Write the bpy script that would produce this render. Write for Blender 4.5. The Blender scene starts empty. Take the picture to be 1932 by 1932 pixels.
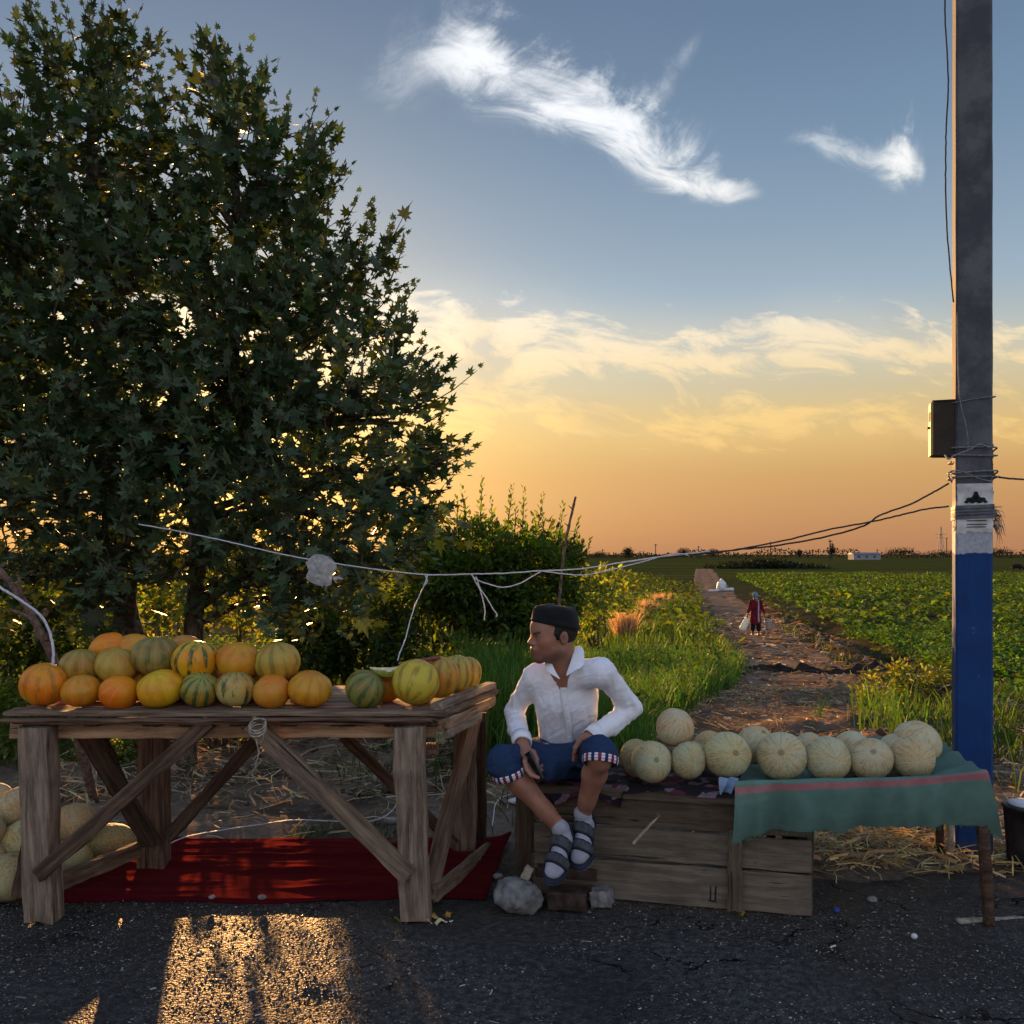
import bpy, math, random
import numpy as np
from mathutils import Vector, Matrix

random.seed(7)
rng = np.random.default_rng(11)
rad = math.radians
scene = bpy.context.scene
COL = scene.collection

# ------------------------------------------------------------------ node helper
class S:
    """a socket with arithmetic"""
    def __init__(s, nt, sock): s.nt, s.k = nt, sock
    def _m(s, op, *a, clamp=False):
        n = s.nt.nodes.new('ShaderNodeMath'); n.operation = op; n.use_clamp = clamp
        for i, v in enumerate((s,) + a): feed(s.nt, n.inputs[i], v)
        return S(s.nt, n.outputs[0])
    def __add__(s, o): return s._m('ADD', o)
    __radd__ = __add__
    def __mul__(s, o): return s._m('MULTIPLY', o)
    __rmul__ = __mul__
    def __sub__(s, o): return s._m('SUBTRACT', o)
    def __rsub__(s, o): return (s * -1.0) + o
    def __truediv__(s, o): return s._m('DIVIDE', o)
    def __pow__(s, o): return s._m('POWER', o)
    def exp(s): return s._m('EXPONENT')
    def sin(s): return s._m('SINE')
    def abs(s): return s._m('ABSOLUTE')
    def max(s, o): return s._m('MAXIMUM', o)
    def min(s, o): return s._m('MINIMUM', o)
    def clamp(s): return s._m('ADD', 0.0, clamp=True)
    def atan2(s, o): return s._m('ARCTAN2', o)
    def frac(s): return s._m('FRACT')
    def floor(s): return s._m('FLOOR')
    def gt(s, o): return s._m('GREATER_THAN', o)
    def step(s, a, b):
        n = s.nt.nodes.new('ShaderNodeMapRange'); n.interpolation_type = 'SMOOTHSTEP'
        feed(s.nt, n.inputs[0], s); n.inputs[1].default_value = a; n.inputs[2].default_value = b
        return S(s.nt, n.outputs[0])

def feed(nt, inp, v):
    if isinstance(v, S): nt.links.new(v.k, inp)
    elif isinstance(v, (int, float)):
        inp.default_value = v if not hasattr(inp.default_value, '__len__') else (v,) * len(inp.default_value)
    else:
        n = len(inp.default_value)
        inp.default_value = tuple(v) + (1.0,) * (n - len(v)) if len(v) < n else tuple(v)[:n]

class NT:
    def __init__(s, nt): s.nt = nt
    def node(s, t, **kw):
        n = s.nt.nodes.new(t)
        for k, v in kw.items(): setattr(n, k, v)
        return n
    def out(s, n, i=0): return S(s.nt, n.outputs[i])
    def coord(s, which='Object'): return s.out(s.node('ShaderNodeTexCoord'), which)
    def sep(s, v):
        n = s.node('ShaderNodeSeparateXYZ'); feed(s.nt, n.inputs[0], v)
        return [S(s.nt, o) for o in n.outputs]
    def comb(s, x, y, z):
        n = s.node('ShaderNodeCombineXYZ')
        for i, v in enumerate((x, y, z)): feed(s.nt, n.inputs[i], v)
        return s.out(n)
    def scale(s, v, xyz):
        n = s.node('ShaderNodeVectorMath', operation='MULTIPLY'); feed(s.nt, n.inputs[0], v); feed(s.nt, n.inputs[1], xyz)
        return s.out(n)
    def vadd(s, a, b):
        n = s.node('ShaderNodeVectorMath', operation='ADD'); feed(s.nt, n.inputs[0], a); feed(s.nt, n.inputs[1], b)
        return s.out(n)
    def dot(s, a, b):
        n = s.node('ShaderNodeVectorMath', operation='DOT_PRODUCT'); feed(s.nt, n.inputs[0], a); feed(s.nt, n.inputs[1], b)
        return S(s.nt, n.outputs['Value'])
    def noise(s, v, sc=5.0, det=4.0, rough=.55, dist=0.0, color=False):
        n = s.node('ShaderNodeTexNoise'); feed(s.nt, n.inputs['Vector'], v)
        feed(s.nt, n.inputs['Scale'], sc); n.inputs['Detail'].default_value = det
        n.inputs['Roughness'].default_value = rough; n.inputs['Distortion'].default_value = dist
        return s.out(n, 1 if color else 0)
    def voro(s, v, sc=5.0, feature='F1', out='Distance', rnd=1.0):
        n = s.node('ShaderNodeTexVoronoi', feature=feature); feed(s.nt, n.inputs['Vector'], v)
        n.inputs['Scale'].default_value = sc; n.inputs['Randomness'].default_value = rnd
        return s.out(n, out)
    def ramp(s, f, stops, interp='LINEAR'):
        n = s.node('ShaderNodeValToRGB'); r = n.color_ramp; r.interpolation = interp
        while len(r.elements) < len(stops): r.elements.new(0.5)
        for e, (p, c) in zip(r.elements, stops):
            e.position = p; e.color = tuple(c) + (1.0,) if len(c) == 3 else c
        feed(s.nt, n.inputs[0], f)
        return s.out(n)
    def mix(s, f, a, b, blend='MIX'):
        n = s.node('ShaderNodeMix', data_type='RGBA', blend_type=blend); n.clamp_factor = True
        feed(s.nt, n.inputs[0], f); feed(s.nt, n.inputs[6], a); feed(s.nt, n.inputs[7], b)
        return S(s.nt, n.outputs[2])
    def attr(s, name): return s.out(s.node('ShaderNodeAttribute', attribute_name=name), 'Color')
    def oinfo(s, which): return s.out(s.node('ShaderNodeObjectInfo'), which)
    def bump(s, h, strength=.3, dist=.01):
        n = s.node('ShaderNodeBump'); n.inputs['Strength'].default_value = strength
        n.inputs['Distance'].default_value = dist; feed(s.nt, n.inputs['Height'], h)
        return s.out(n)

def lin(r, g, b):
    f = lambda c: (c / 255 / 12.92) if c / 255 <= .04045 else ((c / 255 + .055) / 1.055) ** 2.4
    return (f(r), f(g), f(b))

# ------------------------------------------------------------------ camera
CAM = (0.0, 0.0, 1.56)
FP = 1694.0                       # focal length in units where the frame is 1932 wide
cam_d = bpy.data.cameras.new('camera'); cam = bpy.data.objects.new('camera', cam_d); COL.objects.link(cam)
cam.location = CAM; cam.rotation_euler = (rad(90), 0, 0)
cam_d.sensor_width = 36; cam_d.lens = FP / 1932 * 36; cam_d.shift_y = 0.0409
cam_d.clip_start = .05; cam_d.clip_end = 6000
scene.camera = cam

def P(px, py, D):
    """where a sight line of the survey photograph meets the distance D"""
    return np.array([(px - 966) / FP * D, D, CAM[2] - (py - 1045) / FP * D])

# ------------------------------------------------------------------ light and sky
EXPO = 1.25
SUN_AZ, SUN_EL = -17.3, 6.6        # degrees; azimuth from +Y towards +X
sv = (math.sin(rad(SUN_AZ)) * math.cos(rad(SUN_EL)), math.cos(rad(SUN_AZ)) * math.cos(rad(SUN_EL)), math.sin(rad(SUN_EL)))
scene.view_settings.view_transform = 'Standard'; scene.view_settings.look = 'None'
scene.view_settings.exposure = EXPO; scene.view_settings.gamma = 1.0; scene.view_settings.use_curve_mapping = False
scene.render.engine = 'CYCLES'
scene.cycles.use_denoising = True; scene.cycles.use_adaptive_sampling = True; scene.cycles.adaptive_threshold = .03
scene.cycles.max_bounces = 6; scene.cycles.diffuse_bounces = 2; scene.cycles.transmission_bounces = 5
scene.cycles.transparent_max_bounces = 6; scene.cycles.sample_clamp_indirect = 4.0
scene.cycles.caustics_reflective = False; scene.cycles.caustics_refractive = False

sun_d = bpy.data.lights.new('sun', 'SUN'); sun = bpy.data.objects.new('sun', sun_d); COL.objects.link(sun)
sun_d.energy = 5.0; sun_d.angle = rad(.55); sun_d.color = (1.0, .50, .17)
sun.rotation_euler = Vector(sv).to_track_quat('Z', 'Y').to_euler()

world = bpy.data.worlds.new('World'); scene.world = world; world.use_nodes = True
wt = world.node_tree; wt.nodes.clear(); W = NT(wt)
K = .5 ** EXPO * 1.05
dirv = W.coord('Generated')
dx, dy, dz = W.sep(dirv)
el = dz.max(0.0)
# sun side of a clear evening sky; opposite side brightened to fill the foreground
sunside = W.ramp(el, [(0, lin(172, 121, 89)), (.03, lin(180, 129, 90)), (.0853, lin(196, 149, 92)), (.12, lin(205, 168, 106)),
    (.155, lin(200, 178, 132)), (.19, lin(186, 182, 160)), (.225, lin(168, 177, 178)), (.27, lin(148, 168, 184)), (.33, lin(131, 153, 174)), (.40, lin(113, 138, 164)),
    (.47, lin(100, 124, 152)), (.53, lin(91, 114, 143)), (.75, lin(96, 124, 166)), (1, lin(118, 146, 188))])
farside = W.ramp(el, [(0, lin(216, 206, 208)), (.12, lin(242, 234, 236)), (.3, lin(232, 236, 248)), (.5, lin(198, 212, 240)), (.75, lin(150, 174, 212)), (1, lin(118, 146, 188))])
saz = W.dot(dirv, (math.sin(rad(SUN_AZ)), math.cos(rad(SUN_AZ)), 0))
side = saz.step(-.55, .55)
base = W.mix(side, farside, sunside)
sdot = W.dot(dirv, sv)
def glow(k): return ((sdot - 1.0) * k).exp()
# cloud veils: u, v are slopes of the direction, valid on the sun side
yy = dy.max(.08)
U = dx / yy * 1.694; V = dz / yy * 1.694
front = dy.step(.35, .6)
uv = W.comb(U, V, 0.0)
wn = W.noise(uv, 2.2, 2, .55, color=True)
wx, wy, _ = W.sep(wn)
wU = U + (wx - .5) * .16; wV = V + (wy - .5) * .12
PXU = wU * 1000.0 + 966.0; PYV = 1045.0 - wV * 1000.0           # slopes again, in thousandths
def streak(x0, y0, ang, length, stops, power=1.0):
    """a cloud along an axis; stops are (position, sideways offset, half width, density)"""
    c, s_ = math.cos(rad(ang)), math.sin(rad(ang)); X = PXU - x0; Y = PYV - y0
    a = (X * c + Y * s_) / length; b = Y * c - X * s_
    r = W.ramp(a, [(p, ((o + 60) / 120, w / 100, d)) for p, o, w, d in stops], 'EASE'); o, w, d = W.sep(r)
    q = (b - (o * 120.0 - 60.0)) / (w * 100.0 + .5)
    return (q * q * -1.0).exp() * d
def cirrus(x0, y0, ang, length, shear, stops, cell=58.0, fl=1.0):
    """a cirrus bank along an axis: a smooth lower edge, hair-like feathers of uneven length above it"""
    c, s_ = math.cos(rad(ang)), math.sin(rad(ang)); X = PXU - x0; Y = PYV - y0
    ax = X * c + Y * s_; b = X * s_ - Y * c                              # b grows upwards
    r = W.ramp(ax / length, [(p, ((o + 60) / 120, w / 100, d)) for p, o, w, d in stops], 'EASE'); o, w, d = W.sep(r)
    b = b - (o * 120.0 - 60.0)
    F = W.noise(W.comb((ax - b * shear) * (1 / cell), b * (1 / 150.0), x0 * .01), 1.0, 5, .68, .5)
    G_ = W.noise(W.comb((ax - b * shear * 2.2) * (1 / 120.0), b * (1 / 55.0), x0 * .02), 1.0, 7, .66, .6)
    wid = w * 100.0 + .5
    q = (b.max(0.0) / (wid * (F.step(.25, .80) * 1.5 * fl + .45))) + (b.min(0.0) / (wid * (.25 + G_ * .9)))
    return (q * q * -1.0).exp() * d * (G_.step(.18, .72) * 1.15 + .12)
high = cirrus(765, 72, 25, 740, .30, [(0, 0, 30, 0), (.07, 0, 58, .42), (.2, 8, 66, .9), (.40, 12, 66, 1.05), (.57, 8, 60, 1.05), (.72, -8, 46, 1.05), (.88, -10, 28, 1.0), (1, 0, 12, 0)], 85.0)
high = high + cirrus(1430, 262, 8, 350, .0, [(0, 0, 16, 0), (.17, 8, 20, .40), (.36, 8, 40, .62), (.56, -4, 40, .55), (.80, 6, 62, 1.1), (.93, -4, 36, .6), (1, 0, 8, 0)], 52.0, .7)
high = high + cirrus(1180, 235, -50, 260, .0, [(0, 0, 14, 0), (.3, 0, 26, .38), (.7, 0, 22, .32), (1, 0, 8, 0)], 90.0, .6)
high = high + cirrus(640, 175, -12, 330, .3, [(0, 0, 30, 0), (.25, 0, 70, .34), (.75, 0, 90, .34), (1, 0, 30, 0)], 80.0)
dens_hi = high.step(.02, 1.22)
band = streak(640, 640, 1.5, 1440, [(0, 0, 80, .8), (.2, 4, 84, .95), (.45, 10, 66, .95), (.7, -12, 70, .9), (1, -16, 62, .8)]) + streak(700, 785, 1, 1400, [(0, 0, 46, .7), (.25, 2, 46, .8), (.6, 0, 48, .8), (1, 0, 46, .65)])
fib2 = W.noise(W.scale(W.comb(U + (wx - .5) * .3, V + U * .13 + (wy - .5) * .16, 0.0), (2.4, 7.5, 1)), 3.0, 7, .64, .4)
dens_lo = ((band.min(1.0) + (fib2 - .5) * 3.0 - .32).step(0, .8) * band.step(.02, .4)).max(band.min(1.0) * .32) * .95
# the same thin cirrus over the rest of the sky
cz = dz.max(.02) + .12
gen = W.noise(W.scale(W.comb(dx / cz, dy / cz, 0.0), (.8, 1.7, 1)), 1.3, 4, .6, .6)
dens_gen = gen.step(.52, .85) * (1.0 - front) * dz.step(.03, .2) * .8
dens = (dens_hi.max(dens_lo) * front).max(dens_gen)
ccol = W.ramp(el, [(.06, lin(226, 178, 100)), (.15, lin(238, 200, 128)), (.22, lin(240, 220, 184)), (.30, lin(240, 236, 226)), (.42, lin(243, 246, 250))])
shade = W.noise(W.comb(wU, wV, .3), 4.5, 2, .5)
ccol = W.mix(shade.step(.52, .78) * .45 * dz.step(.36, .2), ccol, lin(186, 160, 128))
sky = W.mix(dens, base, ccol)
nish = W.node('ShaderNodeTexSky'); nish.sky_type = 'NISHITA'; nish.sun_disc = False
nish.sun_elevation = rad(SUN_EL); nish.sun_rotation = rad(SUN_AZ); nish.dust_density = 2.0
add = W.mix(1.0, sky, W.scale(W.out(nish), (.012, .012, .012)), 'ADD')
g = W.comb(glow(44) * .33 + glow(420) * 1.6 + glow(9000) * 26, glow(44) * .18 + glow(420) * .95 + glow(9000) * 17, glow(420) * .25 + glow(9000) * 7)
add = W.mix(1.0, add, g, 'ADD')
bg = W.node('ShaderNodeBackground'); feed(wt, bg.inputs[0], W.scale(add, (K, K, K))); bg.inputs[1].default_value = 1.0
wo = W.node('ShaderNodeOutputWorld'); wt.links.new(bg.outputs[0], wo.inputs[0])
world.cycles.sampling_method = 'MANUAL'; world.cycles.sample_map_resolution = 512

# ------------------------------------------------------------------ geometry helpers
def hash3(i, j, k, seed=0):
    n = (i * 374761393 + j * 668265263 + k * 2147483647 + seed * 1274126177) & 0xFFFFFFFF
    n = ((n ^ (n >> 13)) * 1274126177) & 0xFFFFFFFF
    return ((n ^ (n >> 16)) & 0xFFFF) / 65535.0

def vnoise(p, seed=0):
    p = np.asarray(p, float); f = np.floor(p).astype(np.int64); t = p - f; t = t * t * (3 - 2 * t)
    r = 0
    for a in (0, 1):
        for b in (0, 1):
            for c in (0, 1):
                w = (t[..., 0] if a else 1 - t[..., 0]) * (t[..., 1] if b else 1 - t[..., 1]) * (t[..., 2] if c else 1 - t[..., 2])
                r = r + w * hash3(f[..., 0] + a, f[..., 1] + b, f[..., 2] + c, seed)
    return r * 2 - 1

def fbm(p, oct=4, seed=0):
    p = np.asarray(p, float); r = 0; a = .5
    for o in range(oct):
        r = r + a * vnoise(p * (2 ** o) + o * 17.3, seed + o); a *= .5
    return r

def mesh_np(name, v, f, col=None, smooth=True, uv=None):
    """v (n,3); f (m,k) of one polygon size, or a list of such arrays"""
    me = bpy.data.meshes.new(name); v = np.asarray(v, np.float32)
    fs = f if isinstance(f, list) else [f]
    fs = [np.asarray(q, np.int32) for q in fs if len(q)]
    me.vertices.add(len(v)); me.vertices.foreach_set('co', v.ravel())
    nl = sum(q.size for q in fs); npz = sum(len(q) for q in fs)
    me.loops.add(nl); me.loops.foreach_set('vertex_index', np.concatenate([q.ravel() for q in fs]))
    me.polygons.add(npz)
    st = []; o = 0
    for q in fs:
        st.append(o + np.arange(len(q)) * q.shape[1]); o += q.size
    me.polygons.foreach_set('loop_start', np.concatenate(st).astype(np.int32))
    if smooth is not None: me.polygons.foreach_set('use_smooth', np.full(npz, bool(smooth)))
    if col is not None:
        at = me.color_attributes.new('Col', 'FLOAT_COLOR', 'POINT')
        c = np.ones((len(v), 4), np.float32); c[:, :3] = col
        at.data.foreach_set('color', c.ravel())
    if uv is not None:
        ul = me.uv_layers.new(name='UVMap')
        idx = np.concatenate([q.ravel() for q in fs])
        ul.data.foreach_set('uv', np.asarray(uv, np.float32)[idx].ravel())
    me.update(calc_edges=True); me.validate()
    return me

LOC = {}
def obj(name, me, mat, parent=None, loc=(0, 0, 0), rot=None, mtx=None, color=None, **props):
    """link a mesh; with a parent, coordinates stay those of the world"""
    o = bpy.data.objects.new(name, me); COL.objects.link(o)
    if mat is not None and me is not None:
        if not me.materials: me.materials.append(mat)
    m = mtx if mtx is not None else Matrix.Translation(Vector(loc)) @ (rot.to_matrix().to_4x4() if rot is not None else Matrix())
    if parent is not None:
        o.parent = parent; m = LOC[parent.name].inverted() @ m
    o.matrix_basis = m
    LOC[o.name] = (LOC[parent.name] @ m) if parent is not None else m
    if color is not None: o.color = color
    for k, v in props.items(): o[k] = v
    return o

def thing(name, loc, label, category, group=None):
    o = obj(name, None, None, loc=loc); o['label'] = label; o['category'] = category
    o.empty_display_size = .05
    if group: o['group'] = group
    return o

def frame(d, up=(0, 0, 1)):
    d = Vector(d).normalized(); u = Vector(up)
    if abs(d.dot(u.normalized())) > .97: u = Vector((0, 1, 0))
    s = u.cross(d).normalized(); u = d.cross(s)
    return s, u

class MB:
    def __init__(s): s.v = []; s.f = []; s.n = 0; s.c = []
    def add(s, v, f, col=None):
        v = np.asarray(v, float); s.v.append(v); s.f += [tuple(int(i) + s.n for i in q) for q in f]; s.n += len(v)
        s.c.append(np.tile(np.array(col if col is not None else (1, 1, 1), float), (len(v), 1)))
    def tube(s, pts, r, seg=8, cap=True, wob=0.0, col=None, closed=False):
        pts = np.asarray(pts, float); n = len(pts); r = np.broadcast_to(np.asarray(r, float), (n,))
        vs = []; prev = None
        for i in range(n):
            d = pts[min(i + 1, n - 1)] - pts[max(i - 1, 0)]
            d = Vector(d).normalized() if np.linalg.norm(d) > 1e-9 else Vector((0, 0, 1))
            if prev is None: a, b = frame(d)
            else:
                a = (prev - d * prev.dot(d)).normalized(); b = d.cross(a)
            prev = a
            for k in range(seg):
                t = 2 * math.pi * k / seg; rr = r[i] * (1 + (random.uniform(-wob, wob) if wob else 0))
                vs.append(pts[i] + (np.array(a) * math.cos(t) + np.array(b) * math.sin(t)) * rr)
        fs = [(i * seg + k, i * seg + (k + 1) % seg, (i + 1) * seg + (k + 1) % seg, (i + 1) * seg + k) for i in range(n - 1) for k in range(seg)]
        if cap:
            fs.append(tuple(range(seg - 1, -1, -1))); fs.append(tuple((n - 1) * seg + k for k in range(seg)))
        s.add(vs, fs, col)
    def box(s, lo, hi, col=None):
        x0, y0, z0 = lo; x1, y1, z1 = hi
        s.add([(x0, y0, z0), (x1, y0, z0), (x1, y1, z0), (x0, y1, z0), (x0, y0, z1), (x1, y0, z1), (x1, y1, z1), (x0, y1, z1)],
              [(0, 3, 2, 1), (4, 5, 6, 7), (0, 1, 5, 4), (1, 2, 6, 5), (2, 3, 7, 6), (3, 0, 4, 7)], col)
    def mesh(s, name, smooth=False):
        me = bpy.data.meshes.new(name); me.from_pydata([tuple(p) for p in np.concatenate(s.v)], [], s.f)
        me.polygons.foreach_set('use_smooth', np.full(len(me.polygons), bool(smooth)))
        at = me.color_attributes.new('Col', 'FLOAT_COLOR', 'POINT'); c = np.ones((s.n, 4), np.float32); c[:, :3] = np.concatenate(s.c)
        at.data.foreach_set('color', c.ravel()); me.update()
        return me

def smooth_path(pts, n=8):
    """Catmull-Rom through the points"""
    p = np.asarray(pts, float); p = np.vstack([2 * p[0] - p[1], p, 2 * p[-1] - p[-2]]); out = []
    for i in range(1, len(p) - 2):
        for t in np.linspace(0, 1, n, endpoint=False):
            a, b, c, d = p[i - 1], p[i], p[i + 1], p[i + 2]
            out.append(.5 * (2 * b + (c - a) * t + (2 * a - 5 * b + 4 * c - d) * t * t + (3 * b - a - 3 * c + d) * t ** 3))
    out.append(p[-2]); return np.array(out)

def plank_mesh(name, L, w, t, seed=0, seg=9, wear=.004, ch=.004):
    """a sawn board along local X with chamfered, worn edges"""
    r = np.random.default_rng(seed); xs = np.linspace(-L / 2, L / 2, seg + 1)
    hw, ht = w / 2, t / 2; ch = min(ch, ht * .6)
    prof = np.array([(-hw, -ht + ch), (-hw + ch, -ht), (0, -ht), (hw - ch, -ht), (hw, -ht + ch), (hw, ht - ch), (hw - ch, ht), (0, ht), (-hw + ch, ht), (-hw, ht - ch)])
    m = len(prof); v = []
    for i, x in enumerate(xs):
        pr = prof + np.column_stack([r.normal(0, wear * .6, m), r.normal(0, wear * .35, m)])
        pr[:, 0] += math.sin(i * 1.3 + seed) * wear * .5
        ex = x + (r.normal(0, wear * 1.2, m) if i in (0, seg) else 0)
        v.append(np.column_stack([np.full(m, x) if i not in (0, seg) else ex, pr]))
    v = np.concatenate(v)
    f = [(i * m + k, i * m + (k + 1) % m, (i + 1) * m + (k + 1) % m, (i + 1) * m + k) for i in range(seg) for k in range(m)]
    f += [tuple(range(m - 1, -1, -1)), tuple(seg * m + k for k in range(m))]
    me = bpy.data.meshes.new(name); me.from_pydata([tuple(p) for p in v], [], f)
    return me

def plank(name, a, b, w, t, mat, parent, up=(0, 0, 1), seed=None, color=None, wear=.004, seg=9, **kw):
    """board from a to b; w is measured across, t along `up`"""
    a, b = Vector(a), Vector(b); d = b - a
    s, u = frame(d, up)
    seed = seed if seed is not None else random.randrange(9999)
    m = Matrix((d.normalized(), s, u)).transposed().to_4x4(); m.translation = (a + b) / 2
    c = color or (random.uniform(.8, 1.15), random.uniform(.8, 1.15), random.uniform(.8, 1.1), 1)
    return obj(name, plank_mesh(name, d.length, w, t, seed, seg, wear), mat, parent, mtx=m, color=c, **kw)

# ---- implicit surfaces, for bodies and cloth: smooth unions of rounded cones and ellipsoids, meshed by surface nets
class SDF:
    def __init__(s, lo, hi, h):
        s.lo = np.asarray(lo, float); s.h = h
        s.n = np.ceil((np.asarray(hi, float) - s.lo) / h).astype(int) + 1
        s.val = np.full(s.n, 9.0, np.float32)
    def _win(s, lo, hi):
        a = np.clip(np.floor((lo - s.lo) / s.h).astype(int), 0, s.n - 1); b = np.clip(np.ceil((hi - s.lo) / s.h).astype(int) + 1, 1, s.n)
        ax = [s.lo[i] + s.h * np.arange(a[i], b[i]) for i in range(3)]
        g = np.stack(np.meshgrid(*ax, indexing='ij'), -1)
        return tuple(slice(a[i], b[i]) for i in range(3)), g
    def _put(s, sl, d, k, op):
        o = s.val[sl]
        if op == 'sub': d = -d
        if op == 'add':
            if k > 0:
                h = np.maximum(k - np.abs(o - d), 0) / k; s.val[sl] = np.minimum(o, d) - h * h * k / 4
            else: s.val[sl] = np.minimum(o, d)
        else:
            if k > 0:
                h = np.maximum(k - np.abs(o - d), 0) / k; s.val[sl] = np.maximum(o, d) + h * h * k / 4
            else: s.val[sl] = np.maximum(o, d)
    def cone(s, a, b, ra, rb, k=.02, op='add', flat=None):
        """rounded cone; flat=(axis vector, factor) squeezes the section along the axis"""
        a = np.asarray(a, float); b = np.asarray(b, float); pad = max(ra, rb) + k + 3 * s.h
        sl, g = s._win(np.minimum(a, b) - pad, np.maximum(a, b) + pad)
        ab = b - a; t = np.clip(((g - a) @ ab) / max(ab @ ab, 1e-9), 0, 1)
        q = g - a - t[..., None] * ab
        if flat is not None:
            ax = np.asarray(flat[0], float); ax = ax / np.linalg.norm(ax); q = q + (q @ ax)[..., None] * ax * (flat[1] - 1)
        s._put(sl, (np.linalg.norm(q, axis=-1) - (ra + (rb - ra) * t)).astype(np.float32), k, op); return s
    def chain(s, pts, rs, k=.015, op='add', **kw):
        for i in range(len(pts) - 1): s.cone(pts[i], pts[i + 1], rs[i], rs[i + 1], k if i == 0 else min(k, .012), op, **kw)
        return s
    def ell(s, c, r, k=.02, rot=None, op='add'):
        c = np.asarray(c, float); r = np.asarray(r, float); pad = r.max() + k + 3 * s.h
        sl, g = s._win(c - pad, c + pad); q = g - c
        if rot is not None: q = q @ np.asarray(rot)          # columns of rot are the axes
        l = np.linalg.norm(q / r, axis=-1); l2 = np.linalg.norm(q / (r * r), axis=-1)
        s._put(sl, (l * (l - 1) / np.maximum(l2, 1e-6)).astype(np.float32), k, op); return s
    def half(s, p, n, k=0.0):
        """keep the side against the normal"""
        sl, g = s._win(s.lo, s.lo + s.h * s.n); n = np.asarray(n, float) / np.linalg.norm(n)
        s._put(sl, ((g - np.asarray(p)) @ n).astype(np.float32), k, 'cut'); return s
    def mesh(s):
        V = s.val; n = s.n - 1; ins = V < 0
        acc = np.zeros(tuple(n) + (3,), np.float32); cnt = np.zeros(tuple(n), np.float32)
        def corner(o): return tuple(slice(o[i], o[i] + n[i]) for i in range(3))
        for ax in range(3):
            for p in (0, 1):
                for q in (0, 1):
                    o = [0, 0, 0]; oth = [i for i in range(3) if i != ax]; o[oth[0]] = p; o[oth[1]] = q
                    e = list(o); e[ax] = 1
                    a, b = V[corner(o)], V[corner(e)]
                    m = (a < 0) != (b < 0); d = a - b
                    t = np.where(m, a / np.where(np.abs(d) < 1e-9, 1, d), 0)
                    for i in range(3):
                        acc[..., i] += np.where(m, (t if i == ax else o[i]), 0)
                    cnt += m
        on = cnt > 0; idx = np.full(tuple(n), -1, np.int64); idx[on] = np.arange(on.sum())
        cell = np.argwhere(on); v = s.lo + s.h * (cell + acc[on] / cnt[on][:, None])
        fs = []
        for ax in range(3):
            u, w = [(1, 2), (2, 0), (0, 1)][ax]
            sa = [slice(1, n[i]) for i in range(3)]; sa[ax] = slice(0, n[ax]); sb = list(sa); sb[ax] = slice(1, n[ax] + 1)
            A, B = ins[tuple(sa)], ins[tuple(sb)]
            for sign in (0, 1):
                m = (A & ~B) if sign == 0 else (~A & B)
                c = np.argwhere(m)
                if not len(c): continue
                off = np.array([1, 1, 1]); off[ax] = 0; c = c + off
                du = np.zeros(3, int); du[u] = 1; dw = np.zeros(3, int); dw[w] = 1
                q = [c - du - dw, c - dw, c, c - du]
                q = np.stack([idx[tuple(x.T)] for x in q], 1)
                fs.append(q if sign == 0 else q[:, ::-1])
        f = np.concatenate(fs); f = f[(f >= 0).all(1)]
        return v, f

def relax(v, f, it=2, lam=.5):
    e = np.concatenate([f[:, [i, (i + 1) % 4]] for i in range(4)])
    for _ in range(it):
        acc = np.zeros_like(v); c = np.zeros(len(v))
        np.add.at(acc, e[:, 0], v[e[:, 1]]); np.add.at(c, e[:, 0], 1)
        np.add.at(acc, e[:, 1], v[e[:, 0]]); np.add.at(c, e[:, 1], 1)
        v = v + lam * (acc / np.maximum(c, 1)[:, None] - v)
    return v

def normals(v, f):
    n = np.zeros_like(v); fn = np.cross(v[f[:, 2]] - v[f[:, 0]], v[f[:, 3]] - v[f[:, 1]])
    for i in range(4): np.add.at(n, f[:, i], fn)
    return n / np.maximum(np.linalg.norm(n, axis=1), 1e-9)[:, None]

# ---- foliage: many copies of a small template, gathered in arrays
LEAF_PALM = (lambda o: (np.array([(0, .06, 0.0)] + o), [(0, i, i % (len(o)) + 1) for i in range(1, len(o) + 1)]))(
    [(x, y, -.10 * abs(x) - .05 * y * y) for x, y in [(0, -.22), (.10, -.20), (.40, -.36), (.30, -.10), (.60, .04), (.30, .16), (.44, .52), (.16, .36), (0, .88),
     (-.16, .36), (-.44, .52), (-.30, .16), (-.60, .04), (-.30, -.10), (-.40, -.36), (-.10, -.20)]])
LEAF_OVAL = (np.array([(0, 0, 0), (.26, .3, -.05), (.20, .68, -.08), (0, 1, -.16), (-.20, .68, -.08), (-.26, .3, -.05), (0, .5, .03)]),
             [(0, 1, 6), (1, 2, 6), (2, 3, 6), (3, 4, 6), (4, 5, 6), (5, 0, 6)])
LEAF_QUAD = (np.array([(0, 0, 0), (.35, .5, .06), (0, 1, -.05), (-.35, .5, .06)]), [(0, 1, 2), (0, 2, 3)])

def leaf_mats(tip, nrm):
    t = tip / np.maximum(np.linalg.norm(tip, axis=1), 1e-9)[:, None]
    n = nrm - t * (nrm * t).sum(1)[:, None]; n = n / np.maximum(np.linalg.norm(n, axis=1), 1e-9)[:, None]
    return np.cross(t, n), t, n

def leaf_mesh(name, pos, tip, nrm, size, col, tpl):
    a, t, n = leaf_mats(tip, nrm); tv, tf = tpl; tf = np.array(tf)
    v = pos[:, None, :] + size[:, None, None] * (tv[None, :, 0, None] * a[:, None] + tv[None, :, 1, None] * t[:, None] + tv[None, :, 2, None] * n[:, None])
    f = tf[None] + (np.arange(len(pos)) * len(tv))[:, None, None]
    return mesh_np(name, v.reshape(-1, 3), f.reshape(-1, tf.shape[1]), np.repeat(col, len(tv), 0), smooth=False)

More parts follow.
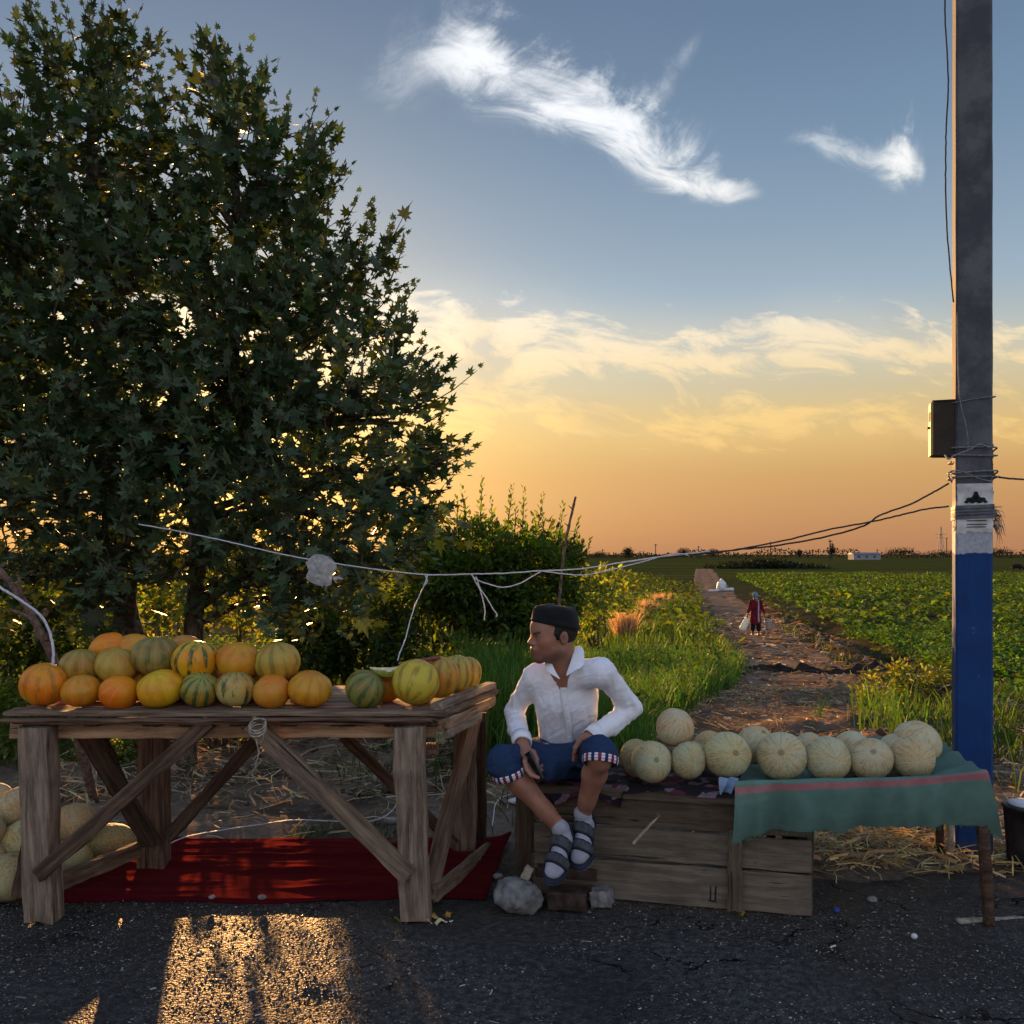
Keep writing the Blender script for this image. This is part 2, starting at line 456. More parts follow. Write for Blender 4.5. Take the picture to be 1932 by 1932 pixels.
def blade_mesh(name, root, h, w, lean, col):
    """grass blades, three bending segments, tapering to a point"""
    n = len(root); az = rng.uniform(0, 2 * math.pi, n); side = np.column_stack([np.cos(az), np.sin(az), np.zeros(n)]) * (w / 2)[:, None]
    vs = []; up = np.array([0, 0, 1.0])
    for t, ww in ((0, .7), (.35, 1.0), (.72, .7)):
        c = root + up * (h * t * (1 - .12 * t))[:, None] + lean * (h * t * t)[:, None]
        vs += [c - side * ww, c + side * ww]
    vs.append(root + up * (h * .86)[:, None] + lean * h[:, None])
    v = np.stack(vs, 1).reshape(-1, 3)
    q = np.array([(0, 1, 3, 2), (2, 3, 5, 4)]); t3 = np.array([(4, 5, 6)]); o = (np.arange(n) * 7)[:, None, None]
    return mesh_np(name, v, [(q[None] + o).reshape(-1, 4), (t3[None] + o).reshape(-1, 3)], np.repeat(col, 7, 0), smooth=False)

def vary(base, n, amt=.25, hue=.12):
    b = np.array(base, float); k = np.exp(rng.normal(0, amt, n))[:, None]; h = 1 + rng.normal(0, hue, (n, 3))
    return np.clip(b * k * h, .001, .95)

# ------------------------------------------------------------------ materials
def mat(name, rough=.8, spec=.3):
    m = bpy.data.materials.new(name); m.use_nodes = True; t = m.node_tree; t.nodes.clear(); n = NT(t)
    b = n.node('ShaderNodeBsdfPrincipled'); o = n.node('ShaderNodeOutputMaterial'); t.links.new(b.outputs[0], o.inputs[0])
    b.inputs['Roughness'].default_value = rough; b.inputs['Specular IOR Level'].default_value = spec
    n.b, n.o, n.m = b, o, m
    def setc(c): feed(t, b.inputs['Base Color'], c)
    def setr(c): feed(t, b.inputs['Roughness'], c)
    def setn(c): feed(t, b.inputs['Normal'], c)
    n.color, n.roughness, n.normal = setc, setr, setn
    return n

def flat(name, col, rough=.7, spec=.3, var=.15, sc=20, metal=0.0):
    n = mat(name, rough, spec); c = n.noise(n.coord('Object'), sc, 4)
    n.color(n.mix(c.step(.3, .7), tuple(x * (1 - var) for x in col), tuple(min(x * (1 + var), 1) for x in col)))
    n.b.inputs['Metallic'].default_value = metal
    n.normal(n.bump(c, .15, .003)); return n.m

def leafmat(name, trans=.5, rough=.55, tint=(1.5, 1.35, .35), spec=.25):
    """leaf blades coloured by their own attribute, light passing through tinted yellow-green"""
    m = bpy.data.materials.new(name); m.use_nodes = True; t = m.node_tree; t.nodes.clear(); n = NT(t)
    c = n.attr('Col')
    b = n.node('ShaderNodeBsdfPrincipled'); feed(t, b.inputs['Base Color'], c); b.inputs['Roughness'].default_value = rough
    b.inputs['Specular IOR Level'].default_value = spec
    tr = n.node('ShaderNodeBsdfTranslucent'); feed(t, tr.inputs[0], n.scale(c, tint))
    mx = n.node('ShaderNodeMixShader'); mx.inputs[0].default_value = trans
    t.links.new(b.outputs[0], mx.inputs[1]); t.links.new(tr.outputs[0], mx.inputs[2])
    o = n.node('ShaderNodeOutputMaterial'); t.links.new(mx.outputs[0], o.inputs[0]); return m

# asphalt: dark binder, paler stones, worn and wet-looking patches
n = mat('asphalt', .9, .010); p = n.coord('Object')
big = n.noise(p, .9, 4, .6); st = n.voro(p, 75); st2 = n.voro(p, 150); g_ = n.noise(p, 30, 5)
tone = n.noise(n.vadd(p, (9, 0, 0)), 3.2, 5, .65)
c = n.mix(g_.step(.35, .7), (.038, .036, .034), (.092, .087, .082))
c = n.mix(n.out(n.node('ShaderNodeTexWhiteNoise')) if False else st2.step(.16, .05) * tone.step(.35, .6), c, (.10, .095, .09))
c = n.mix(big.step(.42, .62) * .6, c, (.032, .030, .029))
c = n.mix(tone.step(.58, .75) * .5, c, (.075, .068, .06))
x_, y_, z_ = n.sep(p); dust = n.noise(n.scale(p, (1, 1.6, 1)), 4.0, 6, .7)
c = n.mix(y_.step(3.45, 4.25) * dust.step(.38, .62) * .75, c, (.085, .066, .05))
crk = n.voro(n.vadd(p, n.scale(n.noise(p, 3, 4, color=True), (.5, .5, 0))), 1.3, 'DISTANCE_TO_EDGE'); c = n.mix(crk.step(.010, .002) * n.noise(p, 1.5, 2).step(.45, .55), c, (.006, .006, .007))
oil = n.noise(n.vadd(p, (4, 7, 0)), 2.2, 3, .5); c = n.mix(oil.step(.58, .72) * .7, c, (.011, .011, .012))
n.color(c); n.roughness(.34 + tone * .25)
n.normal(n.bump(st * .9 + st2 * .4 + g_ * .3, 1.0, .010)); M_ASPHALT = n.m

# dry dirt of the verge
n = mat('dirt', .95, .0); p = n.coord('Object')
a = n.noise(p, 1.3, 6, .65); b2 = n.noise(p, 14, 6, .7); g_ = n.noise(p, 60, 4)
c = n.mix(a.step(.35, .65), (.075, .055, .040), (.21, .165, .125)); c = n.mix(b2.step(.5, .72) * .6, c, (.30, .25, .19)); c = n.mix(b2.step(.42, .25) * .7, c, (.04, .03, .024))
n.color(c); n.normal(n.bump(b2 + g_ * .4, .8, .03)); M_DIRT = n.m
# path: trodden clay, paler with rusty trampled straw
n = mat('path_clay', .95, .0); p = n.coord('Object')
a = n.noise(p, .7, 6, .65); b2 = n.noise(p, 7, 6, .7); g_ = n.noise(n.scale(p, (1, .35, 1)), 24, 5, .7)
c = n.mix(a.step(.38, .62), (.13, .094, .068), (.26, .205, .155)); c = n.mix(b2.step(.52, .7) * .7, c, (.30, .175, .085)); c = n.mix(g_.step(.45, .28) * .75, c, (.07, .05, .036))
clod = n.voro(n.scale(p, (1, .6, 1)), 9); c = n.mix(clod.step(.18, .05) * .6, c, (.33, .25, .17)); c = n.mix(n.noise(n.scale(p, (1.5, .35, 1)), 3.0, 5, .7).step(.52, .68) * .6, c, (.085, .062, .045)); n.color(c); n.normal(n.bump(b2 + g_ * .6 + clod * .5, 1.0, .09)); M_PATH = n.m
# field ground: dark moist soil with green cover, dry further off
n = mat('field_ground', .95, .0); p = n.coord('Object'); x_, y_, z_ = n.sep(p)
a = n.noise(p, .5, 6, .6); b2 = n.noise(p, 6, 6, .7); far = n.noise(n.scale(p, (.02, .12, 1)), 1.0, 5, .6)
near = n.mix(a.step(.4, .62), (.045, .034, .022), (.085, .066, .042)); near = n.mix(b2.step(.45, .7) * .8, near, (.035, .065, .016))
dist = n.mix(far.step(.35, .65), (.030, .050, .013), (.070, .070, .025)); dist = n.mix(n.noise(n.scale(p, (.15, .9, 1)), 1.0, 6, .7).step(.4, .7) * .6, dist, (.024, .045, .012))
n.color(n.mix(y_.step(40, 110), near, dist)); n.normal(n.bump(b2 + n.noise(p, 1.7, 5) * .6, .9, .12)); M_FIELD = n.m
M_MUD = flat('wet_mud', (.026, .017, .013), .95, .1, .5, 6)

# old sawn wood, grain along local X, tinted by the object's own colour
def wood(name, dark, light, rough=.85):
    n = mat(name, rough, .2); p = n.coord('Object'); r = n.oinfo('Random')
    q = n.vadd(n.scale(p, (1.2, 14, 14)), n.comb(r * 37.0, r * 11.0, r * 5.0))
    g = n.noise(q, 3.0, 8, .7, .25); blot = n.noise(n.vadd(p, n.comb(r * 9.0, 0.0, 0.0)), 5, 4)
    crack = n.noise(n.vadd(n.scale(p, (.9, 26, 26)), n.comb(r * 3.0, r * 50.0, 0.0)), 2.0, 3, .5)
    c = n.mix(g.step(.33, .68), dark, light); c = n.mix(blot.step(.5, .75) * .45, c, tuple(x * .45 for x in dark)); c = n.mix(crack.step(.36, .30) * .8, c, tuple(x * .25 for x in dark))
    c = n.mix(1.0, c, n.oinfo('Color'), 'MULTIPLY')
    n.color(c); n.normal(n.bump(g + crack.step(.3, .38), .5, .006)); return n.m
M_WOOD = wood('weathered_wood', (.105, .076, .054), (.31, .245, .18))
M_WOODW = wood('warm_wood', (.20, .115, .065), (.46, .31, .195))
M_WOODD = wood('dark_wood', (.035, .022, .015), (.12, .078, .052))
M_CRATE = wood('grey_crate_wood', (.098, .078, .058), (.19, .156, .118))
n = mat('bark', .95, .1); p = n.coord('Object'); b2 = n.noise(n.scale(p, (1, 1, .25)), 30, 6, .7); a = n.noise(p, 5, 3)
n.color(n.mix(b2.step(.35, .65), (.035, .026, .018), (.16, .125, .09))); n.normal(n.bump(b2, 1.0, .02)); M_BARK = n.m
M_TWIG = flat('dead_branch', (.13, .085, .065), .9, .15, .5, 40)
M_TWIGP = flat('pale_dead_post', (.33, .28, .22), .9, .15, .4, 30)

# melons: the object's colour is the ground colour, alpha how strong the green stripes are
n = mat('striped_melon', .48, .35); p = n.coord('Object'); r = n.oinfo('Random'); x_, y_, z_ = n.sep(p)
ang = y_.atan2(x_); off = n.comb(r * 31.0, r * 17.0, r * 7.0); q = n.vadd(p, off)
dn = n.noise(q, 11, 4, .6); a = n.noise(q, 7, 5, .6); b2 = n.noise(q, 42, 4, .65)
lobe = ((ang * 10.0 + (dn - .5) * 3.2).sin())
c = n.mix(a.step(.36, .66), n.oinfo('Color'), n.mix(1.0, n.oinfo('Color'), (1.05, .60, .34), 'MULTIPLY'))
c = n.mix(lobe.step(.80, 1.0) * .18 * a.step(.3, .6), c, (.60, .47, .16))
brk = n.noise(n.vadd(n.scale(p, (1, 1, .45)), off), 24, 4, .7)
stripe = lobe.step(-.15, -.7) * brk.step(.38, .54)
al = n.oinfo('Alpha')
c = n.mix(stripe * al, c, (.045, .075, .018)); c = n.mix(z_.step(.03, .085) * al * .42 * a.step(.25, .6), c, (.17, .22, .075))
mot = n.noise(n.vadd(n.scale(p, (1, 1, .6)), off), 16, 5, .7); c = n.mix(mot.step(.54, .66) * (al * .55 + .12), c, (.10, .12, .03)); c = n.mix(b2.step(.6, .8) * .45, c, (.36, .21, .075))
n.color(c); n.roughness(.28 + b2 * .3); n.normal(n.bump(b2 + a * .5, .25, .004)); M_STRIPED = n.m
n = mat('netted_melon', .7, .25); p = n.coord('Object'); r = n.oinfo('Random'); x_, y_, z_ = n.sep(p)
ang = y_.atan2(x_); off = n.comb(r * 13.0, r * 29.0, r * 3.0); q = n.vadd(p, off)
a = n.noise(q, 9, 4, .6); net = n.voro(n.vadd(q, n.scale(n.noise(q, 30, 3, color=True), (.02, .02, .02))), 62, 'DISTANCE_TO_EDGE'); fine = n.noise(q, 85, 4)
streak = n.noise(n.comb(ang.sin() * 2.2 + r * 9.0, (ang + 1.57).sin() * 2.2, z_ * 4.0), 5.5, 5, .6)
c = n.mix(a.step(.36, .64), n.oinfo('Color'), n.mix(1.0, n.oinfo('Color'), (1.10, .84, .62), 'MULTIPLY'))
c = n.mix(streak.step(.47, .66) * .75 * a.step(.2, .55), c, (.17, .18, .075)); c = n.mix(net.step(.10, .02) * .34, c, (.60, .55, .40)); c = n.mix(fine.step(.56, .75) * .30, c, (.26, .22, .12))
cap = n.comb(x_, y_, 0.0); rr = n.dot(cap, cap)
c = n.mix(rr.step(.00030, .00006) * z_.step(.02, .05) * r.step(.66, .7) * .6, c, (.10, .075, .03))
n.color(c); n.normal(n.bump(net.step(.0, .16) * -1.0 + fine * .4, .35, .003)); M_NETTED = n.m
M_FLESH = flat('melon_flesh', (.72, .60, .36), .35, .5, .12, 30)
M_RIND = flat('green_rind', (.34, .38, .07), .5, .3, .35, 25)

# cloths
def cloth(name, col, col2=None, rough=.9, sc=9, weave=700, bump=.25, amt=.5, sheen=.1, spec=.12, tint=(1, 1, 1)):
    n = mat(name, rough, spec); p = n.coord('Object'); a = n.noise(p, sc, 5, .6); w = n.noise(p, weave, 2)
    c = n.mix(a.step(.35, .68) * amt, col, col2 or tuple(x * .6 for x in col)); n.color(n.mix(w.step(.3, .7) * .25, c, tuple(x * .55 for x in col)))
    n.b.inputs['Sheen Weight'].default_value = sheen; n.b.inputs['Sheen Tint'].default_value = (*tint, 1)
    n.normal(n.bump(w + a * .3, bump, .002)); return n.m
n = mat('white_shirt', .9, .12); p = n.coord('Object'); w = n.noise(p, 700, 2)
w1 = (n.noise(n.scale(p, (1.0, 1.0, 2.2)), 9, 3, .5, .8) - .5).abs(); w2 = (n.noise(n.scale(n.vadd(p, (3, 1, 2)), (1.8, 1, 1.2)), 16, 3, .5, .6) - .5).abs()
n.color(n.mix(w.step(.3, .7) * .2, (.80, .81, .86), (.66, .67, .74))); n.normal(n.bump(w1.min(.12) * 3.0 + w2.min(.10) * .8 + w * .05, .28, .012)); M_SHIRT = n.m
M_RUGRED = cloth('red_felt', (.070, .005, .010), (.032, .004, .009), sc=6, weave=350, bump=.5, sheen=.12, spec=.0, tint=(1.0, .16, .08))
M_CAP = cloth('black_cap', (.010, .010, .011), (.02, .02, .02), sc=30)
M_HAIR = flat('dark_hair', (.012, .009, .007), .6, .3, .4, 80)
n = mat('denim', .9, .12); p = n.coord('Object'); a = n.noise(p, 10, 5, .6); w = n.noise(n.scale(p, (1, 1, .3)), 500, 2)
n.color(n.mix(a.step(.55, .75) * .7, n.mix(w.step(.3, .7), (.013, .027, .066), (.028, .054, .118)), (.05, .095, .20))); w1 = (n.noise(n.scale(p, (1.0, 2.0, 1.4)), 11, 3, .5, .8) - .5).abs(); n.normal(n.bump(w1.min(.12) * 3.5 + w * .05, .4, .012)); M_DENIM = n.m
n = mat('checked_cuff', .9, .12); u_, v_, _ = n.sep(n.coord('UV'))
a1 = (u_ * 16.0).frac().gt(.5); a2 = (v_ * 2.6).frac().gt(.5); a3 = (u_ * 8.0 + .25).frac().gt(.5)
c = n.mix(a1, (.70, .70, .74), n.mix(a3, (.28, .03, .04), (.03, .035, .10))); n.color(n.mix(a2 * .55, c, n.mix(a1, (.35, .08, .10), (.02, .02, .06)))); M_CHECK = n.m
n = mat('skin', .55, .35); p = n.coord('Object'); a = n.noise(p, 16, 4); n.color(n.mix(1.0, n.mix(a.step(.3, .7), (.27, .122, .072), (.345, .165, .102)), n.attr('Col'), 'MULTIPLY'))
n.b.inputs['Subsurface Weight'].default_value = .0; n.normal(n.bump(n.noise(p, 200, 3), .12, .001)); M_SKIN = n.m
M_SOCK = cloth('grey_sock', (.36, .36, .42), sc=20); M_SANDAL = flat('navy_sandal', (.012, .016, .035), .75, .25, .3, 40)
M_STRAP = flat('grey_strap', (.055, .060, .070), .75, .25, .3, 40); M_SOLE = flat('sole_grey', (.17, .21, .25), .8, .2, .2, 40)
# green cloth: pink stripes run along V of its own sheet
n = mat('green_cloth', .92, .12); u_, v_, _ = n.sep(n.coord('UV')); p = n.coord('Object')
a = n.noise(p, 7, 5, .6); w = n.noise(n.scale(n.coord('UV'), (400, 400, 1)), 1.0, 2); bl = n.noise(n.scale(n.coord('UV'), (2.0, 14.0, 1)), 1.0, 4)
c = n.mix(a.step(.35, .7), (.098, .175, .145), (.140, .235, .190)); c = n.mix(bl.step(.55, .72) * .4, c, (.20, .33, .26))
edge = (w - .5) * .02
s1 = (v_ + edge).step(.565, .575) * (v_ + edge).step(.625, .612); s2 = (v_ + edge).step(.045, .055) * (v_ + edge).step(.12, .108)
c = n.mix((s1 + s2).clamp(), c, n.mix(a.step(.4, .7), (.34, .115, .125), (.42, .19, .19))); n.color(n.mix(w.step(.3, .7) * .35, c, (.02, .07, .06)))
n.normal(n.bump(w + a * .4, .4, .003)); M_GREEN = n.m
# flowered blanket on the crate
n = mat('patterned_blanket', .92, .12); p = n.coord('Object'); q = n.vadd(p, n.scale(n.noise(p, 12, 3, color=True), (.05, .05, .05)))
v1 = n.voro(q, 22, out='Color'); vx, vy, vz = n.sep(v1)
c = n.ramp(vx, [(0, (.02, .015, .02)), (.35, (.04, .012, .022)), (.5, (.30, .05, .11)), (.62, (.06, .03, .09)), (.75, (.45, .30, .36)), (.9, (.05, .10, .07)), (1, (.4, .4, .4))], 'CONSTANT')
n.color(n.mix(.62, n.mix(n.noise(p, 60, 3).step(.4, .7) * .5, c, (.03, .02, .025)), (.012, .010, .012))); n.normal(n.bump(n.noise(p, 30, 3), .4, .006)); M_BLANKET = n.m

# pole, metal, paper
n = mat('pole_concrete', .85, .25); p = n.coord('Object'); x_, y_, z_ = n.sep(p); a = n.noise(p, 4, 6, .65); b2 = n.noise(p, 45, 5, .7); pit = n.voro(p, 38)
conc = n.mix(a.step(.38, .64), (.060, .064, .076), (.125, .128, .140)); conc = n.mix(pit.step(.14, .05) * .8, conc, (.04, .04, .045)); conc = n.mix(n.noise(n.scale(p, (1, 1, .5)), 9, 4).step(.58, .75) * .6, conc, (.06, .06, .068))
wash = n.mix(b2.step(.35, .7), (.42, .44, .48), (.30, .31, .34))
c = n.mix((z_ + (b2 - .5) * .06).step(1.86, 1.80), conc, wash)
scuff = n.noise(n.vadd(p, (3, 1, 2)), 9, 7, .75)
blue = n.mix(a.step(.35, .7), (.006, .036, .135), (.010, .050, .180)); blue = n.mix(scuff.step(.63, .70) * .8, blue, (.16, .21, .32)); blue = n.mix(n.noise(n.scale(p, (6, 6, .7)), 2.0, 5, .65).step(.55, .75) * .55, blue, (.004, .014, .05)); blue = n.mix(z_.step(.45, .05) * n.noise(p, 7, 4).step(.4, .6) * .6, blue, (.07, .06, .055))
c = n.mix((z_ + (n.noise(p, 22, 5, .7) - .5) * .05 + (n.noise(p, 5, 3) - .5) * .03).step(1.567, 1.561), c, blue)
n.color(c); n.roughness(.6 + a * .35); n.normal(n.bump(b2 + pit.step(.0, .2), .4, .005)); M_POLE = n.m
M_BOX_SUN = flat('meter_box_sunlit_paint', (.34, .21, .06), .5, .4, .2, 12); M_BOX_SHADE = flat('meter_box_shaded_paint', (.045, .034, .026), .75, .15, .2, 12); M_BOXD = flat('meter_box_glass', (.012, .012, .014), .2, .5, .2, 20)  # one box paint: sunlight painted into the door, shade into body and lid
M_WIRE = flat('white_flex', (.50, .51, .54), .5, .4, .15, 60); M_WIREG = flat('grey_cable', (.17, .17, .18), .6, .3, .3, 60); M_WIRED = flat('dark_cable', (.035, .033, .032), .6, .3, .3, 60)
M_PAPER = flat('poster_paper', (.56, .56, .54), .85, .2, .25, 14); M_INK = flat('poster_ink', (.018, .018, .02), .8, .2, .4, 60); M_TAPE = flat('grey_tape', (.085, .092, .105), .45, .4, .4, 25)
M_STRAW = leafmat('straw', .25, .7, (1.2, 1.0, .6), .3); M_LEAF = leafmat('plane_leaf', .18, .5); M_SHRUB = leafmat('shrub_leaf', .6, .6, (1.8, 1.5, .3)); M_GRASS = leafmat('grass_blade', .45, .6, (1.35, 1.45, .40)); M_CROP = leafmat('crop_leaf', .5, .6, (1.6, 1.4, .3))
M_DRY = leafmat('dry_grass', .55, .8, (1.1, .95, .75)); M_FAR = leafmat('far_foliage', .2, .9, (1.2, 1.1, .5))
M_STONE = flat('stone', (.20, .19, .185), .9, .2, .4, 25); M_PEB = leafmat('road_pebble', .0, .28, (1, 1, 1), .5)
M_CLOD = leafmat('soil_clod', .0, .95, (1, 1, 1), .0); M_CONCRETE = flat('broken_concrete', (.165, .162, .16), .95, .15, .45, 16); M_BRICK = flat('old_brick', (.050, .032, .026), .95, .15, .5, 18)
M_WHITE = flat('white_plastic', (.58, .59, .60), .5, .35, .1, 20); M_STEEL = flat('knife_steel', (.45, .46, .47), .35, .5, .1, 40, 1.0); M_KNIFE = flat('knife_handle', (.17, .045, .030), .5, .4, .3, 60)
M_BLUEP = flat('blue_plastic', (.015, .05, .30), .4, .4, .15, 20); M_BLUEC = cloth('pale_blue_rag', (.26, .36, .50), (.12, .18, .30), sc=30)
M_PHONE = flat('phone_black', (.012, .012, .015), .2, .5, .1, 20); M_DARKM = flat('dark_enamel', (.022, .018, .018), .5, .4, .5, 20)
M_ENAMEL = flat('bucket_enamel', (.30, .26, .25), .4, .5, .2, 14); M_CAN = flat('cream_can', (.80, .76, .58), .45, .4, .06, 14)
M_DRESS = cloth('red_dress', (.22, .010, .022), (.035, .008, .012), sc=9, amt=.9); M_LEGG = cloth('black_leggings', (.012, .011, .014)); M_SCARF = cloth('blue_scarf', (.06, .16, .22), (.25, .30, .30), sc=40, amt=.9)
M_BRICKW = flat('far_white_wall', (.24, .25, .27), .9, .1, .1, 1); M_COW = flat('cow_hide', (.012, .010, .009), .8, .2, .3, 4)
n = mat('water', .06, .5); n.color((.035, .032, .026)); n.normal(n.bump(n.noise(n.coord('Object'), 9, 3), .08, .01)); M_WATER = n.m
# thin plastic bag
mm = bpy.data.materials.new('clear_plastic_bag'); mm.use_nodes = True; t = mm.node_tree; t.nodes.clear(); n = NT(t)
b = n.node('ShaderNodeBsdfPrincipled'); b.inputs['Base Color'].default_value = (.75, .77, .80, 1); b.inputs['Roughness'].default_value = .3
feed(t, b.inputs['Alpha'], n.noise(n.coord('Object'), 40, 4).step(.3, .75) * .42 + .12); feed(t, b.inputs['Normal'], n.bump(n.noise(n.coord('Object'), 45, 4), .8, .01))
tl = n.node('ShaderNodeBsdfTranslucent'); tl.inputs[0].default_value = (.8, .8, .8, 1); ms = n.node('ShaderNodeMixShader'); ms.inputs[0].default_value = .3
t.links.new(b.outputs[0], ms.inputs[1]); t.links.new(tl.outputs[0], ms.inputs[2]); o = n.node('ShaderNodeOutputMaterial'); t.links.new(ms.outputs[0], o.inputs[0]); M_BAG = mm

# ------------------------------------------------------------------ the ground
ED_D = [6.8, 7.5, 9, 12, 15, 20, 26, 32, 45, 60, 100, 170]
ED_L = [1190, 1200, 1245, 1325, 1378, 1400, 1370, 1335, 1318, 1310, 1308, 1312]
ED_R = [1800, 1790, 1740, 1670, 1640, 1600, 1560, 1500, 1430, 1395, 1362, 1345]
def edgeL(y): return (np.interp(y, ED_D, ED_L) - 966) / FP * y
def edgeR(y): return (np.interp(y, ED_D, ED_R) - 966) / FP * y
def road_edge(x): return 4.22 + .07 * x + .05 * np.sin(x * 3.1) + .03 * np.sin(x * 9.7)
def G(x, y):
    """height of the ground"""
    x = np.asarray(x, float); y = np.asarray(y, float)
    z = np.interp(y, [-50, 4, 6.6, 9, 12, 16, 20, 26, 34, 4000], [0, 0, -.02, -.22, -.48, -.80, -1.02, -1.28, -1.42, -1.42])
    l, r = edgeL(np.clip(y, 6.8, 170)), edgeR(np.clip(y, 6.8, 170))
    n1 = fbm(np.stack([x * .9, y * .9, x * 0], -1), 3, 3) * np.clip(26 / np.maximum(y, 1), 0, 1) ** 1.5; n2 = fbm(np.stack([x * 5, y * 5, x * 0], -1), 3, 8) * np.clip(9 / np.maximum(y, 1), 0, 1) ** 2
    off = np.clip(np.maximum(l - x, x - r), 0, 1.0)                       # rough away from the path
    near = np.clip((y - road_edge(x)) / .5, 0, 1)
    z = z + near * (n2 * .035 + n1 * .05 * np.clip((y - 5.5) / 2, 0, 1)) + off * near * np.clip((y - 6.5) / 2, 0, 1) * (n1 * .22 + n2 * .05)
    spoil = np.exp(-((x - r - .55) / .45) ** 2) * np.clip((y - 9) / 3, 0, 1) * np.clip((70 - y) / 20, 0, 1)
    z = z + spoil * (.16 + .26 * np.clip(n1 + n2 * .6, -.2, 1))
    ditch = np.exp(-((x - r - 1.5) / .4) ** 2) * np.clip((y - 12) / 3, 0, 1) * np.clip((50 - y) / 20, 0, 1)
    z = z - ditch * .35
    z = z + .30 * np.exp(-((x + 1.1) / 1.5) ** 2 - ((y - 7.6) / .9) ** 2) * (1 + n2 * .8)      # bank of turned soil behind the table
    for mx, my, mh, mw in ((3.05, 7.4, .13, .6), (3.7, 8.6, .12, .8), (2.75, 8.6, .08, .6), (5.0, 13.0, .18, .9)):
        z = z + mh * np.exp(-(((x - mx) / mw) ** 2 + ((y - my) / mw / .7) ** 2)) * (1 + n2)
    z = np.where(y < road_edge(x) + .02, np.minimum(z, -.03), z)
    return z
def sinh_axis(c0, c1, step, far, k=1.13):
    a = list(np.arange(c0, c1 + 1e-6, step)); s = step
    while a[-1] < far: s *= k; a.append(a[-1] + s)
    s = step
    while a[0] > -far: s *= k; a.insert(0, a[0] - s)
    return np.array(a)
xs = sinh_axis(-4.5, 9, .085, 2500, 1.14)
ys = [-40, -20, -8, 0, 2, 3, 3.8]; yv = 4.0; st = .07
while yv < 3200: ys.append(yv); st = .07 if yv < 9 else st * 1.045; yv += st
ys = np.array(ys)
XX, YY = np.meshgrid(xs, ys, indexing='xy'); ZZ = G(XX, YY)
nx, ny = len(xs), len(ys)
i = np.arange((nx - 1) * (ny - 1)); a = (i // (nx - 1)) * nx + i % (nx - 1)
fq = np.column_stack([a, a + 1, a + nx + 1, a + nx])
cy = YY.ravel()[fq].mean(1); cx_ = XX.ravel()[fq].mean(1)
gm = mesh_np('ground', np.column_stack([XX.ravel(), YY.ravel(), ZZ.ravel()]), fq)
gm.materials.append(M_DIRT); gm.materials.append(M_FIELD)
gm.polygons.foreach_set('material_index', ((cy > 8.2 + .5 * np.sin(cx_ * 2.3) + 1.6 * ((cx_ > 1.3) & (cx_ < 4)) - 1.0 * (cx_ < -2)).astype(np.int32)))
obj('ground', gm, None, kind='structure')

# the road: one asphalt sheet with a crumbled edge
rx = np.concatenate([[-60, -20, -8], np.arange(-4, 5, .05), [8, 20, 60]]); rv = np.concatenate([[-12, -4, 0], np.linspace(1.5, 4.6, 50)])
RX, RV = np.meshgrid(rx, rv); ed = road_edge(RX) + .035 * fbm(np.stack([RX * 9, RX * 0, RX * 0], -1), 3, 5)
RY = np.minimum(RV, ed)
RZ = .006 * fbm(np.stack([RX * 1.2, RY * 1.2, RX * 0], -1), 3, 21) + .003 * fbm(np.stack([RX * 9, RY * 9, RX * 0], -1), 2, 22) - .03 * np.clip((RV - ed) / .08, 0, 1)
RZ -= .022 * np.exp(-(((RX + .66) / .16) ** 2 + ((RY - 3.17) / .10) ** 2))      # a shallow hole in the sunlit patch
i = np.arange((len(rx) - 1) * (len(rv) - 1)); a = (i // (len(rx) - 1)) * len(rx) + i % (len(rx) - 1)
obj('road', mesh_np('road', np.column_stack([RX.ravel(), RY.ravel(), RZ.ravel()]), np.column_stack([a, a + 1, a + len(rx) + 1, a + len(rx)])), M_ASPHALT, kind='structure')

# the dirt path
py_ = [6.9]
while py_[-1] < 175: py_.append(py_[-1] + max(.12, (py_[-1] - 6) * .02))
py_ = np.array(py_); tt = np.linspace(0, 1, 26)
PL = edgeL(py_) + .16 * fbm(np.stack([py_ * .9, py_ * 0, py_ * 0], -1), 4, 31) - .05; PR = edgeR(py_) + .2 * fbm(np.stack([py_ * .8, py_ * 0 + 9, py_ * 0], -1), 4, 32) + .05
PX = PL[:, None] + (PR - PL)[:, None] * tt; PY = np.repeat(py_[:, None], len(tt), 1)
edge_t = np.minimum(tt, 1 - tt)[None]
PZ = G(PX, PY) + .035 + .02 * fbm(np.stack([PX * 2.2, PY * 1.2, PX * 0], -1), 3, 41) - .10 * np.clip(.06 - edge_t, 0, 1) / .06
PZ -= .03 * (np.exp(-((tt - .3) / .08) ** 2) + np.exp(-((tt - .68) / .08) ** 2))[None] * np.clip((PY - 10) / 4, 0, 1)
i = np.arange((len(tt) - 1) * (len(py_) - 1)); a = (i // (len(tt) - 1)) * len(tt) + i % (len(tt) - 1)
obj('dirt_path', mesh_np('dirt_path', np.column_stack([PX.ravel(), PY.ravel(), PZ.ravel()]), np.column_stack([a, a + 1, a + len(tt) + 1, a + len(tt)])), M_PATH, kind='structure')

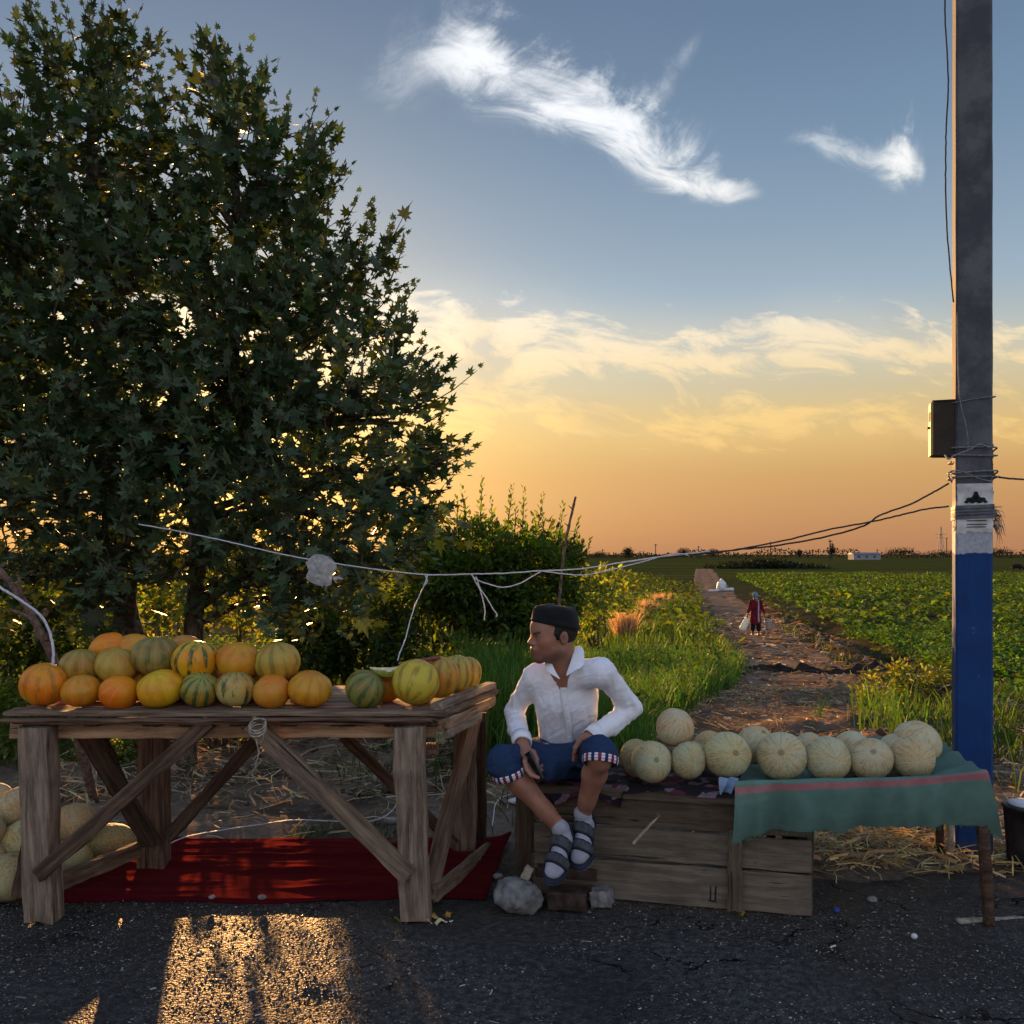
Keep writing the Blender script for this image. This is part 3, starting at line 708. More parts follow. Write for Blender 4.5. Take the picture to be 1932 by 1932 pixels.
# dark wet ridge across the path, and water standing in the ditch
u = np.linspace(0, 1, 70); w_ = np.linspace(-1, 1, 15)
UU, WW = np.meshgrid(u, w_); X0 = 4.95 + UU * 2.9; Y0 = 19.6 + UU * -.9 + WW * .55 + .25 * np.sin(UU * 7)
prof = np.clip(1 - WW ** 2, 0, 1) * np.clip(np.minimum(UU, 1 - UU) * 9, 0, 1)
Z0 = G(X0, Y0) + .02 + prof * (.10 + .22 * fbm(np.stack([X0 * 4.5, Y0 * 4.5, X0 * 0], -1), 4, 51)) - .08 * (1 - prof)
i = np.arange(69 * 14); a = (i // 69) * 70 + i % 69
obj('mud_ridge', mesh_np('mud_ridge', np.column_stack([X0.ravel(), Y0.ravel(), Z0.ravel()]), np.column_stack([a, a + 1, a + 71, a + 70])), M_MUD, kind='structure')
th = np.linspace(0, 2 * math.pi, 40, endpoint=False); rr = 1 + .25 * np.sin(th * 3) + .12 * np.sin(th * 7)
wc = np.array([7.75, 19.6, float(G(7.75, 19.6)) - .02])
cx2 = float(edgeR(19.0)) + 1.25
pud = np.column_stack([cx2 + .36 * rr * np.cos(th) + (.9 * rr * np.sin(th)) * .15, 19.0 + .95 * rr * np.sin(th), np.full(40, float(G(cx2, 19.0)) + .06)])
mb = MB(); mb.add(pud, [tuple(range(40))]); obj('ditch_water', mb.mesh('ditch_water'), M_WATER, kind='structure')
pd = np.column_stack([-.93 + .17 * rr * np.cos(th), 5.86 + .08 * rr * np.sin(th), np.full(40, float(np.max(G(-.93 + .17 * np.cos(th), 5.86 + .08 * np.sin(th)))) + .004)])
mb = MB(); mb.add(pd, [tuple(range(40))]); obj('puddle', mb.mesh('puddle'), M_WATER, kind='structure')

# ------------------------------------------------------------------ pebbles, straw, grass
def scatter(n, box, keep=None):
    x0, x1, y0, y1 = box; x = rng.uniform(x0, x1, n); y = rng.uniform(y0, y1, n)
    if keep is not None:
        m = keep(x, y); x, y = x[m], y[m]
    return x, y
# stones of the road surface
x, y = scatter(36000, (-2.6, 3.2, 2.75, 4.3), lambda x, y: (y < road_edge(x) - .01) & (np.abs(x) < y * .62))
n_ = len(x); s_ = .0020 + .0052 * rng.random(n_) ** 2.2; s_[rng.random(n_) < .02] *= 1.8
octv = np.array([(1, 0, 0), (-1, 0, 0), (0, 1, 0), (0, -1, 0), (0, 0, .75), (0, 0, -.75)], float); octf = np.array([(0, 2, 4), (2, 1, 4), (1, 3, 4), (3, 0, 4), (2, 0, 5), (1, 2, 5), (3, 1, 5), (0, 3, 5)])
az = rng.uniform(0, 6.28, n_); jit = (octv * [1, 1, .5])[None] * (1 + rng.normal(0, .22, (n_, 6, 3)))
vx_ = jit[..., 0] * np.cos(az)[:, None] - jit[..., 1] * np.sin(az)[:, None]; vy_ = jit[..., 0] * np.sin(az)[:, None] + jit[..., 1] * np.cos(az)[:, None]
v = np.stack([vx_, vy_, jit[..., 2]], -1) * s_[:, None, None] + np.stack([x, y, s_ * .0], -1)[:, None]
colr = vary((.075, .070, .062), n_, .75, .05)
obj('road_pebbles', mesh_np('road_pebbles', v.reshape(-1, 3), (octf[None] + (np.arange(n_) * 6)[:, None, None]).reshape(-1, 3), np.repeat(colr, 6, 0), smooth=True), M_PEB,
    kind='stuff', label='small pale pebbles set in the dark asphalt', category='pebbles')

def litter(name, x, y, ln, wd, base, lift, label, cat, mat_, amt=.35, tilt=.25):
    n = len(x); az = rng.uniform(0, 6.28, n); tl = rng.normal(0, tilt, n)
    d = np.column_stack([np.cos(az) * np.cos(tl), np.sin(az) * np.cos(tl), np.abs(np.sin(tl))])
    z = G(x, y); z = np.where(y < road_edge(x), 0.004, z) + rng.random(n) * lift + .006
    p = np.column_stack([x, y, z]); s = np.column_stack([-np.sin(az), np.cos(az), rng.normal(0, .8, n)]) * (wd / 2)[:, None]
    a = p - d * (ln / 2)[:, None]; b = p + d * (ln / 2)[:, None]; m_ = p + np.column_stack([rng.normal(0, .12, (n, 2)) * ln[:, None], np.abs(rng.normal(0, .05, n)) * ln])
    v = np.stack([a - s, a + s, m_ + s, m_ - s, b + s, b - s], 1).reshape(-1, 3)
    f = (np.array([(0, 1, 2, 3), (3, 2, 4, 5)])[None] + (np.arange(n) * 6)[:, None, None]).reshape(-1, 4)
    return obj(name, mesh_np(name, v, f, np.repeat(vary(base, n, amt, .08), 6, 0), smooth=False), mat_, kind='stuff', label=label, category=cat)
x, y = scatter(5200, (1.2, 3.4, 4.3, 5.8)); k = rng.random(len(x)) < np.exp(-((x - 1.9) / .8) ** 2 - ((y - 4.85) / .40) ** 2) + .12; x, y = x[k], y[k]
litter('straw', x, y, rng.uniform(.04, .22, len(x)), rng.uniform(.003, .008, len(x)), (.48, .36, .17), .05, 'loose yellow straw strewn under the green cloth', 'straw', M_STRAW)
x, y = scatter(5200, (-3.4, 1.2, 4.9, 8.2)); k = rng.random(len(x)) < np.where(y > 5.6, .9, .16); x, y = x[k], y[k]
litter('dry_stalks', x, y, rng.uniform(.05, .30, len(x)), rng.uniform(.003, .008, len(x)), (.30, .25, .16), .05, 'trampled dry stalks on the soil behind the left table', 'straw', M_STRAW)
x, y = scatter(9000, (.9, 6.0, 5.2, 16))
litter('path_straw', x, y, rng.uniform(.04, .26, len(x)), rng.uniform(.004, .010, len(x)), (.26, .19, .11), .05, 'dry straw trodden into the dirt behind the crate', 'straw', M_STRAW, .5)
x, y = scatter(120, (-2, 2.9, 2.9, 4.2)); litter('road_litter', x, y, .006 + .04 * rng.random(len(x)) ** 2.5, rng.uniform(.002, .005, len(x)), (.40, .40, .38), .0, 'scattered pale chips and bits of straw on the asphalt', 'litter', M_STRAW, .35, .03)
# soil clods
x, y = scatter(4200, (-3.6, 7.5, 4.6, 15), lambda x, y: rng.random(len(x)) < np.where((x > -3) & (x < 0.6) & (y > 6.3) & (y < 9), .9, np.where(x > 2.6, .30, .15)))
n_ = len(x); s_ = .012 + .055 * rng.random(n_) ** 3
v = octv[None] * (1 + rng.normal(0, .28, (n_, 6, 3))) * s_[:, None, None] + np.stack([x, y, G(x, y) + s_ * .2], -1)[:, None]
obj('soil_clods', mesh_np('soil_clods', v.reshape(-1, 3), (octf[None] + (np.arange(n_) * 6)[:, None, None]).reshape(-1, 3), np.repeat(vary((.12, .088, .062), n_, .35, .05), 6, 0), smooth=True), M_CLOD,
    kind='stuff', label='broken clods of dry brown soil on the verge', category='soil')

def grass(name, x, y, h, w, base, label, lean=.25, mat_=None, amt=.3, dirbias=(0, 0), cat='grass'):
    n = len(x); root = np.column_stack([x, y, G(x, y) - .02]); az = rng.uniform(0, 6.28, n); la = np.abs(rng.normal(0, lean, n)) + .05
    ln = np.column_stack([np.cos(az) * la + dirbias[0], np.sin(az) * la + dirbias[1], np.zeros(n)])
    return obj(name, blade_mesh(name, root, h, w, ln, vary(base, n, amt, .10)), mat_ or M_GRASS, kind='stuff', label=label, category=cat)
def clumpy(x, y, sc, seed): return fbm(np.stack([x * sc, y * sc, x * 0], -1), 3, seed)
# tall reeds right behind the table's end and the man
x, y = scatter(9000, (-.75, 1.35, 6.2, 9.0), lambda x, y: (x < 1.0 + (y - 6.2) * .12) & (clumpy(x, y, 1.6, 61) > -.16) & (x > -.35 - .1 * (y - 6.2)))
hh = .85 - .38 * np.clip((x - .1) / 1.0, 0, 1)
grass('reed_grass', x, y, hh * rng.uniform(.55, 1.12, len(x)), rng.uniform(.008, .018, len(x)), (.072, .150, .030), 'tall bright reeds growing behind the seated man', .26)
x, y = scatter(34000, (-.6, 7.6, 7.5, 21), lambda x, y: (x < edgeL(y) + .1 * np.sin(y * 3)) & (x > (960 - 966) / FP * y - .2))
grass('bank_grass', x, y, (.30 + .35 * np.clip(clumpy(x, y, .8, 63) + .45, 0, 1)) * rng.uniform(.5, 1.25, len(x)), rng.uniform(.008, .02, len(x)), (.066, .135, .028), 'dense green grass on the bank left of the path', .32)
x, y = scatter(30000, (.3, 15, 21, 62), lambda x, y: (x < edgeL(y)) & (x > (1060 - 966) / FP * y))
grass('far_bank_grass', x, y, (.35 + .5 * np.clip(clumpy(x, y, .4, 64) + .3, 0, 1)) * rng.uniform(.5, 1.2, len(x)), rng.uniform(.02, .05, len(x)), (.070, .115, .022), 'rough grass running along the path towards the fields', .3)
# weeds on the right verge
x, y = scatter(15000, (3.0, 8.5, 5.2, 15), lambda x, y: (x > edgeR(np.maximum(y, 7.0)) * (.98 - .12 * (y < 7.2)) ) & (clumpy(x, y, 1.1, 65) > .02))
grass('verge_weeds', x, y, (.10 + .35 * np.clip(clumpy(x, y, .8, 66) + .3, 0, 1)) * rng.uniform(.4, 1.3, len(x)), rng.uniform(.006, .014, len(x)), (.052, .080, .022), 'weedy grass on the verge around the blue pole', .35)
x, y = scatter(2600, (3.1, 5.2, 5.6, 9.5), lambda x, y: (clumpy(x, y, 2.2, 67) > .12) & (x > 2.75 + (y - 5.6) * .1))
grass('verge_reeds', x, y, .48 * rng.uniform(.5, 1.2, len(x)), rng.uniform(.010, .02, len(x)), (.06, .115, .022), 'leafy reeds beside the blue pole', .35)
x, y = scatter(4200, (-4.2, .4, 4.9, 8.5), lambda x, y: (clumpy(x, y, 1.3, 68) > .05) & ((y > 6.0) | (rng.random(len(x)) < .12)))
grass('table_weeds', x, y, .16 * rng.uniform(.4, 1.6, len(x)), rng.uniform(.006, .014, len(x)), (.045, .080, .020), 'short green weeds on the soil behind the left table', .4)
x, y = scatter(700, (-1.25, -.30, 4.93, 5.15)); grass('rug_edge_grass', x, y, .05 * rng.uniform(.4, 1.4, len(x)), rng.uniform(.005, .01, len(x)), (.05, .09, .025), 'low green tuft along the back edge of the red rug', .4)
# low leafy crop of the field on the right, and the meadow on the left
def crop(name, x, y, h, leaf, base, label, amt=.35, mat_=None, tpl=LEAF_QUAD):
    n = len(x); az = rng.uniform(0, 6.28, n); up = rng.uniform(-.1, .9, n)
    tip = np.column_stack([np.cos(az), np.sin(az), up]); nrm = np.column_stack([rng.normal(0, .45, n), rng.normal(0, .45, n), np.ones(n)])
    pos = np.column_stack([x, y, G(x, y) + h])
    return obj(name, leaf_mesh(name, pos, tip, nrm, leaf, vary(base, n, amt, .12), tpl), mat_ or M_CROP, kind='stuff', label=label, category='crop')
def hedgey(x, y, sc, seed): return np.clip(clumpy(x, y, sc, seed) * 1.6 + .5, 0, 1)
def rowy(x, y): return .5 + .5 * np.cos((x - .21 * y) * 2 * math.pi / 1.15)
x, y = scatter(150000, (4.5, 24, 10.5, 34), lambda x, y: (x > edgeR(y) + 1.9 - .6 * (y < 14)) & (x < y * .80) & (rng.random(len(x)) < .3 + .7 * (.35 + .65 * rowy(x, y)) * hedgey(x, y, .7, 71)))
crop('field_crop', x, y, rng.random(len(x)) ** .7 * (.12 + .38 * hedgey(x, y, .7, 71) * (.4 + .6 * rowy(x, y))), rng.uniform(.08, .17, len(x)), (.050, .118, .024), 'low leafy crop covering the near field right of the path')
x, y = scatter(150000, (9, 75, 34, 120), lambda x, y: (x > edgeR(y) + 2.2) & (x < y * .78) & (rng.random(len(x)) < .2 + .8 * hedgey(x, y, .35, 72)))
crop('distant_crop', x, y, rng.random(len(x)) * (.15 + .40 * hedgey(x, y, .35, 72)), rng.uniform(.18, .40, len(x)), (.052, .106, .022), 'green crop of the far part of the field')
x, y = scatter(1500, (6, 40, 12, 60), lambda x, y: (x > edgeR(y) + 1.6) & (x < y * .75) & (clumpy(x, y, .35, 73) > .33))
crop('yellow_weeds', x, y, .3 + rng.random(len(x)) * .35, rng.uniform(.12, .26, len(x)) * np.clip(y / 25, .8, 2), (.15, .19, .02), 'yellow-green weeds standing above the crop', .2)
x, y = scatter(30000, (-14, 16, 26, 130), lambda x, y: (x < edgeL(y) + .4) & (x > -.14 * y) & (rng.random(len(x)) < .25 + .75 * hedgey(x, y, .3, 74)))
crop('meadow', x, y, rng.random(len(x)) * (.2 + .6 * hedgey(x, y, .3, 74)), rng.uniform(.15, .42, len(x)), (.058, .095, .020), 'overgrown green meadow left of the path')
x, y = scatter(6000, (3, 20, 10, 60), lambda x, y: (np.abs(x - edgeR(y) - 1.0) < .55) & (clumpy(x, y, .8, 75) > .0))
crop('ditch_weeds', x, y, rng.random(len(x)) * .35 + .03, rng.uniform(.06, .14, len(x)) * np.clip(y / 18, .7, 2), (.045, .070, .018), 'green weeds along the ditch right of the path')
x, y = scatter(9000, (2.2, 14, 8, 60), lambda x, y: (np.abs(x - edgeR(y) - .35) < .75) & (clumpy(x, y, 1.1, 76) > .1))
litter('spoil_straw', x, y, rng.uniform(.06, .3, len(x)) * np.clip(y / 16, 1, 2.5), rng.uniform(.006, .014, len(x)) * np.clip(y / 14, 1, 3), (.34, .20, .10), .03, 'rusty dry straw on the spoil bank beside the path', 'straw', M_STRAW, .3)

# golden dry grass tufts left of the path
def tuft(px, py, D, wid, h, n, label):
    c = P(px, py, D); x = c[0] + rng.normal(0, wid, n); y = D + rng.normal(0, wid, n); base = G(x, y)
    root = np.column_stack([x, y, base]); d = np.column_stack([(x - c[0]) / wid * .14, (y - D) / wid * .14, np.zeros(n)]) + rng.normal(0, .16, (n, 3)) * (1, 1, 0)
    me = blade_mesh('dry_tuft', root, h * rng.uniform(.45, 1.15, n), rng.uniform(.012, .03, n), d, vary((.62, .42, .20), n, .25, .06))
    o = obj('dry_grass_tuft', me, M_DRY); o['label'] = label; o['category'] = 'grass tuft'; o['group'] = 'golden dry tufts by the path'
tuft(1180, 1140, 30, .13, 1.15, 700, 'big golden tuft of dry grass lit from behind, left of the path')
tuft(1225, 1098, 44, .22, .9, 500, 'low golden dry tuft farther along the path, nearer one of two')
tuft(1247, 1088, 50, .24, .9, 500, 'farthest small golden dry tuft along the path')

x, y = scatter(46000, (-14, .2, 8.0, 27), lambda x, y: (x < -.05 * y + .2) & (x > -.75 * y) & (rng.random(len(x)) < .35 + .65 * hedgey(x, y, .6, 77)))
crop('undergrowth', x, y, rng.random(len(x)) * (.12 + .40 * hedgey(x, y, .6, 77)) * np.clip((y - 7) / 2.5, .25, 1), rng.uniform(.06, .16, len(x)), (.070, .118, .026), 'dark green undergrowth below and beyond the plane trees')

x, y = scatter(16000, (-.5, 8.2, 7.2, 24), lambda x, y: (x < edgeL(y) + .05) & (x > (950 - 966) / FP * y) & (clumpy(x, y, 1.2, 78) > .02))
crop('bank_weeds', x, y, (.15 + .50 * rng.random(len(x))) * np.clip(.5 + clumpy(x, y, 1.2, 78) * 2, .4, 1), rng.uniform(.05, .11, len(x)), (.050, .092, .022), 'leafy weeds standing in the grass of the bank', .35, None, LEAF_OVAL)

x, y = scatter(7000, (1.2, 12, 8, 44), lambda x, y: (x > edgeL(y) + .1) & (x < edgeR(y) + .3))
litter('trodden_straw', x, y, rng.uniform(.05, .22, len(x)) * np.clip(y / 14, 1, 2.2), rng.uniform(.006, .014, len(x)) * np.clip(y / 14, 1, 2.4), (.30, .22, .13), .06, 'bits of straw scattered along the dirt path', 'straw', M_STRAW, .5, .1)
x, y = scatter(3600, (1.2, 12, 7, 40), lambda x, y: (x > edgeL(y) - .1) & (x < edgeR(y) + .6) & (np.minimum(x - edgeL(y), edgeR(y) - x) < .25 + .9 * rng.random(len(x)) ** 3))
n_ = len(x); s_ = (.014 + .05 * rng.random(n_) ** 3) * np.clip(y / 12, 1, 2)
v = octv[None] * (1 + rng.normal(0, .28, (n_, 6, 3))) * s_[:, None, None] + np.stack([x, y, G(x, y) + .035 + s_ * .2], -1)[:, None]
obj('path_clods', mesh_np('path_clods', v.reshape(-1, 3), (octf[None] + (np.arange(n_) * 6)[:, None, None]).reshape(-1, 3), np.repeat(vary((.17, .125, .085), n_, .35, .05), 6, 0), smooth=True), M_CLOD, kind='stuff', label='lumps of dry earth along the edges of the path', category='soil')
x, y = scatter(5200, (1.2, 12, 7.5, 40), lambda x, y: np.minimum(np.abs(x - edgeL(y)), np.abs(x - edgeR(y))) < .22 * rng.random(len(x)) ** .5 + .1)
grass('path_edge_grass', x, y, rng.uniform(.06, .24, len(x)) * np.clip(y / 12, 1, 1.8), rng.uniform(.008, .016, len(x)) * np.clip(y / 12, 1, 2), (.070, .100, .030), 'short grass creeping over the edges of the path', .5)

# ------------------------------------------------------------------ trees
LEAFVAR = []
for k in range(8):
    tv, tf = LEAF_PALM; v = tv.copy(); v[:, 2] += .05 * np.random.default_rng(k).normal(0, 1, len(v)) - .12 * np.abs(v[:, 0]) * (k % 3)
    c = np.array((.060, .094, .048)) * (.7 + .1 * k)
    LEAFVAR.append(mesh_np('leaf', v, np.array(tf), np.tile(c, (len(v), 1)), smooth=False))
    LEAFVAR[-1].materials.append(M_LEAF)

def unit(v): return v / np.maximum(np.linalg.norm(v, axis=-1, keepdims=True), 1e-9)

def twig_leaves(root, d, L, nl, size, r, droop=0.0):
    """leaves set around one shoot"""
    t = np.linspace(.12, 1.0, nl); bend = np.array([0, 0, .12 - droop])
    pos = root + d * (L * t)[:, None] + bend * (L * t * t)[:, None]
    a, b = frame(d); a, b = np.array(a), np.array(b); ph = np.arange(nl) * 2.4 + r.uniform(0, 6.28)
    side = a * np.cos(ph)[:, None] + b * np.sin(ph)[:, None]
    tip = side * (1.05 - .75 * t)[:, None] + d * (.35 + .6 * t)[:, None] + np.array([0, 0, .25 - droop]) + r.normal(0, .22, (nl, 3))
    nrm = np.array([0, 0, 1.0]) + side * -.1 + d * .25 + r.normal(0, .38, (nl, 3))
    pos = pos + unit(tip) * (size * .30)
    sz = size * (1.05 - .45 * t ** 2) * r.uniform(.75, 1.15, nl)
    return pos, tip, nrm, sz

def plane_tree(name, trunk_pts, trunk_r, lobes, per_m3, seed, label, colour, shoots=()):
    r = np.random.default_rng(seed); base = trunk_pts[0]
    root = thing(name, base, label, 'tree', 'broad-leaved trees behind the left table')
    mb = MB(); tp = smooth_path(trunk_pts, 6); mb.tube(tp, np.linspace(trunk_r, trunk_r * .28, len(tp)), 10, wob=.07)
    tw = MB(); PS, TP, NR, SZ = [], [], [], []
    for (c, rad3) in lobes:
        c = np.array(c); rad3 = np.array(rad3)
        k = np.argmin(np.linalg.norm(tp - (c - [0, 0, rad3[2] * .9]), axis=1) + (tp[:, 2] > c[2]) * 2)
        s0 = tp[min(k, len(tp) - 2)]; mid = (s0 + c) / 2 + np.array([0, 0, .12]); lp = smooth_path([s0, mid, c], 5)
        mb.tube(lp, np.linspace(trunk_r * .36, .012, len(lp)), 6, wob=.06)
        for j in range(5):
            e = c + unit(r.normal(0, 1, 3)) * rad3 * .75; mm_ = (c + e) / 2 + r.normal(0, .05, 3)
            q0 = lp[int(len(lp) * r.uniform(.45, .95))]; mb.tube(smooth_path([q0, mm_, e], 4), np.linspace(.016, .005, 9), 5)
        vol = 4.19 * rad3.prod(); nt = int(vol * per_m3) + 8
        for j in range(nt):
            q = unit(r.normal(0, 1, 3)); rr = r.random() ** .42
            p = c + q * rad3 * rr
            d = unit(q * np.array([1, .8, .45]) + np.array([0, 0, .55]) + r.normal(0, .35, 3)); low = q[2] < -.45
            if low: d = unit(d * [1, 1, .3] - [0, 0, .25])
            L = r.uniform(.26, .5); nl = r.integers(6, 11)
            a = twig_leaves(p, d, L, nl, r.uniform(.062, .15), r, .35 if low else 0)
            PS.append(a[0]); TP.append(a[1]); NR.append(a[2]); SZ.append(a[3])
            if rr > .7: tw.tube([p, p + d * L * .55, p + d * L + [0, 0, .04]], [.005, .004, .002], 4, cap=False)
    for (s, L, dd) in shoots:                      # long upright shoots that break the outline
        d = unit(np.array(dd) + r.normal(0, .08, 3)); s = np.array(s)
        a = twig_leaves(s, d, L, int(L * 30), .085, r); PS.append(a[0]); TP.append(a[1]); NR.append(a[2]); SZ.append(a[3])
        tw.tube([s, s + d * L * .5, s + d * L], [.007, .005, .002], 4, cap=False)
    PS, TP, NR, SZ = map(np.concatenate, (PS, TP, NR, SZ))
    col = vary(colour, len(PS), .28, .10)
    vis = (np.abs(PS[:, 0] / PS[:, 1]) < .60); key = np.where(vis, PS[:, 1] - SZ * 4, 99); near = np.argsort(key)[:300]
    rest = np.ones(len(PS), bool); rest[near] = False
    obj('trunk', mb.mesh('trunk', True), M_BARK, root); obj('twigs', tw.mesh('twigs'), M_BARK, root, kind='stuff')
    obj('crown', leaf_mesh('crown', PS[rest], TP[rest], NR[rest], SZ[rest], col[rest], LEAF_PALM), M_LEAF, root, kind='stuff')
    a, t, n_ = leaf_mats(TP[near], NR[near])
    for i, k in enumerate(near):
        m = Matrix((Vector(a[i]), Vector(t[i]), Vector(n_[i]))).transposed() * float(SZ[k]); m = m.to_4x4(); m.translation = Vector(PS[k])
        obj('leaf', LEAFVAR[r.integers(0, 8)], None, root, mtx=m)
    return root

def lobe(px, py, rx, ry, D, dd): return (P(px, py, D), (rx / FP * D, dd, ry / FP * D))
gl = lambda px, D: float(G((px - 966) / FP * D, D))
b1 = P(285, 0, 7.2); b1[2] = gl(285, 7.2) - .05; b2_ = P(347, 0, 6.6); b2_[2] = gl(347, 6.6) - .05
t1 = [b1, P(250, 1210, 7.2), P(225, 1090, 7.25), P(205, 900, 7.3), P(190, 600, 7.3), P(175, 330, 7.3), P(172, 120, 7.3)]
t2 = [b2_, P(356, 1320, 6.65), P(366, 1180, 6.7), P(380, 1000, 6.8), P(430, 760, 6.9), P(450, 480, 6.95), P(435, 240, 6.95)]
up = (0, 0, 1)
plane_tree('plane_tree', t1, .115, [lobe(168, 190, 95, 150, 7.3, .55), lobe(175, 330, 150, 150, 7.2, .8), lobe(60, 330, 110, 150, 7.2, .8), lobe(40, 520, 200, 170, 7.1, 1.0),
    lobe(230, 540, 150, 150, 7.2, .9), lobe(110, 720, 250, 150, 6.9, 1.1), lobe(-160, 600, 200, 260, 7.2, 1.0), lobe(60, 930, 240, 150, 6.6, 1.0), lobe(250, 960, 130, 130, 6.3, .7), lobe(-200, 950, 200, 200, 6.9, .9), lobe(40, 1090, 130, 75, 6.6, .7), lobe(150, 1105, 120, 70, 6.7, .6), lobe(260, 1075, 100, 65, 6.0, .4), lobe(110, 860, 200, 120, 7.0, 1.0)],
    74, 5, 'tallest leafy plane tree at the far left, peak near the frame top', (.052, .086, .040),
    [(P(x, y, 7.25), l, dd) for x, y, l, dd in [(172, 130, .5, up), (120, 110, .42, (-.15, 0, 1)), (145, 95, .35, (-.05, 0, 1)), (210, 120, .36, (.25, 0, 1)), (250, 150, .36, (.35, 0, 1)), (275, 190, .32, (.5, 0, 1)), (75, 190, .40, (-.3, 0, 1)), (40, 230, .36, (-.4, 0, 1)), (100, 160, .40, (-.3, 0, 1)), (235, 110, .28, (.3, 0, 1)), (190, 90, .36, (.1, 0, 1)), (15, 280, .36, (-.5, 0, .9)), (290, 250, .3, (.6, 0, .9))]])
plane_tree('plane_tree', t2, .095, [lobe(430, 260, 85, 110, 6.95, .55), lobe(515, 330, 70, 110, 6.95, .6), lobe(450, 430, 160, 130, 6.9, .9), lobe(325, 340, 60, 110, 7.0, .5), lobe(380, 580, 150, 140, 6.8, 1.0), lobe(575, 500, 80, 150, 6.9, .7),
    lobe(650, 560, 80, 100, 6.9, .6), lobe(560, 680, 190, 120, 6.8, 1.0), lobe(400, 790, 150, 110, 6.6, .95), lobe(660, 800, 145, 125, 6.6, .85), lobe(755, 800, 60, 80, 6.8, .5), lobe(470, 950, 150, 110, 6.3, .85), lobe(640, 960, 150, 100, 6.3, .8),
    lobe(745, 925, 60, 70, 6.7, .5), lobe(700, 1060, 80, 55, 6.3, .5), lobe(500, 1080, 110, 55, 6.3, .5), lobe(610, 1140, 85, 60, 6.6, .45), lobe(440, 1105, 120, 55, 6.5, .45), lobe(560, 1090, 110, 60, 6.2, .4), lobe(520, 850, 190, 110, 6.9, .9), lobe(320, 880, 120, 110, 6.9, .8), lobe(360, 1060, 60, 60, 6.0, .3)],
    76, 9, 'leafy plane tree with crown spreading right, a plastic bag hanging before it', (.052, .087, .040),
    [(P(x, y, 6.9), l, dd) for x, y, l, dd in [(400, 200, .3, (-.2, 0, 1)), (425, 190, .36, up), (455, 190, .34, (.1, 0, 1)), (478, 215, .34, (.2, 0, 1)), (530, 280, .36, (.15, 0, 1)), (575, 270, .36, (.3, 0, 1)), (590, 340, .3, (.5, 0, 1)), (610, 380, .3, (.6, 0, .9)),
     (660, 490, .42, (.5, 0, 1)), (700, 520, .40, (.45, 0, 1)), (725, 560, .45, (.5, 0, 1)), (735, 600, .30, (.8, 0, .8)), (640, 440, .3, (.5, 0, 1)), (700, 640, .25, (.9, 0, .3)), (770, 730, .3, (.5, 0, 1)), (790, 770, .30, (.6, 0, 1)), (800, 800, .22, (1, 0, .5)), (800, 860, .20, (1, 0, .25)), (360, 240, .3, (-.5, 0, 1)), (345, 300, .25, (-.6, 0, 1)), (815, 890, .12, (1, 0, -.1))]])

def shrub(name, lobes, n, leaf, colour, seed, label, group, mat_=None, tpl=LEAF_OVAL, shoots=(), stem=.03, cat='shrub', amt=.3, base_px=None):
    r = np.random.default_rng(seed); c0 = np.array(lobes[0][0]); bx, by = (c0[0], c0[1]) if base_px is None else base_px
    base = np.array([bx, by, float(G(bx, by)) - .03]); root = thing(name, base, label, cat, group)
    mb = MB(); PS, NR, TP, SZ = [], [], [], []
    vols = np.array([np.prod(l[1]) for l in lobes]) ** .8; share = vols / vols.sum()
    for (c, rd), sh in zip(lobes, share):
        c, rd = np.array(c), np.array(rd)
        for j in range(4):
            e = c + unit(r.normal(0, 1, 3)) * rd * .8; mb.tube(smooth_path([base + r.normal(0, .03, 3) * [1, 1, 0], (base + c) / 2 + r.normal(0, .08, 3), e], 4), np.linspace(stem, .004, 9), 5)
        m = int(n * sh); q = unit(r.normal(0, 1, (m, 3))); ctr = unit(r.normal(0, 1, (max(m // 30, 3), 3))) * rd * (r.random((max(m // 30, 3), 1)) ** .4)
        k = r.integers(0, len(ctr), m); p = c + ctr[k] + r.normal(0, .30, (m, 3)) * rd * .55
        PS.append(p); TP.append(unit(p - c) + np.array([0, 0, .1]) + r.normal(0, .6, (m, 3))); NR.append(np.array([0, 0, 1]) + r.normal(0, .6, (m, 3))); SZ.append(leaf * r.uniform(.6, 1.25, m))
    for (s, L, dd) in shoots:
        d = unit(np.array(dd, float) + r.normal(0, .06, 3)); a = twig_leaves(np.array(s), d, L, int(L * 46 / (leaf / .09)), leaf * .9, r); PS.append(a[0]); TP.append(a[1]); NR.append(a[2]); SZ.append(a[3])
        mb.tube([s, np.array(s) + d * L * .5, np.array(s) + d * L], [.008, .006, .002], 4, cap=False)
    PS, TP, NR, SZ = map(np.concatenate, (PS, TP, NR, SZ))
    keep = PS[:, 2] > G(PS[:, 0], PS[:, 1]); PS, TP, NR, SZ = PS[keep], TP[keep], NR[keep], SZ[keep]
    obj('stem', mb.mesh('stem', True), M_BARK, root)
    obj('crown', leaf_mesh('crown', PS, TP, NR, SZ, vary(colour, len(PS), amt, .1), tpl), mat_ or M_SHRUB, root, kind='stuff')
    return root
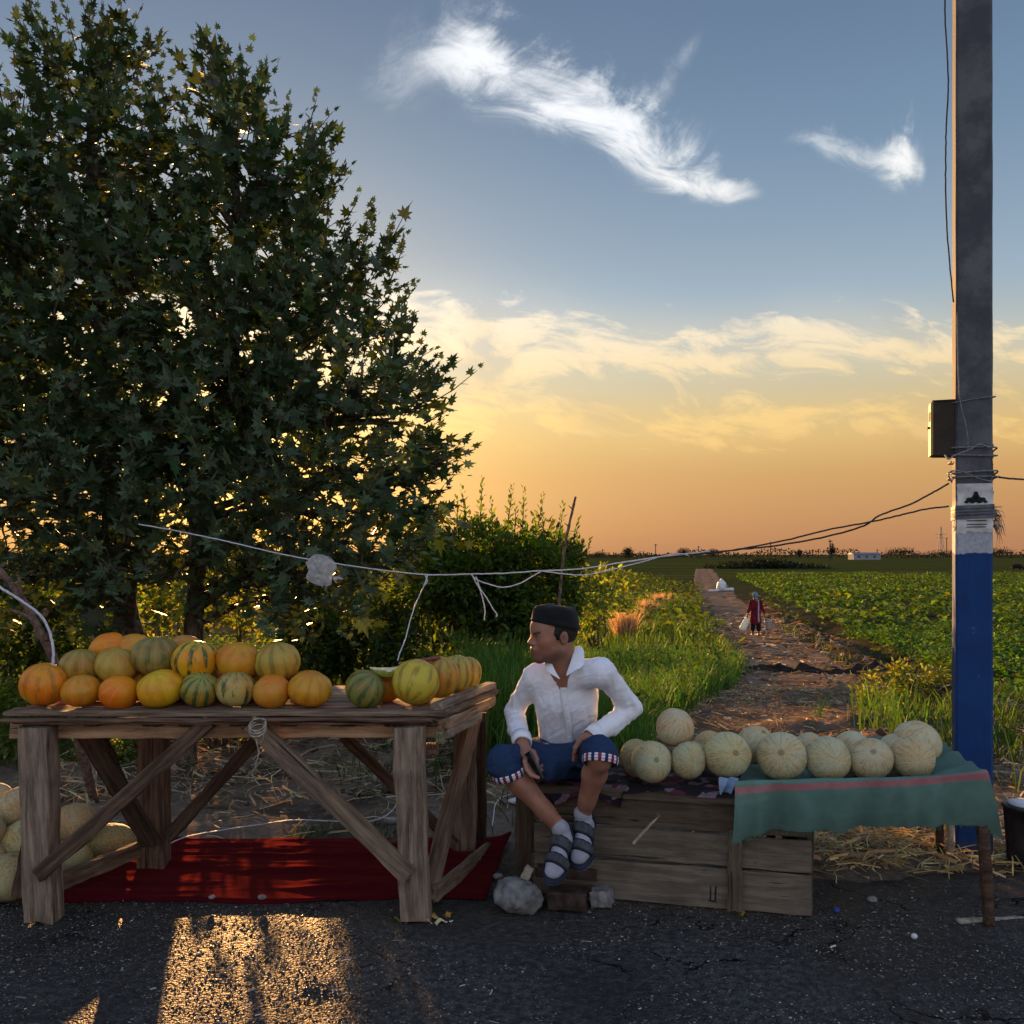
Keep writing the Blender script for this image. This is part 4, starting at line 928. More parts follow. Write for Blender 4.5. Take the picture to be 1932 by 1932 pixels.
# small fruit tree behind the man
bx = P(835, 0, 9.6)
shrub('fruit_tree', [lobe(900, 1075, 95, 85, 9.8, .7), lobe(990, 1085, 85, 90, 10, .8), lobe(1060, 1095, 40, 75, 10.2, .5), lobe(840, 1110, 80, 75, 9.6, .6), lobe(960, 1160, 110, 50, 9.8, .7), lobe(800, 1050, 60, 70, 10.5, .6)],
    19000, .082, (.072, .125, .033), 21, 'small bushy fruit tree with upright shoots, right of the plane trees', 'shrubs and small trees behind the stalls', cat='tree', stem=.05, base_px=(bx[0], 9.6),
    shoots=[(P(x, y, 9.9), l, (s, 0, 1)) for x, y, l, s in [(880, 1000, .42, -.05), (905, 1000, .5, 0), (930, 1010, .35, .05), (955, 1010, .48, .05), (985, 1020, .5, 0), (1008, 1030, .5, .1), (1030, 1040, .36, .05), (1048, 1050, .52, .1), (1070, 1060, .42, .25), (1090, 1090, .4, .35), (1085, 1070, .3, .15), (865, 1010, .35, -.1), (970, 1030, .4, .1), (1098, 1120, .25, .5)]])
SG = 'shrubs and small trees behind the stalls'
for a in [
    ([lobe(10, 1210, 110, 110, 8.8, .6), lobe(90, 1180, 70, 80, 9, .5)], 3200, .085, (0.066, 0.114, 0.033), 31, 'dark shrub at the left edge behind the dead branch'),
    ([lobe(185, 1200, 75, 80, 10.5, .6), lobe(150, 1260, 70, 60, 10, .5)], 2400, .085, (0.075, 0.131, 0.031), 32, 'shrub between the dead branch and the leaning trunk'),
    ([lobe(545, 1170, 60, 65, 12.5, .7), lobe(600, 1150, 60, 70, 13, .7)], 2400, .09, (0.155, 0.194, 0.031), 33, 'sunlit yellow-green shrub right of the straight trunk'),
    ([lobe(660, 1190, 85, 95, 9.8, .6), lobe(600, 1225, 60, 65, 9.6, .5), lobe(560, 1190, 55, 62, 9.4, .4)], 4400, .085, (0.066, 0.110, 0.031), 34, 'dark shrub above the gap between the melon groups'),  # leftmost lobe added to block sun from the right of the road patch
    ([lobe(765, 1225, 70, 60, 9.2, .5), lobe(720, 1180, 60, 60, 9.8, .5)], 2400, .075, (0.061, 0.101, 0.033), 35, 'dark shrub behind the cut melon slice'),
    ([lobe(860, 1250, 70, 45, 8.8, .4)], 1200, .07, (0.083, 0.131, 0.036), 36, 'low shrub at the foot of the small fruit tree'),
    ([lobe(-10, 1330, 60, 50, 6.9, .4), lobe(55, 1370, 50, 35, 6.8, .35)], 1300, .06, (0.088, 0.155, 0.039), 37, 'low weedy bush left of the melon heap'),
    ([lobe(200, 1420, 60, 35, 6.7, .3)], 800, .06, (0.088, 0.145, 0.044), 38, 'low bush seen under the left table, behind the pale post'),
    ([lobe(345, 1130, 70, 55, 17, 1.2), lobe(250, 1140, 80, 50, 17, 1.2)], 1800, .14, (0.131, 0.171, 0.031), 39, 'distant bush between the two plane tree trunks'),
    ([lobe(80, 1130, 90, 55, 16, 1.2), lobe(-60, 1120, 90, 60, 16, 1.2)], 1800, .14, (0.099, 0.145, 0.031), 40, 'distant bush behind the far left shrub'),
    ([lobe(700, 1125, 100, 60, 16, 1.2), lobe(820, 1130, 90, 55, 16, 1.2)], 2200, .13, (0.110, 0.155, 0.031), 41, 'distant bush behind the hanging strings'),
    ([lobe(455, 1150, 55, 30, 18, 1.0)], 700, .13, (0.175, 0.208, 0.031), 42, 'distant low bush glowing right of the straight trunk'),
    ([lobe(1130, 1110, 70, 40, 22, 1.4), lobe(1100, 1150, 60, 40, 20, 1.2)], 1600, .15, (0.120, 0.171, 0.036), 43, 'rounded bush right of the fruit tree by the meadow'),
    ([lobe(425, 1325, 70, 45, 7.1, .3), lobe(470, 1375, 50, 35, 7.0, .25)], 420, .06, (.060, .100, .024), 45, 'sparse sapling seen under the table between its crossed braces'),  # sapling put in to break up the sunlight on the road
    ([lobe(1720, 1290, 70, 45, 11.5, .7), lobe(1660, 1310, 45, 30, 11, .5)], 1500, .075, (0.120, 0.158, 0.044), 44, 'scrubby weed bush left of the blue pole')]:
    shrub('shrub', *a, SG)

# tall dry stick standing behind the man
mb = MB(); sp = smooth_path([P(1050, 1240, 6.2), P(1056, 1130, 6.2), P(1064, 1040, 6.2), P(1075, 985, 6.2), P(1086, 937, 6.2)], 6)
sp[0, 2] = float(G(sp[0, 0], sp[0, 1])) - .05; mb.tube(sp, np.linspace(.013, .008, len(sp)), 7, wob=.25)
for k in (9, 13, 17, 21): mb.tube([sp[k], sp[k] + [.03 * (-1) ** k, 0, .025]], [.006, .002], 5)
obj('dry_stick', mb.mesh('dry_stick', True), M_TWIG, label='tall thin dry stick standing upright behind the man', category='stick')

# ------------------------------------------------------------------ far edge of the fields
def blobtree(name, px, py_top, py_base, wpx, D, label, colour=(.018, .024, .012), n=1100, cat='tree', group='far trees on the horizon', trunk=True):
    top, bot = P(px, py_top, D), P(px, py_base, D); bot[2] = float(G(bot[0], bot[1])); h = top[2] - bot[2]; w = wpx / FP * D / 2
    root = thing(name, bot, label, cat, group); r = np.random.default_rng(int(px * 7 + D))
    q = unit(r.normal(0, 1, (n, 3))) * (r.random((n, 1)) ** .5); p = bot + np.array([0, 0, h * .58]) + q * [w, w, h * .44] * (1 + .25 * r.normal(0, 1, (n, 1)) * .6)
    obj('crown', leaf_mesh('crown', p, r.normal(0, 1, (n, 3)), r.normal(0, 1, (n, 3)), np.full(n, max(h * .10, .4)) * r.uniform(.5, 1.2, n), vary(colour, n, .25, .08), LEAF_QUAD), M_FAR, root, kind='stuff')
    mb = MB(); mb.tube([bot, bot + [0, 0, h * .6]], [h * .03, h * .012], 6); obj('trunk', mb.mesh('trunk'), M_BARK, root)
blobtree('far_tree', 1185, 1033, 1052, 22, 420, 'round dark tree standing out on the horizon left of the path')
blobtree('far_tree', 1570, 1024, 1050, 11, 380, 'slim upright tree on the horizon beside a utility pole', n=300)
blobtree('far_tree', 1290, 1034, 1050, 30, 560, 'low dark tree group on the horizon above the path end')
blobtree('far_tree', 1345, 1036, 1050, 24, 600, 'small dark tree on the horizon right of the path end')
blobtree('far_tree', 1700, 1033, 1050, 62, 480, 'broad dark clump of trees left of the lattice pylon')
blobtree('far_tree', 1775, 1037, 1050, 60, 520, 'flat dark clump of trees under the lattice pylon')
blobtree('far_tree', 1885, 1033, 1050, 60, 480, 'dark clump of trees on the horizon right of the blue pole')
blobtree('far_tree', 1130, 1040, 1052, 34, 500, 'low dark clump on the horizon beside the fruit tree')
blobtree('far_tree', 1508, 1037, 1050, 10, 640, 'small pointed tree on the horizon over the dark embankment')
# continuous low wood along the horizon
m_ = 16000; D_ = rng.uniform(620, 760, m_); pxx = rng.uniform(-500, 2600, m_); hgt = (3.0 + 5.0 * np.clip(fbm(np.stack([pxx * .02, D_ * 0, D_ * 0], -1), 4, 81) + .35, 0, 1)) * rng.random(m_)
obj('horizon_wood', leaf_mesh('horizon_wood', np.column_stack([(pxx - 966) / FP * D_, D_, -1.42 + hgt]), rng.normal(0, 1, (m_, 3)), rng.normal(0, 1, (m_, 3)), rng.uniform(.8, 2.2, m_), vary((.024, .026, .016), m_, .25, .08), LEAF_QUAD), M_FAR,
    kind='stuff', label='dark line of distant trees along the horizon', category='trees')
m_ = 2600; D_ = rng.uniform(180, 200, m_); pxx = rng.normal(1440, 55, m_).clip(1335, 1560); hgt = 1.7 * np.exp(-((pxx - 1440) / 75) ** 2) * rng.random(m_)
obj('embankment_scrub', leaf_mesh('embankment_scrub', np.column_stack([(pxx - 966) / FP * D_, D_, -1.42 + hgt]), rng.normal(0, 1, (m_, 3)), rng.normal(0, 1, (m_, 3)), rng.uniform(.5, 1.1, m_), vary((.022, .028, .010), m_, .25, .08), LEAF_QUAD), M_FAR,
    kind='stuff', label='dark scrub on a low embankment at the end of the path', category='scrub')
def power_pole(px, top, D, label, arm=True, w=.13):
    t_ = P(px, top, D); z0 = float(G(t_[0], D)); root = thing('utility_pole', (t_[0], D, z0), label, 'utility pole', 'utility poles on the horizon')
    mb = MB(); mb.tube([(t_[0], D, z0), (t_[0], D, t_[2])], [w * 1.3, w], 6); obj('post', mb.mesh('post'), M_WIRED, root)
    if arm: mb = MB(); mb.tube([(t_[0] - 1.1, D, t_[2] - .7), (t_[0] + 1.1, D, t_[2] - .7)], [w * .7, w * .7], 5); obj('crossarm', mb.mesh('crossarm'), M_WIRED, root)
for px, top, D, l in [(1237, 1026, 520, 'far utility pole left of the path end'), (1318, 1030, 560, 'far utility pole just right of the path end'), (1454, 1022, 430, 'far utility pole above the crossing cables'), (1566, 1018, 380, 'far utility pole beside the slim tree'), (1137, 1036, 560, 'leftmost far utility pole near the fruit tree'), (1655, 1036, 560, 'far utility pole left of the broad tree clump')]:
    power_pole(px, top, D, l, w=.22)
# lattice pylon
D = 700; c = P(1775, 992, D); z0 = -1.42; H = c[2] - z0; root = thing('lattice_pylon', (c[0], D, z0), 'tall steel lattice pylon on the horizon left of the blue pole', 'pylon')
for k, (sx, sy) in enumerate(((-1, -1), (1, -1), (1, 1), (-1, 1))):
    mb = MB(); mb.tube([(c[0] + sx * 2.1, D + sy * 2.1, z0), (c[0] + sx * .8, D + sy * .8, z0 + H * .7), (c[0] + sx * .2, D + sy * .2, z0 + H)], [.22, .18, .12], 5); obj('leg', mb.mesh('leg'), M_WIREG, root)
mb = MB()
for k in range(6):
    z1, z2 = z0 + H * k / 6, z0 + H * (k + 1) / 6; w1, w2 = 2.1 - 1.9 * k / 6, 2.1 - 1.9 * (k + 1) / 6
    for sy in (-1, 1): mb.tube([(c[0] - w1, D + sy * w1, z1), (c[0] + w2, D + sy * w2, z2)], [.1, .1], 4); mb.tube([(c[0] + w1, D + sy * w1, z1), (c[0] - w2, D + sy * w2, z2)], [.1, .1], 4)
obj('lattice', mb.mesh('lattice'), M_WIREG, root)
for zf, wv in ((.62, 3.6), (.74, 4.6)): mb = MB(); mb.tube([(c[0] - wv, D, z0 + H * zf), (c[0] + wv, D, z0 + H * zf)], [.14, .14], 5); obj('crossarm', mb.mesh('crossarm'), M_WIREG, root)
power_pole(1786, 1014, 760, 'slim mast just right of the lattice pylon', w=.3)
# low white farm building
D = 460; a_, b_ = P(1611, 1043, D), P(1662, 1052, D); root = thing('farm_building', ((a_[0] + b_[0]) / 2, D, -1.42), 'low pale farm building on the horizon', 'building')
mb = MB(); mb.box((a_[0], D, -1.45), (b_[0], D + 8, 1.3)); obj('wall', mb.mesh('wall'), M_BRICKW, root)
mb = MB(); mb.add([(a_[0] - .4, D - .4, 1.3), (b_[0] + .4, D - .4, 1.3), (b_[0] + .4, D + 8.4, 1.3), (a_[0] - .4, D + 8.4, 1.3), (a_[0] - .4, D + 4, 2.3), (b_[0] + .4, D + 4, 2.3)], [(0, 1, 5, 4), (2, 3, 4, 5), (0, 4, 3), (1, 2, 5), (0, 3, 2, 1)]); obj('roof', mb.mesh('roof'), M_WIREG, root)
for k in range(3):
    x0 = a_[0] + 2 + k * 4; mb = MB(); mb.box((x0, D - .03, -.4), (x0 + 1.2, D + .02, .6)); obj('window', mb.mesh('window'), M_DARKM, root)
# black cow grazing
D = 150; c = P(1918, 1068, D); z0 = float(G(c[0], D)); s = SDF((c[0] - 2, D - 1, z0 - .1), (c[0] + 2, D + 1, z0 + 1.9), .06)
s.ell((c[0], D, z0 + .95), (.85, .36, .38), .1); s.ell((c[0] + .45, D, z0 + .92), (.42, .34, .4), .1); s.cone((c[0] + .75, D, z0 + 1.0), (c[0] + 1.2, D, z0 + .5), .2, .14, .1); s.cone((c[0] + 1.2, D, z0 + .48), (c[0] + 1.4, D, z0 + .14), .14, .09, .06)
for lx in (-.62, .58):
    for ly in (-.18, .18): s.chain([(c[0] + lx, D + ly, z0 + .75), (c[0] + lx + (.1 if lx < 0 else 0), D + ly, z0 + .42), (c[0] + lx, D + ly, z0 + .02)], [.15, .09, .07], .08)
s.chain([(c[0] - .85, D, z0 + 1.15), (c[0] - .98, D, z0 + .8), (c[0] - .95, D, z0 + .45)], [.04, .035, .05], .04)
for sy in (-1, 1): s.cone((c[0] + 1.15, D + sy * .12, z0 + .6), (c[0] + 1.1, D + sy * .28, z0 + .62), .06, .04, .03)
obj('cow', mesh_np('cow', *s.mesh()), M_COW, label='small black cow grazing at the far right edge', category='cow')

# ------------------------------------------------------------------ the left table
TZ = .893                                            # its top
tab = thing('melon_table', (-1.2, 4.2, 0), 'rough wooden trestle table with crossed braces, loaded with orange melons', 'table')
def gp(px, py): D = CAM[2] * FP / (py - 1045); return P(px, py, D)
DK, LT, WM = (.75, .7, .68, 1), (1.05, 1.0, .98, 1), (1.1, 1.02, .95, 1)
plank('leg', P(82, 1731, 3.83), P(72, 1368, 3.80), .122, .105, M_WOOD, tab, (0, 1, 0), 1, LT, .005)
plank('leg', P(784, 1729, 3.83), P(772, 1368, 3.80), .124, .105, M_WOOD, tab, (0, 1, 0), 2, LT, .005)
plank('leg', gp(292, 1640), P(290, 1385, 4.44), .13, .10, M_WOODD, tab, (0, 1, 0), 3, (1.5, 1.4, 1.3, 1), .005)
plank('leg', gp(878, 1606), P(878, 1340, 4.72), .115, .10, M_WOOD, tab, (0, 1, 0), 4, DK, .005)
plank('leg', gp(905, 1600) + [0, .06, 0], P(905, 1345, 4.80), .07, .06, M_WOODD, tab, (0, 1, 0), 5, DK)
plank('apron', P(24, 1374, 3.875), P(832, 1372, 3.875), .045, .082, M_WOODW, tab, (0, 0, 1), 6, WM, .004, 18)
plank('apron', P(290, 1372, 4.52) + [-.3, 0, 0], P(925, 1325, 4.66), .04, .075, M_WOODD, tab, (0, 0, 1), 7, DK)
for k in range(6):
    t = (k + .5) / 6; a = np.array([-2.16 + .2 * t + random.uniform(-.015, .015), 3.80 + .76 * t, TZ - .012]); b = np.array([-.315 + .2 * t + random.uniform(-.01, .01), 3.80 + .76 * t, TZ - .012])
    plank('top_board', a, b, .121, .022, M_WOODW if k % 2 else M_WOOD, tab, (0, 0, 1), 20 + k, (.85, .75, .68, 1) if k == 0 else None, .004, 16)
plank('edge_strip', (-2.15, 3.785, TZ - .034), (-.33, 3.785, TZ - .031), .06, .010, M_WOODD, tab, (0, 0, 1), 30, (1.7, 1.5, 1.4, 1), .005, 22)
plank('edge_strip', (-2.10, 3.80, TZ - .047), (-1.05, 3.79, TZ - .044), .05, .008, M_WOODD, tab, (0, 0, 1), 31, (2.0, 1.8, 1.6, 1), .006, 16)
plank('edge_strip', (-.98, 3.79, TZ - .046), (-.36, 3.80, TZ - .045), .05, .008, M_WOODD, tab, (0, 0, 1), 32, (1.6, 1.4, 1.3, 1), .006, 12)
for k in range(9):
    x0 = -2.0 + k * .205 + random.uniform(-.03, .03); plank('spacer', (x0, 3.84, TZ - .058), (x0 + random.uniform(.05, .11), 3.84, TZ - .058), .06, .018, M_WOODD, tab, (0, 0, 1), 40 + k)
e0, e1 = P(826, 1337, 3.83), P(926, 1296, 4.60)
plank('end_rail', e0 + [0, 0, .010], e1 + [0, 0, .010], .055, .030, M_WOOD, tab, (0, 0, 1), 50, LT)
plank('end_rail', e0 + [.012, .01, -.022], e1 + [.012, 0, -.022], .05, .028, M_WOOD, tab, (0, 0, 1), 51, DK)
plank('end_board', P(842, 1365, 3.86), P(931, 1322, 4.62), .03, .045, M_WOODW, tab, (0, 0, 1), 52, (.85, .85, .85, 1))
plank('end_board', P(838, 1384, 3.86), P(905, 1352, 4.3), .03, .045, M_WOOD, tab, (0, 0, 1), 53, LT)
plank('end_block', P(822, 1390, 3.84), P(838, 1390, 3.84), .05, .05, M_WOOD, tab, (0, 0, 1), 54)
plank('end_block', P(805, 1412, 3.93), P(826, 1412, 3.93), .05, .045, M_WOOD, tab, (0, 0, 1), 55)
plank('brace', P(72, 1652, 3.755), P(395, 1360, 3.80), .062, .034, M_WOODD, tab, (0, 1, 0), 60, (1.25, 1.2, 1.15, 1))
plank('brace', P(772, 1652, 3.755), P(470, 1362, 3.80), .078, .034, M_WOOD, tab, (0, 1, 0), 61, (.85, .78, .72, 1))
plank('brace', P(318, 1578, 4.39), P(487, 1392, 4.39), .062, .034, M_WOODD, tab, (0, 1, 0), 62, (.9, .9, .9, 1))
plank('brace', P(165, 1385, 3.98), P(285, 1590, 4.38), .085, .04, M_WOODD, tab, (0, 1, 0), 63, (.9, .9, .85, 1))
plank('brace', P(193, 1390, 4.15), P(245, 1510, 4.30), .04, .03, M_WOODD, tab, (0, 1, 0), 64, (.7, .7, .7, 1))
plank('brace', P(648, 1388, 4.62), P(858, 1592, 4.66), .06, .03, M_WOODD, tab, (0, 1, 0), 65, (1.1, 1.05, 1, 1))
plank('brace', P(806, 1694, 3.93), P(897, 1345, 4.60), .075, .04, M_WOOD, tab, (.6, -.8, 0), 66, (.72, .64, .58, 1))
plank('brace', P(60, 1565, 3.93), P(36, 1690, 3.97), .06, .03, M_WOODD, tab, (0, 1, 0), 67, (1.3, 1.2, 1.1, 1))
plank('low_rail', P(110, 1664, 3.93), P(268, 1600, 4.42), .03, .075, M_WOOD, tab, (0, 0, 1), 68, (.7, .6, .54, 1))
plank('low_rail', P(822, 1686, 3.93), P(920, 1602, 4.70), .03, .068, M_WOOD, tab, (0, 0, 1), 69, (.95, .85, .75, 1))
# twine tied round a brace
mb = MB(); c = P(486, 1378, 3.735); th = np.linspace(0, 6.28, 12)
for k in range(3): mb.tube(np.column_stack([c[0] + .034 * np.cos(th), c[1] + .035 * np.sin(th), c[2] + .012 * k + .02 * np.sin(th)]), .004, 5, cap=False)
mb.tube(smooth_path([c + [0, -.03, 0], P(484, 1398, 3.73), P(489, 1420, 3.73)], 5), .004, 5); mb.tube(smooth_path([c + [.01, -.03, 0], P(497, 1388, 3.72), P(492, 1402, 3.72)], 5), .0035, 5)
mb.tube(smooth_path([P(489, 1420, 3.73), P(481, 1448, 3.74), P(476, 1462, 3.75), P(490, 1482, 3.76)], 5), .0025, 5)
obj('twine', mb.mesh('twine', True), M_TWIGP, label='pale twine knotted round the right front brace of the table', category='twine')

# ------------------------------------------------------------------ melons
def melon_mesh(name, ribs, depth, seed, squash=.0):
    nu, nv = 44, 26; u = np.linspace(0, 2 * math.pi, nu, endpoint=False); w = np.linspace(0, math.pi, nv)[1:-1]
    U_, W_ = np.meshgrid(u, w); d = np.stack([np.sin(W_) * np.cos(U_), np.sin(W_) * np.sin(U_), np.cos(W_)], -1)
    r = 1 - depth * (1 - np.abs(np.cos(U_ * ribs / 2))) * np.sin(W_) ** 1.3 + .055 * fbm(d * 1.4 + seed * 3.1, 3, seed)
    r = r * (1 - squash * np.abs(np.cos(W_)) ** 6)
    v = (d * r[..., None]).reshape(-1, 3); v = np.vstack([v, [(0, 0, .975 - squash), (0, 0, -.975 + squash)]]) * .1
    m = nv - 2; f = np.array([(i * nu + k, (i + 1) * nu + k, (i + 1) * nu + (k + 1) % nu, i * nu + (k + 1) % nu) for i in range(m - 1) for k in range(nu)])
    t3 = np.array([(m * nu, k, (k + 1) % nu) for k in range(nu)] + [(m * nu + 1, (m - 1) * nu + (k + 1) % nu, (m - 1) * nu + k) for k in range(nu)])
    return mesh_np(name, v, [f, t3])
MSTR = [melon_mesh('striped_melon', 10, .016, s, .05) for s in range(6)]; MNET = [melon_mesh('netted_melon', 2, .0, 10 + s, .02) for s in range(6)]; MLONG = [melon_mesh('long_melon', 10, .02, 20 + s) for s in range(3)]
def melon(kind, px, py, rx, ry, D, label, color, tilt=(0, 0), spin=None, group=None, surf=None, depth=None):
    k_ = 1.09 if kind == 's' else 1.03; rx, ry = rx * k_, ry * k_; c = P(px, py, D); a, b = rx / FP * D, ry / FP * D
    if surf is not None: c[2] = surf + b * .985
    ms = {'s': MSTR, 'n': MNET, 'l': MLONG}[kind]; k = random.randrange(len(ms))
    o = bpy.data.objects.new('melon', ms[k]); COL.objects.link(o)
    if not ms[k].materials: ms[k].materials.append(M_STRIPED if kind == 's' else M_NETTED)
    s = Matrix.Diagonal((a * 10, (depth / FP * D if depth else (a + b) / 2) * 10, b * 10, 1))
    # squash in the world frame, then turn the fruit inside its outline
    R_ = Matrix.Rotation(spin if spin is not None else random.uniform(0, 6.28), 4, 'Z')
    T = Matrix.Rotation(tilt[0], 4, 'X') @ Matrix.Rotation(tilt[1], 4, 'Y')
    o.matrix_basis = Matrix.Translation(Vector(c)) @ (s @ T @ R_ if kind != 'l' else T @ s @ R_)
    o.color = color; o['label'] = label; o['category'] = 'melon'; o['group'] = group
    return o
YE, OR, GR, OC = (.66, .41, .007), (.70, .255, .005), (.30, .28, .04), (.58, .28, .014)
G1 = 'orange melons heaped on the left table'
for k, py, rx, ry, D, l, c, al, t in [
    (83, 1300, 40, 38.5, 3.93, 'orange ribbed melon at the left end of the table, under the white hose', OR, .35, (.15, .1)),
    (153, 1306, 34, 28, 3.92, 'small rusty-orange striped melon, second from the left in the front row', OC, .15, (.2, 0)),
    (225, 1307, 37, 25, 3.92, 'flattened bright orange melon, third from the left in the front row', OR, .05, (.6, .5)),
    (304, 1302, 42, 32, 3.92, 'large yellow melon, fourth from the left in the front row', YE, .18, (.3, -.2)),
    (378, 1301, 34, 30, 3.92, 'dark green mottled melon, fifth from the left in the front row', GR, 1.0, (.5, .3)),
    (445, 1303, 35, 31.5, 3.92, 'melon with bold pale and green stripes, front row', (.46, .40, .13), 1.0, (.05, .05)),
    (513, 1306, 35, 27, 3.92, 'plain smooth orange melon, second from the right in the front row', (.56, .27, .025), .0, (.8, .4)),
    (585, 1305, 40, 30, 3.93, 'orange-brown striped melon at the right end of the front row', OC, .25, (.3, .2))]:
    melon('s', k, py, rx, ry, D, l, (*c, al), t, group=G1, surf=TZ)
for k, py, rx, ry, D, l, c, al, t in [
    (580, 1287, 33, 26, 4.10, 'orange melon peeking out behind the rightmost front melon', OC, .2, (.3, 0)),
    (267, 1283, 30, 28, 4.08, 'shaded orange melon deep in the heap below the biggest greenish melon', OC, .2, (.3, 0)),
    (412, 1280, 33, 28, 4.10, 'shaded orange melon deep in the heap behind the bold striped one', OR, .2, (.3, 0)),
    (482, 1282, 33, 28, 4.10, 'shaded melon deep in the heap behind the plain orange one', OC, .3, (.3, 0)),
    (190, 1283, 33, 27, 4.08, 'shaded melon deep in the heap behind the flattened orange one', OC, .2, (.3, 0)),
    (340, 1280, 33, 27, 4.10, 'shaded melon deep in the heap behind the yellow one', OC, .2, (.3, 0)),
    (152, 1257, 36.5, 30.5, 4.02, 'greenish-ochre melon at the left end of the upper row', (.35, .29, .055), .45, (.1, .1)),
    (219, 1255, 38, 29, 4.0, 'ochre-yellow melon, second from the left in the upper row', (.44, .31, .045), .2, (.4, .2)),
    (294, 1238, 43, 35, 4.03, 'biggest olive-green ribbed melon on top of the heap', (.26, .23, .06), .7, (.05, .05)),
    (369, 1247, 41, 37, 4.0, 'yellow melon with dark green broken stripes in the upper row', YE, 1.0, (.0, .1)),
    (450, 1247, 38.5, 33, 4.0, 'orange-brown striped melon, second from the right in the upper row', OC, .15, (.2, .2)),
    (524, 1249, 39, 36, 4.0, 'round olive-yellow melon at the right end of the upper row', (.43, .33, .05), .5, (.1, -.1)),
    (205, 1226, 37, 26, 4.18, 'orange melon at the back, highest at the left of the heap', OR, .05, (.6, 1.2)),
    (257, 1228, 36, 26, 4.2, 'bright orange melon at the back, half hidden by the biggest melon', (.58, .28, .025), .05, (.4, .5)),
    (352, 1230, 36, 25, 4.2, 'tan melon at the back, behind the dark-striped yellow one', (.46, .30, .08), .1, (.4, .5))]:
    melon('s', k, py, rx, ry, D, l, (*c, al), t, group=G1, surf=TZ if D > 4.05 and py > 1270 else None)
G2 = 'yellow and green melons at the right end of the table'
for k, py, rx, ry, D, l, c, al, t in [
    (690, 1302, 38, 30, 3.93, 'dark green melon with orange ends, left of the cut melons', (.19, .20, .045), .9, (.1, .6)),
    (727, 1304, 30, 27, 4.06, 'shaded orange melon half hidden below the cut slice', OR, .1, (.4, .4)),
    (785, 1292, 42, 41, 3.95, 'large bright yellow-green melon with a round scar near its top', (.52, .42, .04), .5, (-.55, .35)),
    (830, 1285, 33, 38, 4.13, 'upright orange and green melon directly right of the scarred one', (.46, .29, .035), .5, (.1, .1)),
    (861, 1280, 29, 35, 4.27, 'yellow-green upright melon, second from the right end of the table', (.42, .36, .05), .7, (.1, .1)),
    (884, 1277, 22, 29, 4.42, 'small orange-green melon at the far right end of the table', (.42, .30, .04), .7, (.1, .1))]:
    melon('s', k, py, rx, ry, D, l, (*c, al), t, group=G2, surf=TZ)
# scar on the big melon is its blossom end: a small pale disc as a part of nothing but the fruit's own skin
# cut wedge lying on top
mb = MB(); nu = 18
c = P(738, 1262, 3.97); a_ = np.linspace(0, math.pi, nu)
arc = lambda r, z, y: np.column_stack([-.078 * np.cos(a_) * (r / .07), np.full(nu, y), z - r * np.sin(a_)])
secs = []
for j, w_ in enumerate(np.linspace(-1, 1, 9)):
    k_ = math.sqrt(max(1 - w_ * w_, .02)); secs.append(np.column_stack([-.095 * np.cos(a_) * k_, np.full(nu, w_ * .055), -.040 * np.sin(a_) * k_]))
V_ = np.concatenate(secs); F_ = [(j * nu + k, (j + 1) * nu + k, (j + 1) * nu + k + 1, j * nu + k + 1) for j in range(8) for k in range(nu - 1)]
V_[:, 2] += .018 * (V_[:, 0] / .095) ** 2 + .012 * V_[:, 0] / .095; V_ = V_ + c
sl = thing('melon_slice', c, 'cut slice of green-rinded melon lying cut side up on the melons', 'melon slice')
mb.add(V_, F_); obj('rind', mb.mesh('rind', True), M_RIND, sl)
mb = MB(); top = np.array([s_ for j in range(9) for s_ in (V_[j * nu], V_[j * nu + nu - 1])]); top[:, 2] += .001
F_ = [(2 * j, 2 * j + 1, 2 * j + 3, 2 * j + 2) for j in range(8)]; inner = top.copy(); inner[:, 2] -= .012; inner = c + (inner - c) * [.82, .8, 1]
mb.add(top, []); mb.f += []
V2 = np.vstack([top, inner]); n0 = len(top); F2 = []
for j in range(8): F2 += [(2 * j, 2 * j + 2, n0 + 2 * j + 2, n0 + 2 * j), (2 * j + 1, n0 + 2 * j + 1, n0 + 2 * j + 3, 2 * j + 3), (n0 + 2 * j, n0 + 2 * j + 2, n0 + 2 * j + 3, n0 + 2 * j + 1)]
mb = MB(); mb.add(V2, F2); obj('flesh', mb.mesh('flesh'), M_FLESH, sl)
# knife
h0, h1, b1_ = P(787, 1248, 4.05), P(830, 1240, 4.10), P(752, 1252, 4.0)
kn = thing('knife', h0, 'knife with a reddish wooden handle lying on the melons at the table end', 'knife')
mb = MB(); mb.tube(smooth_path([h0, (h0 + h1) / 2 + [0, 0, .001], h1], 5), [.008, .010, .0105, .010, .009, .0095, .010, .011, .0105, .010, .006], 8); obj('handle', mb.mesh('handle', True), M_KNIFE, kn)
dv = unit(h0 - b1_); mb = MB(); n_ = np.array([0, 0, 1.0]); s_ = np.cross(dv, n_)
mb.add([h0 - s_ * .001 + n_ * .008, h0 - s_ * .001 - n_ * .010, b1_ - n_ * .004, b1_ + n_ * .006, h0 + s_ * .001 + n_ * .008, h0 + s_ * .001 - n_ * .010, b1_ + s_ * .0005 - n_ * .004, b1_ + s_ * .0005 + n_ * .006],
       [(0, 1, 2, 3), (7, 6, 5, 4), (0, 3, 7, 4), (1, 5, 6, 2), (3, 2, 6, 7), (0, 4, 5, 1)]); obj('blade', mb.mesh('blade'), M_STEEL, kn)

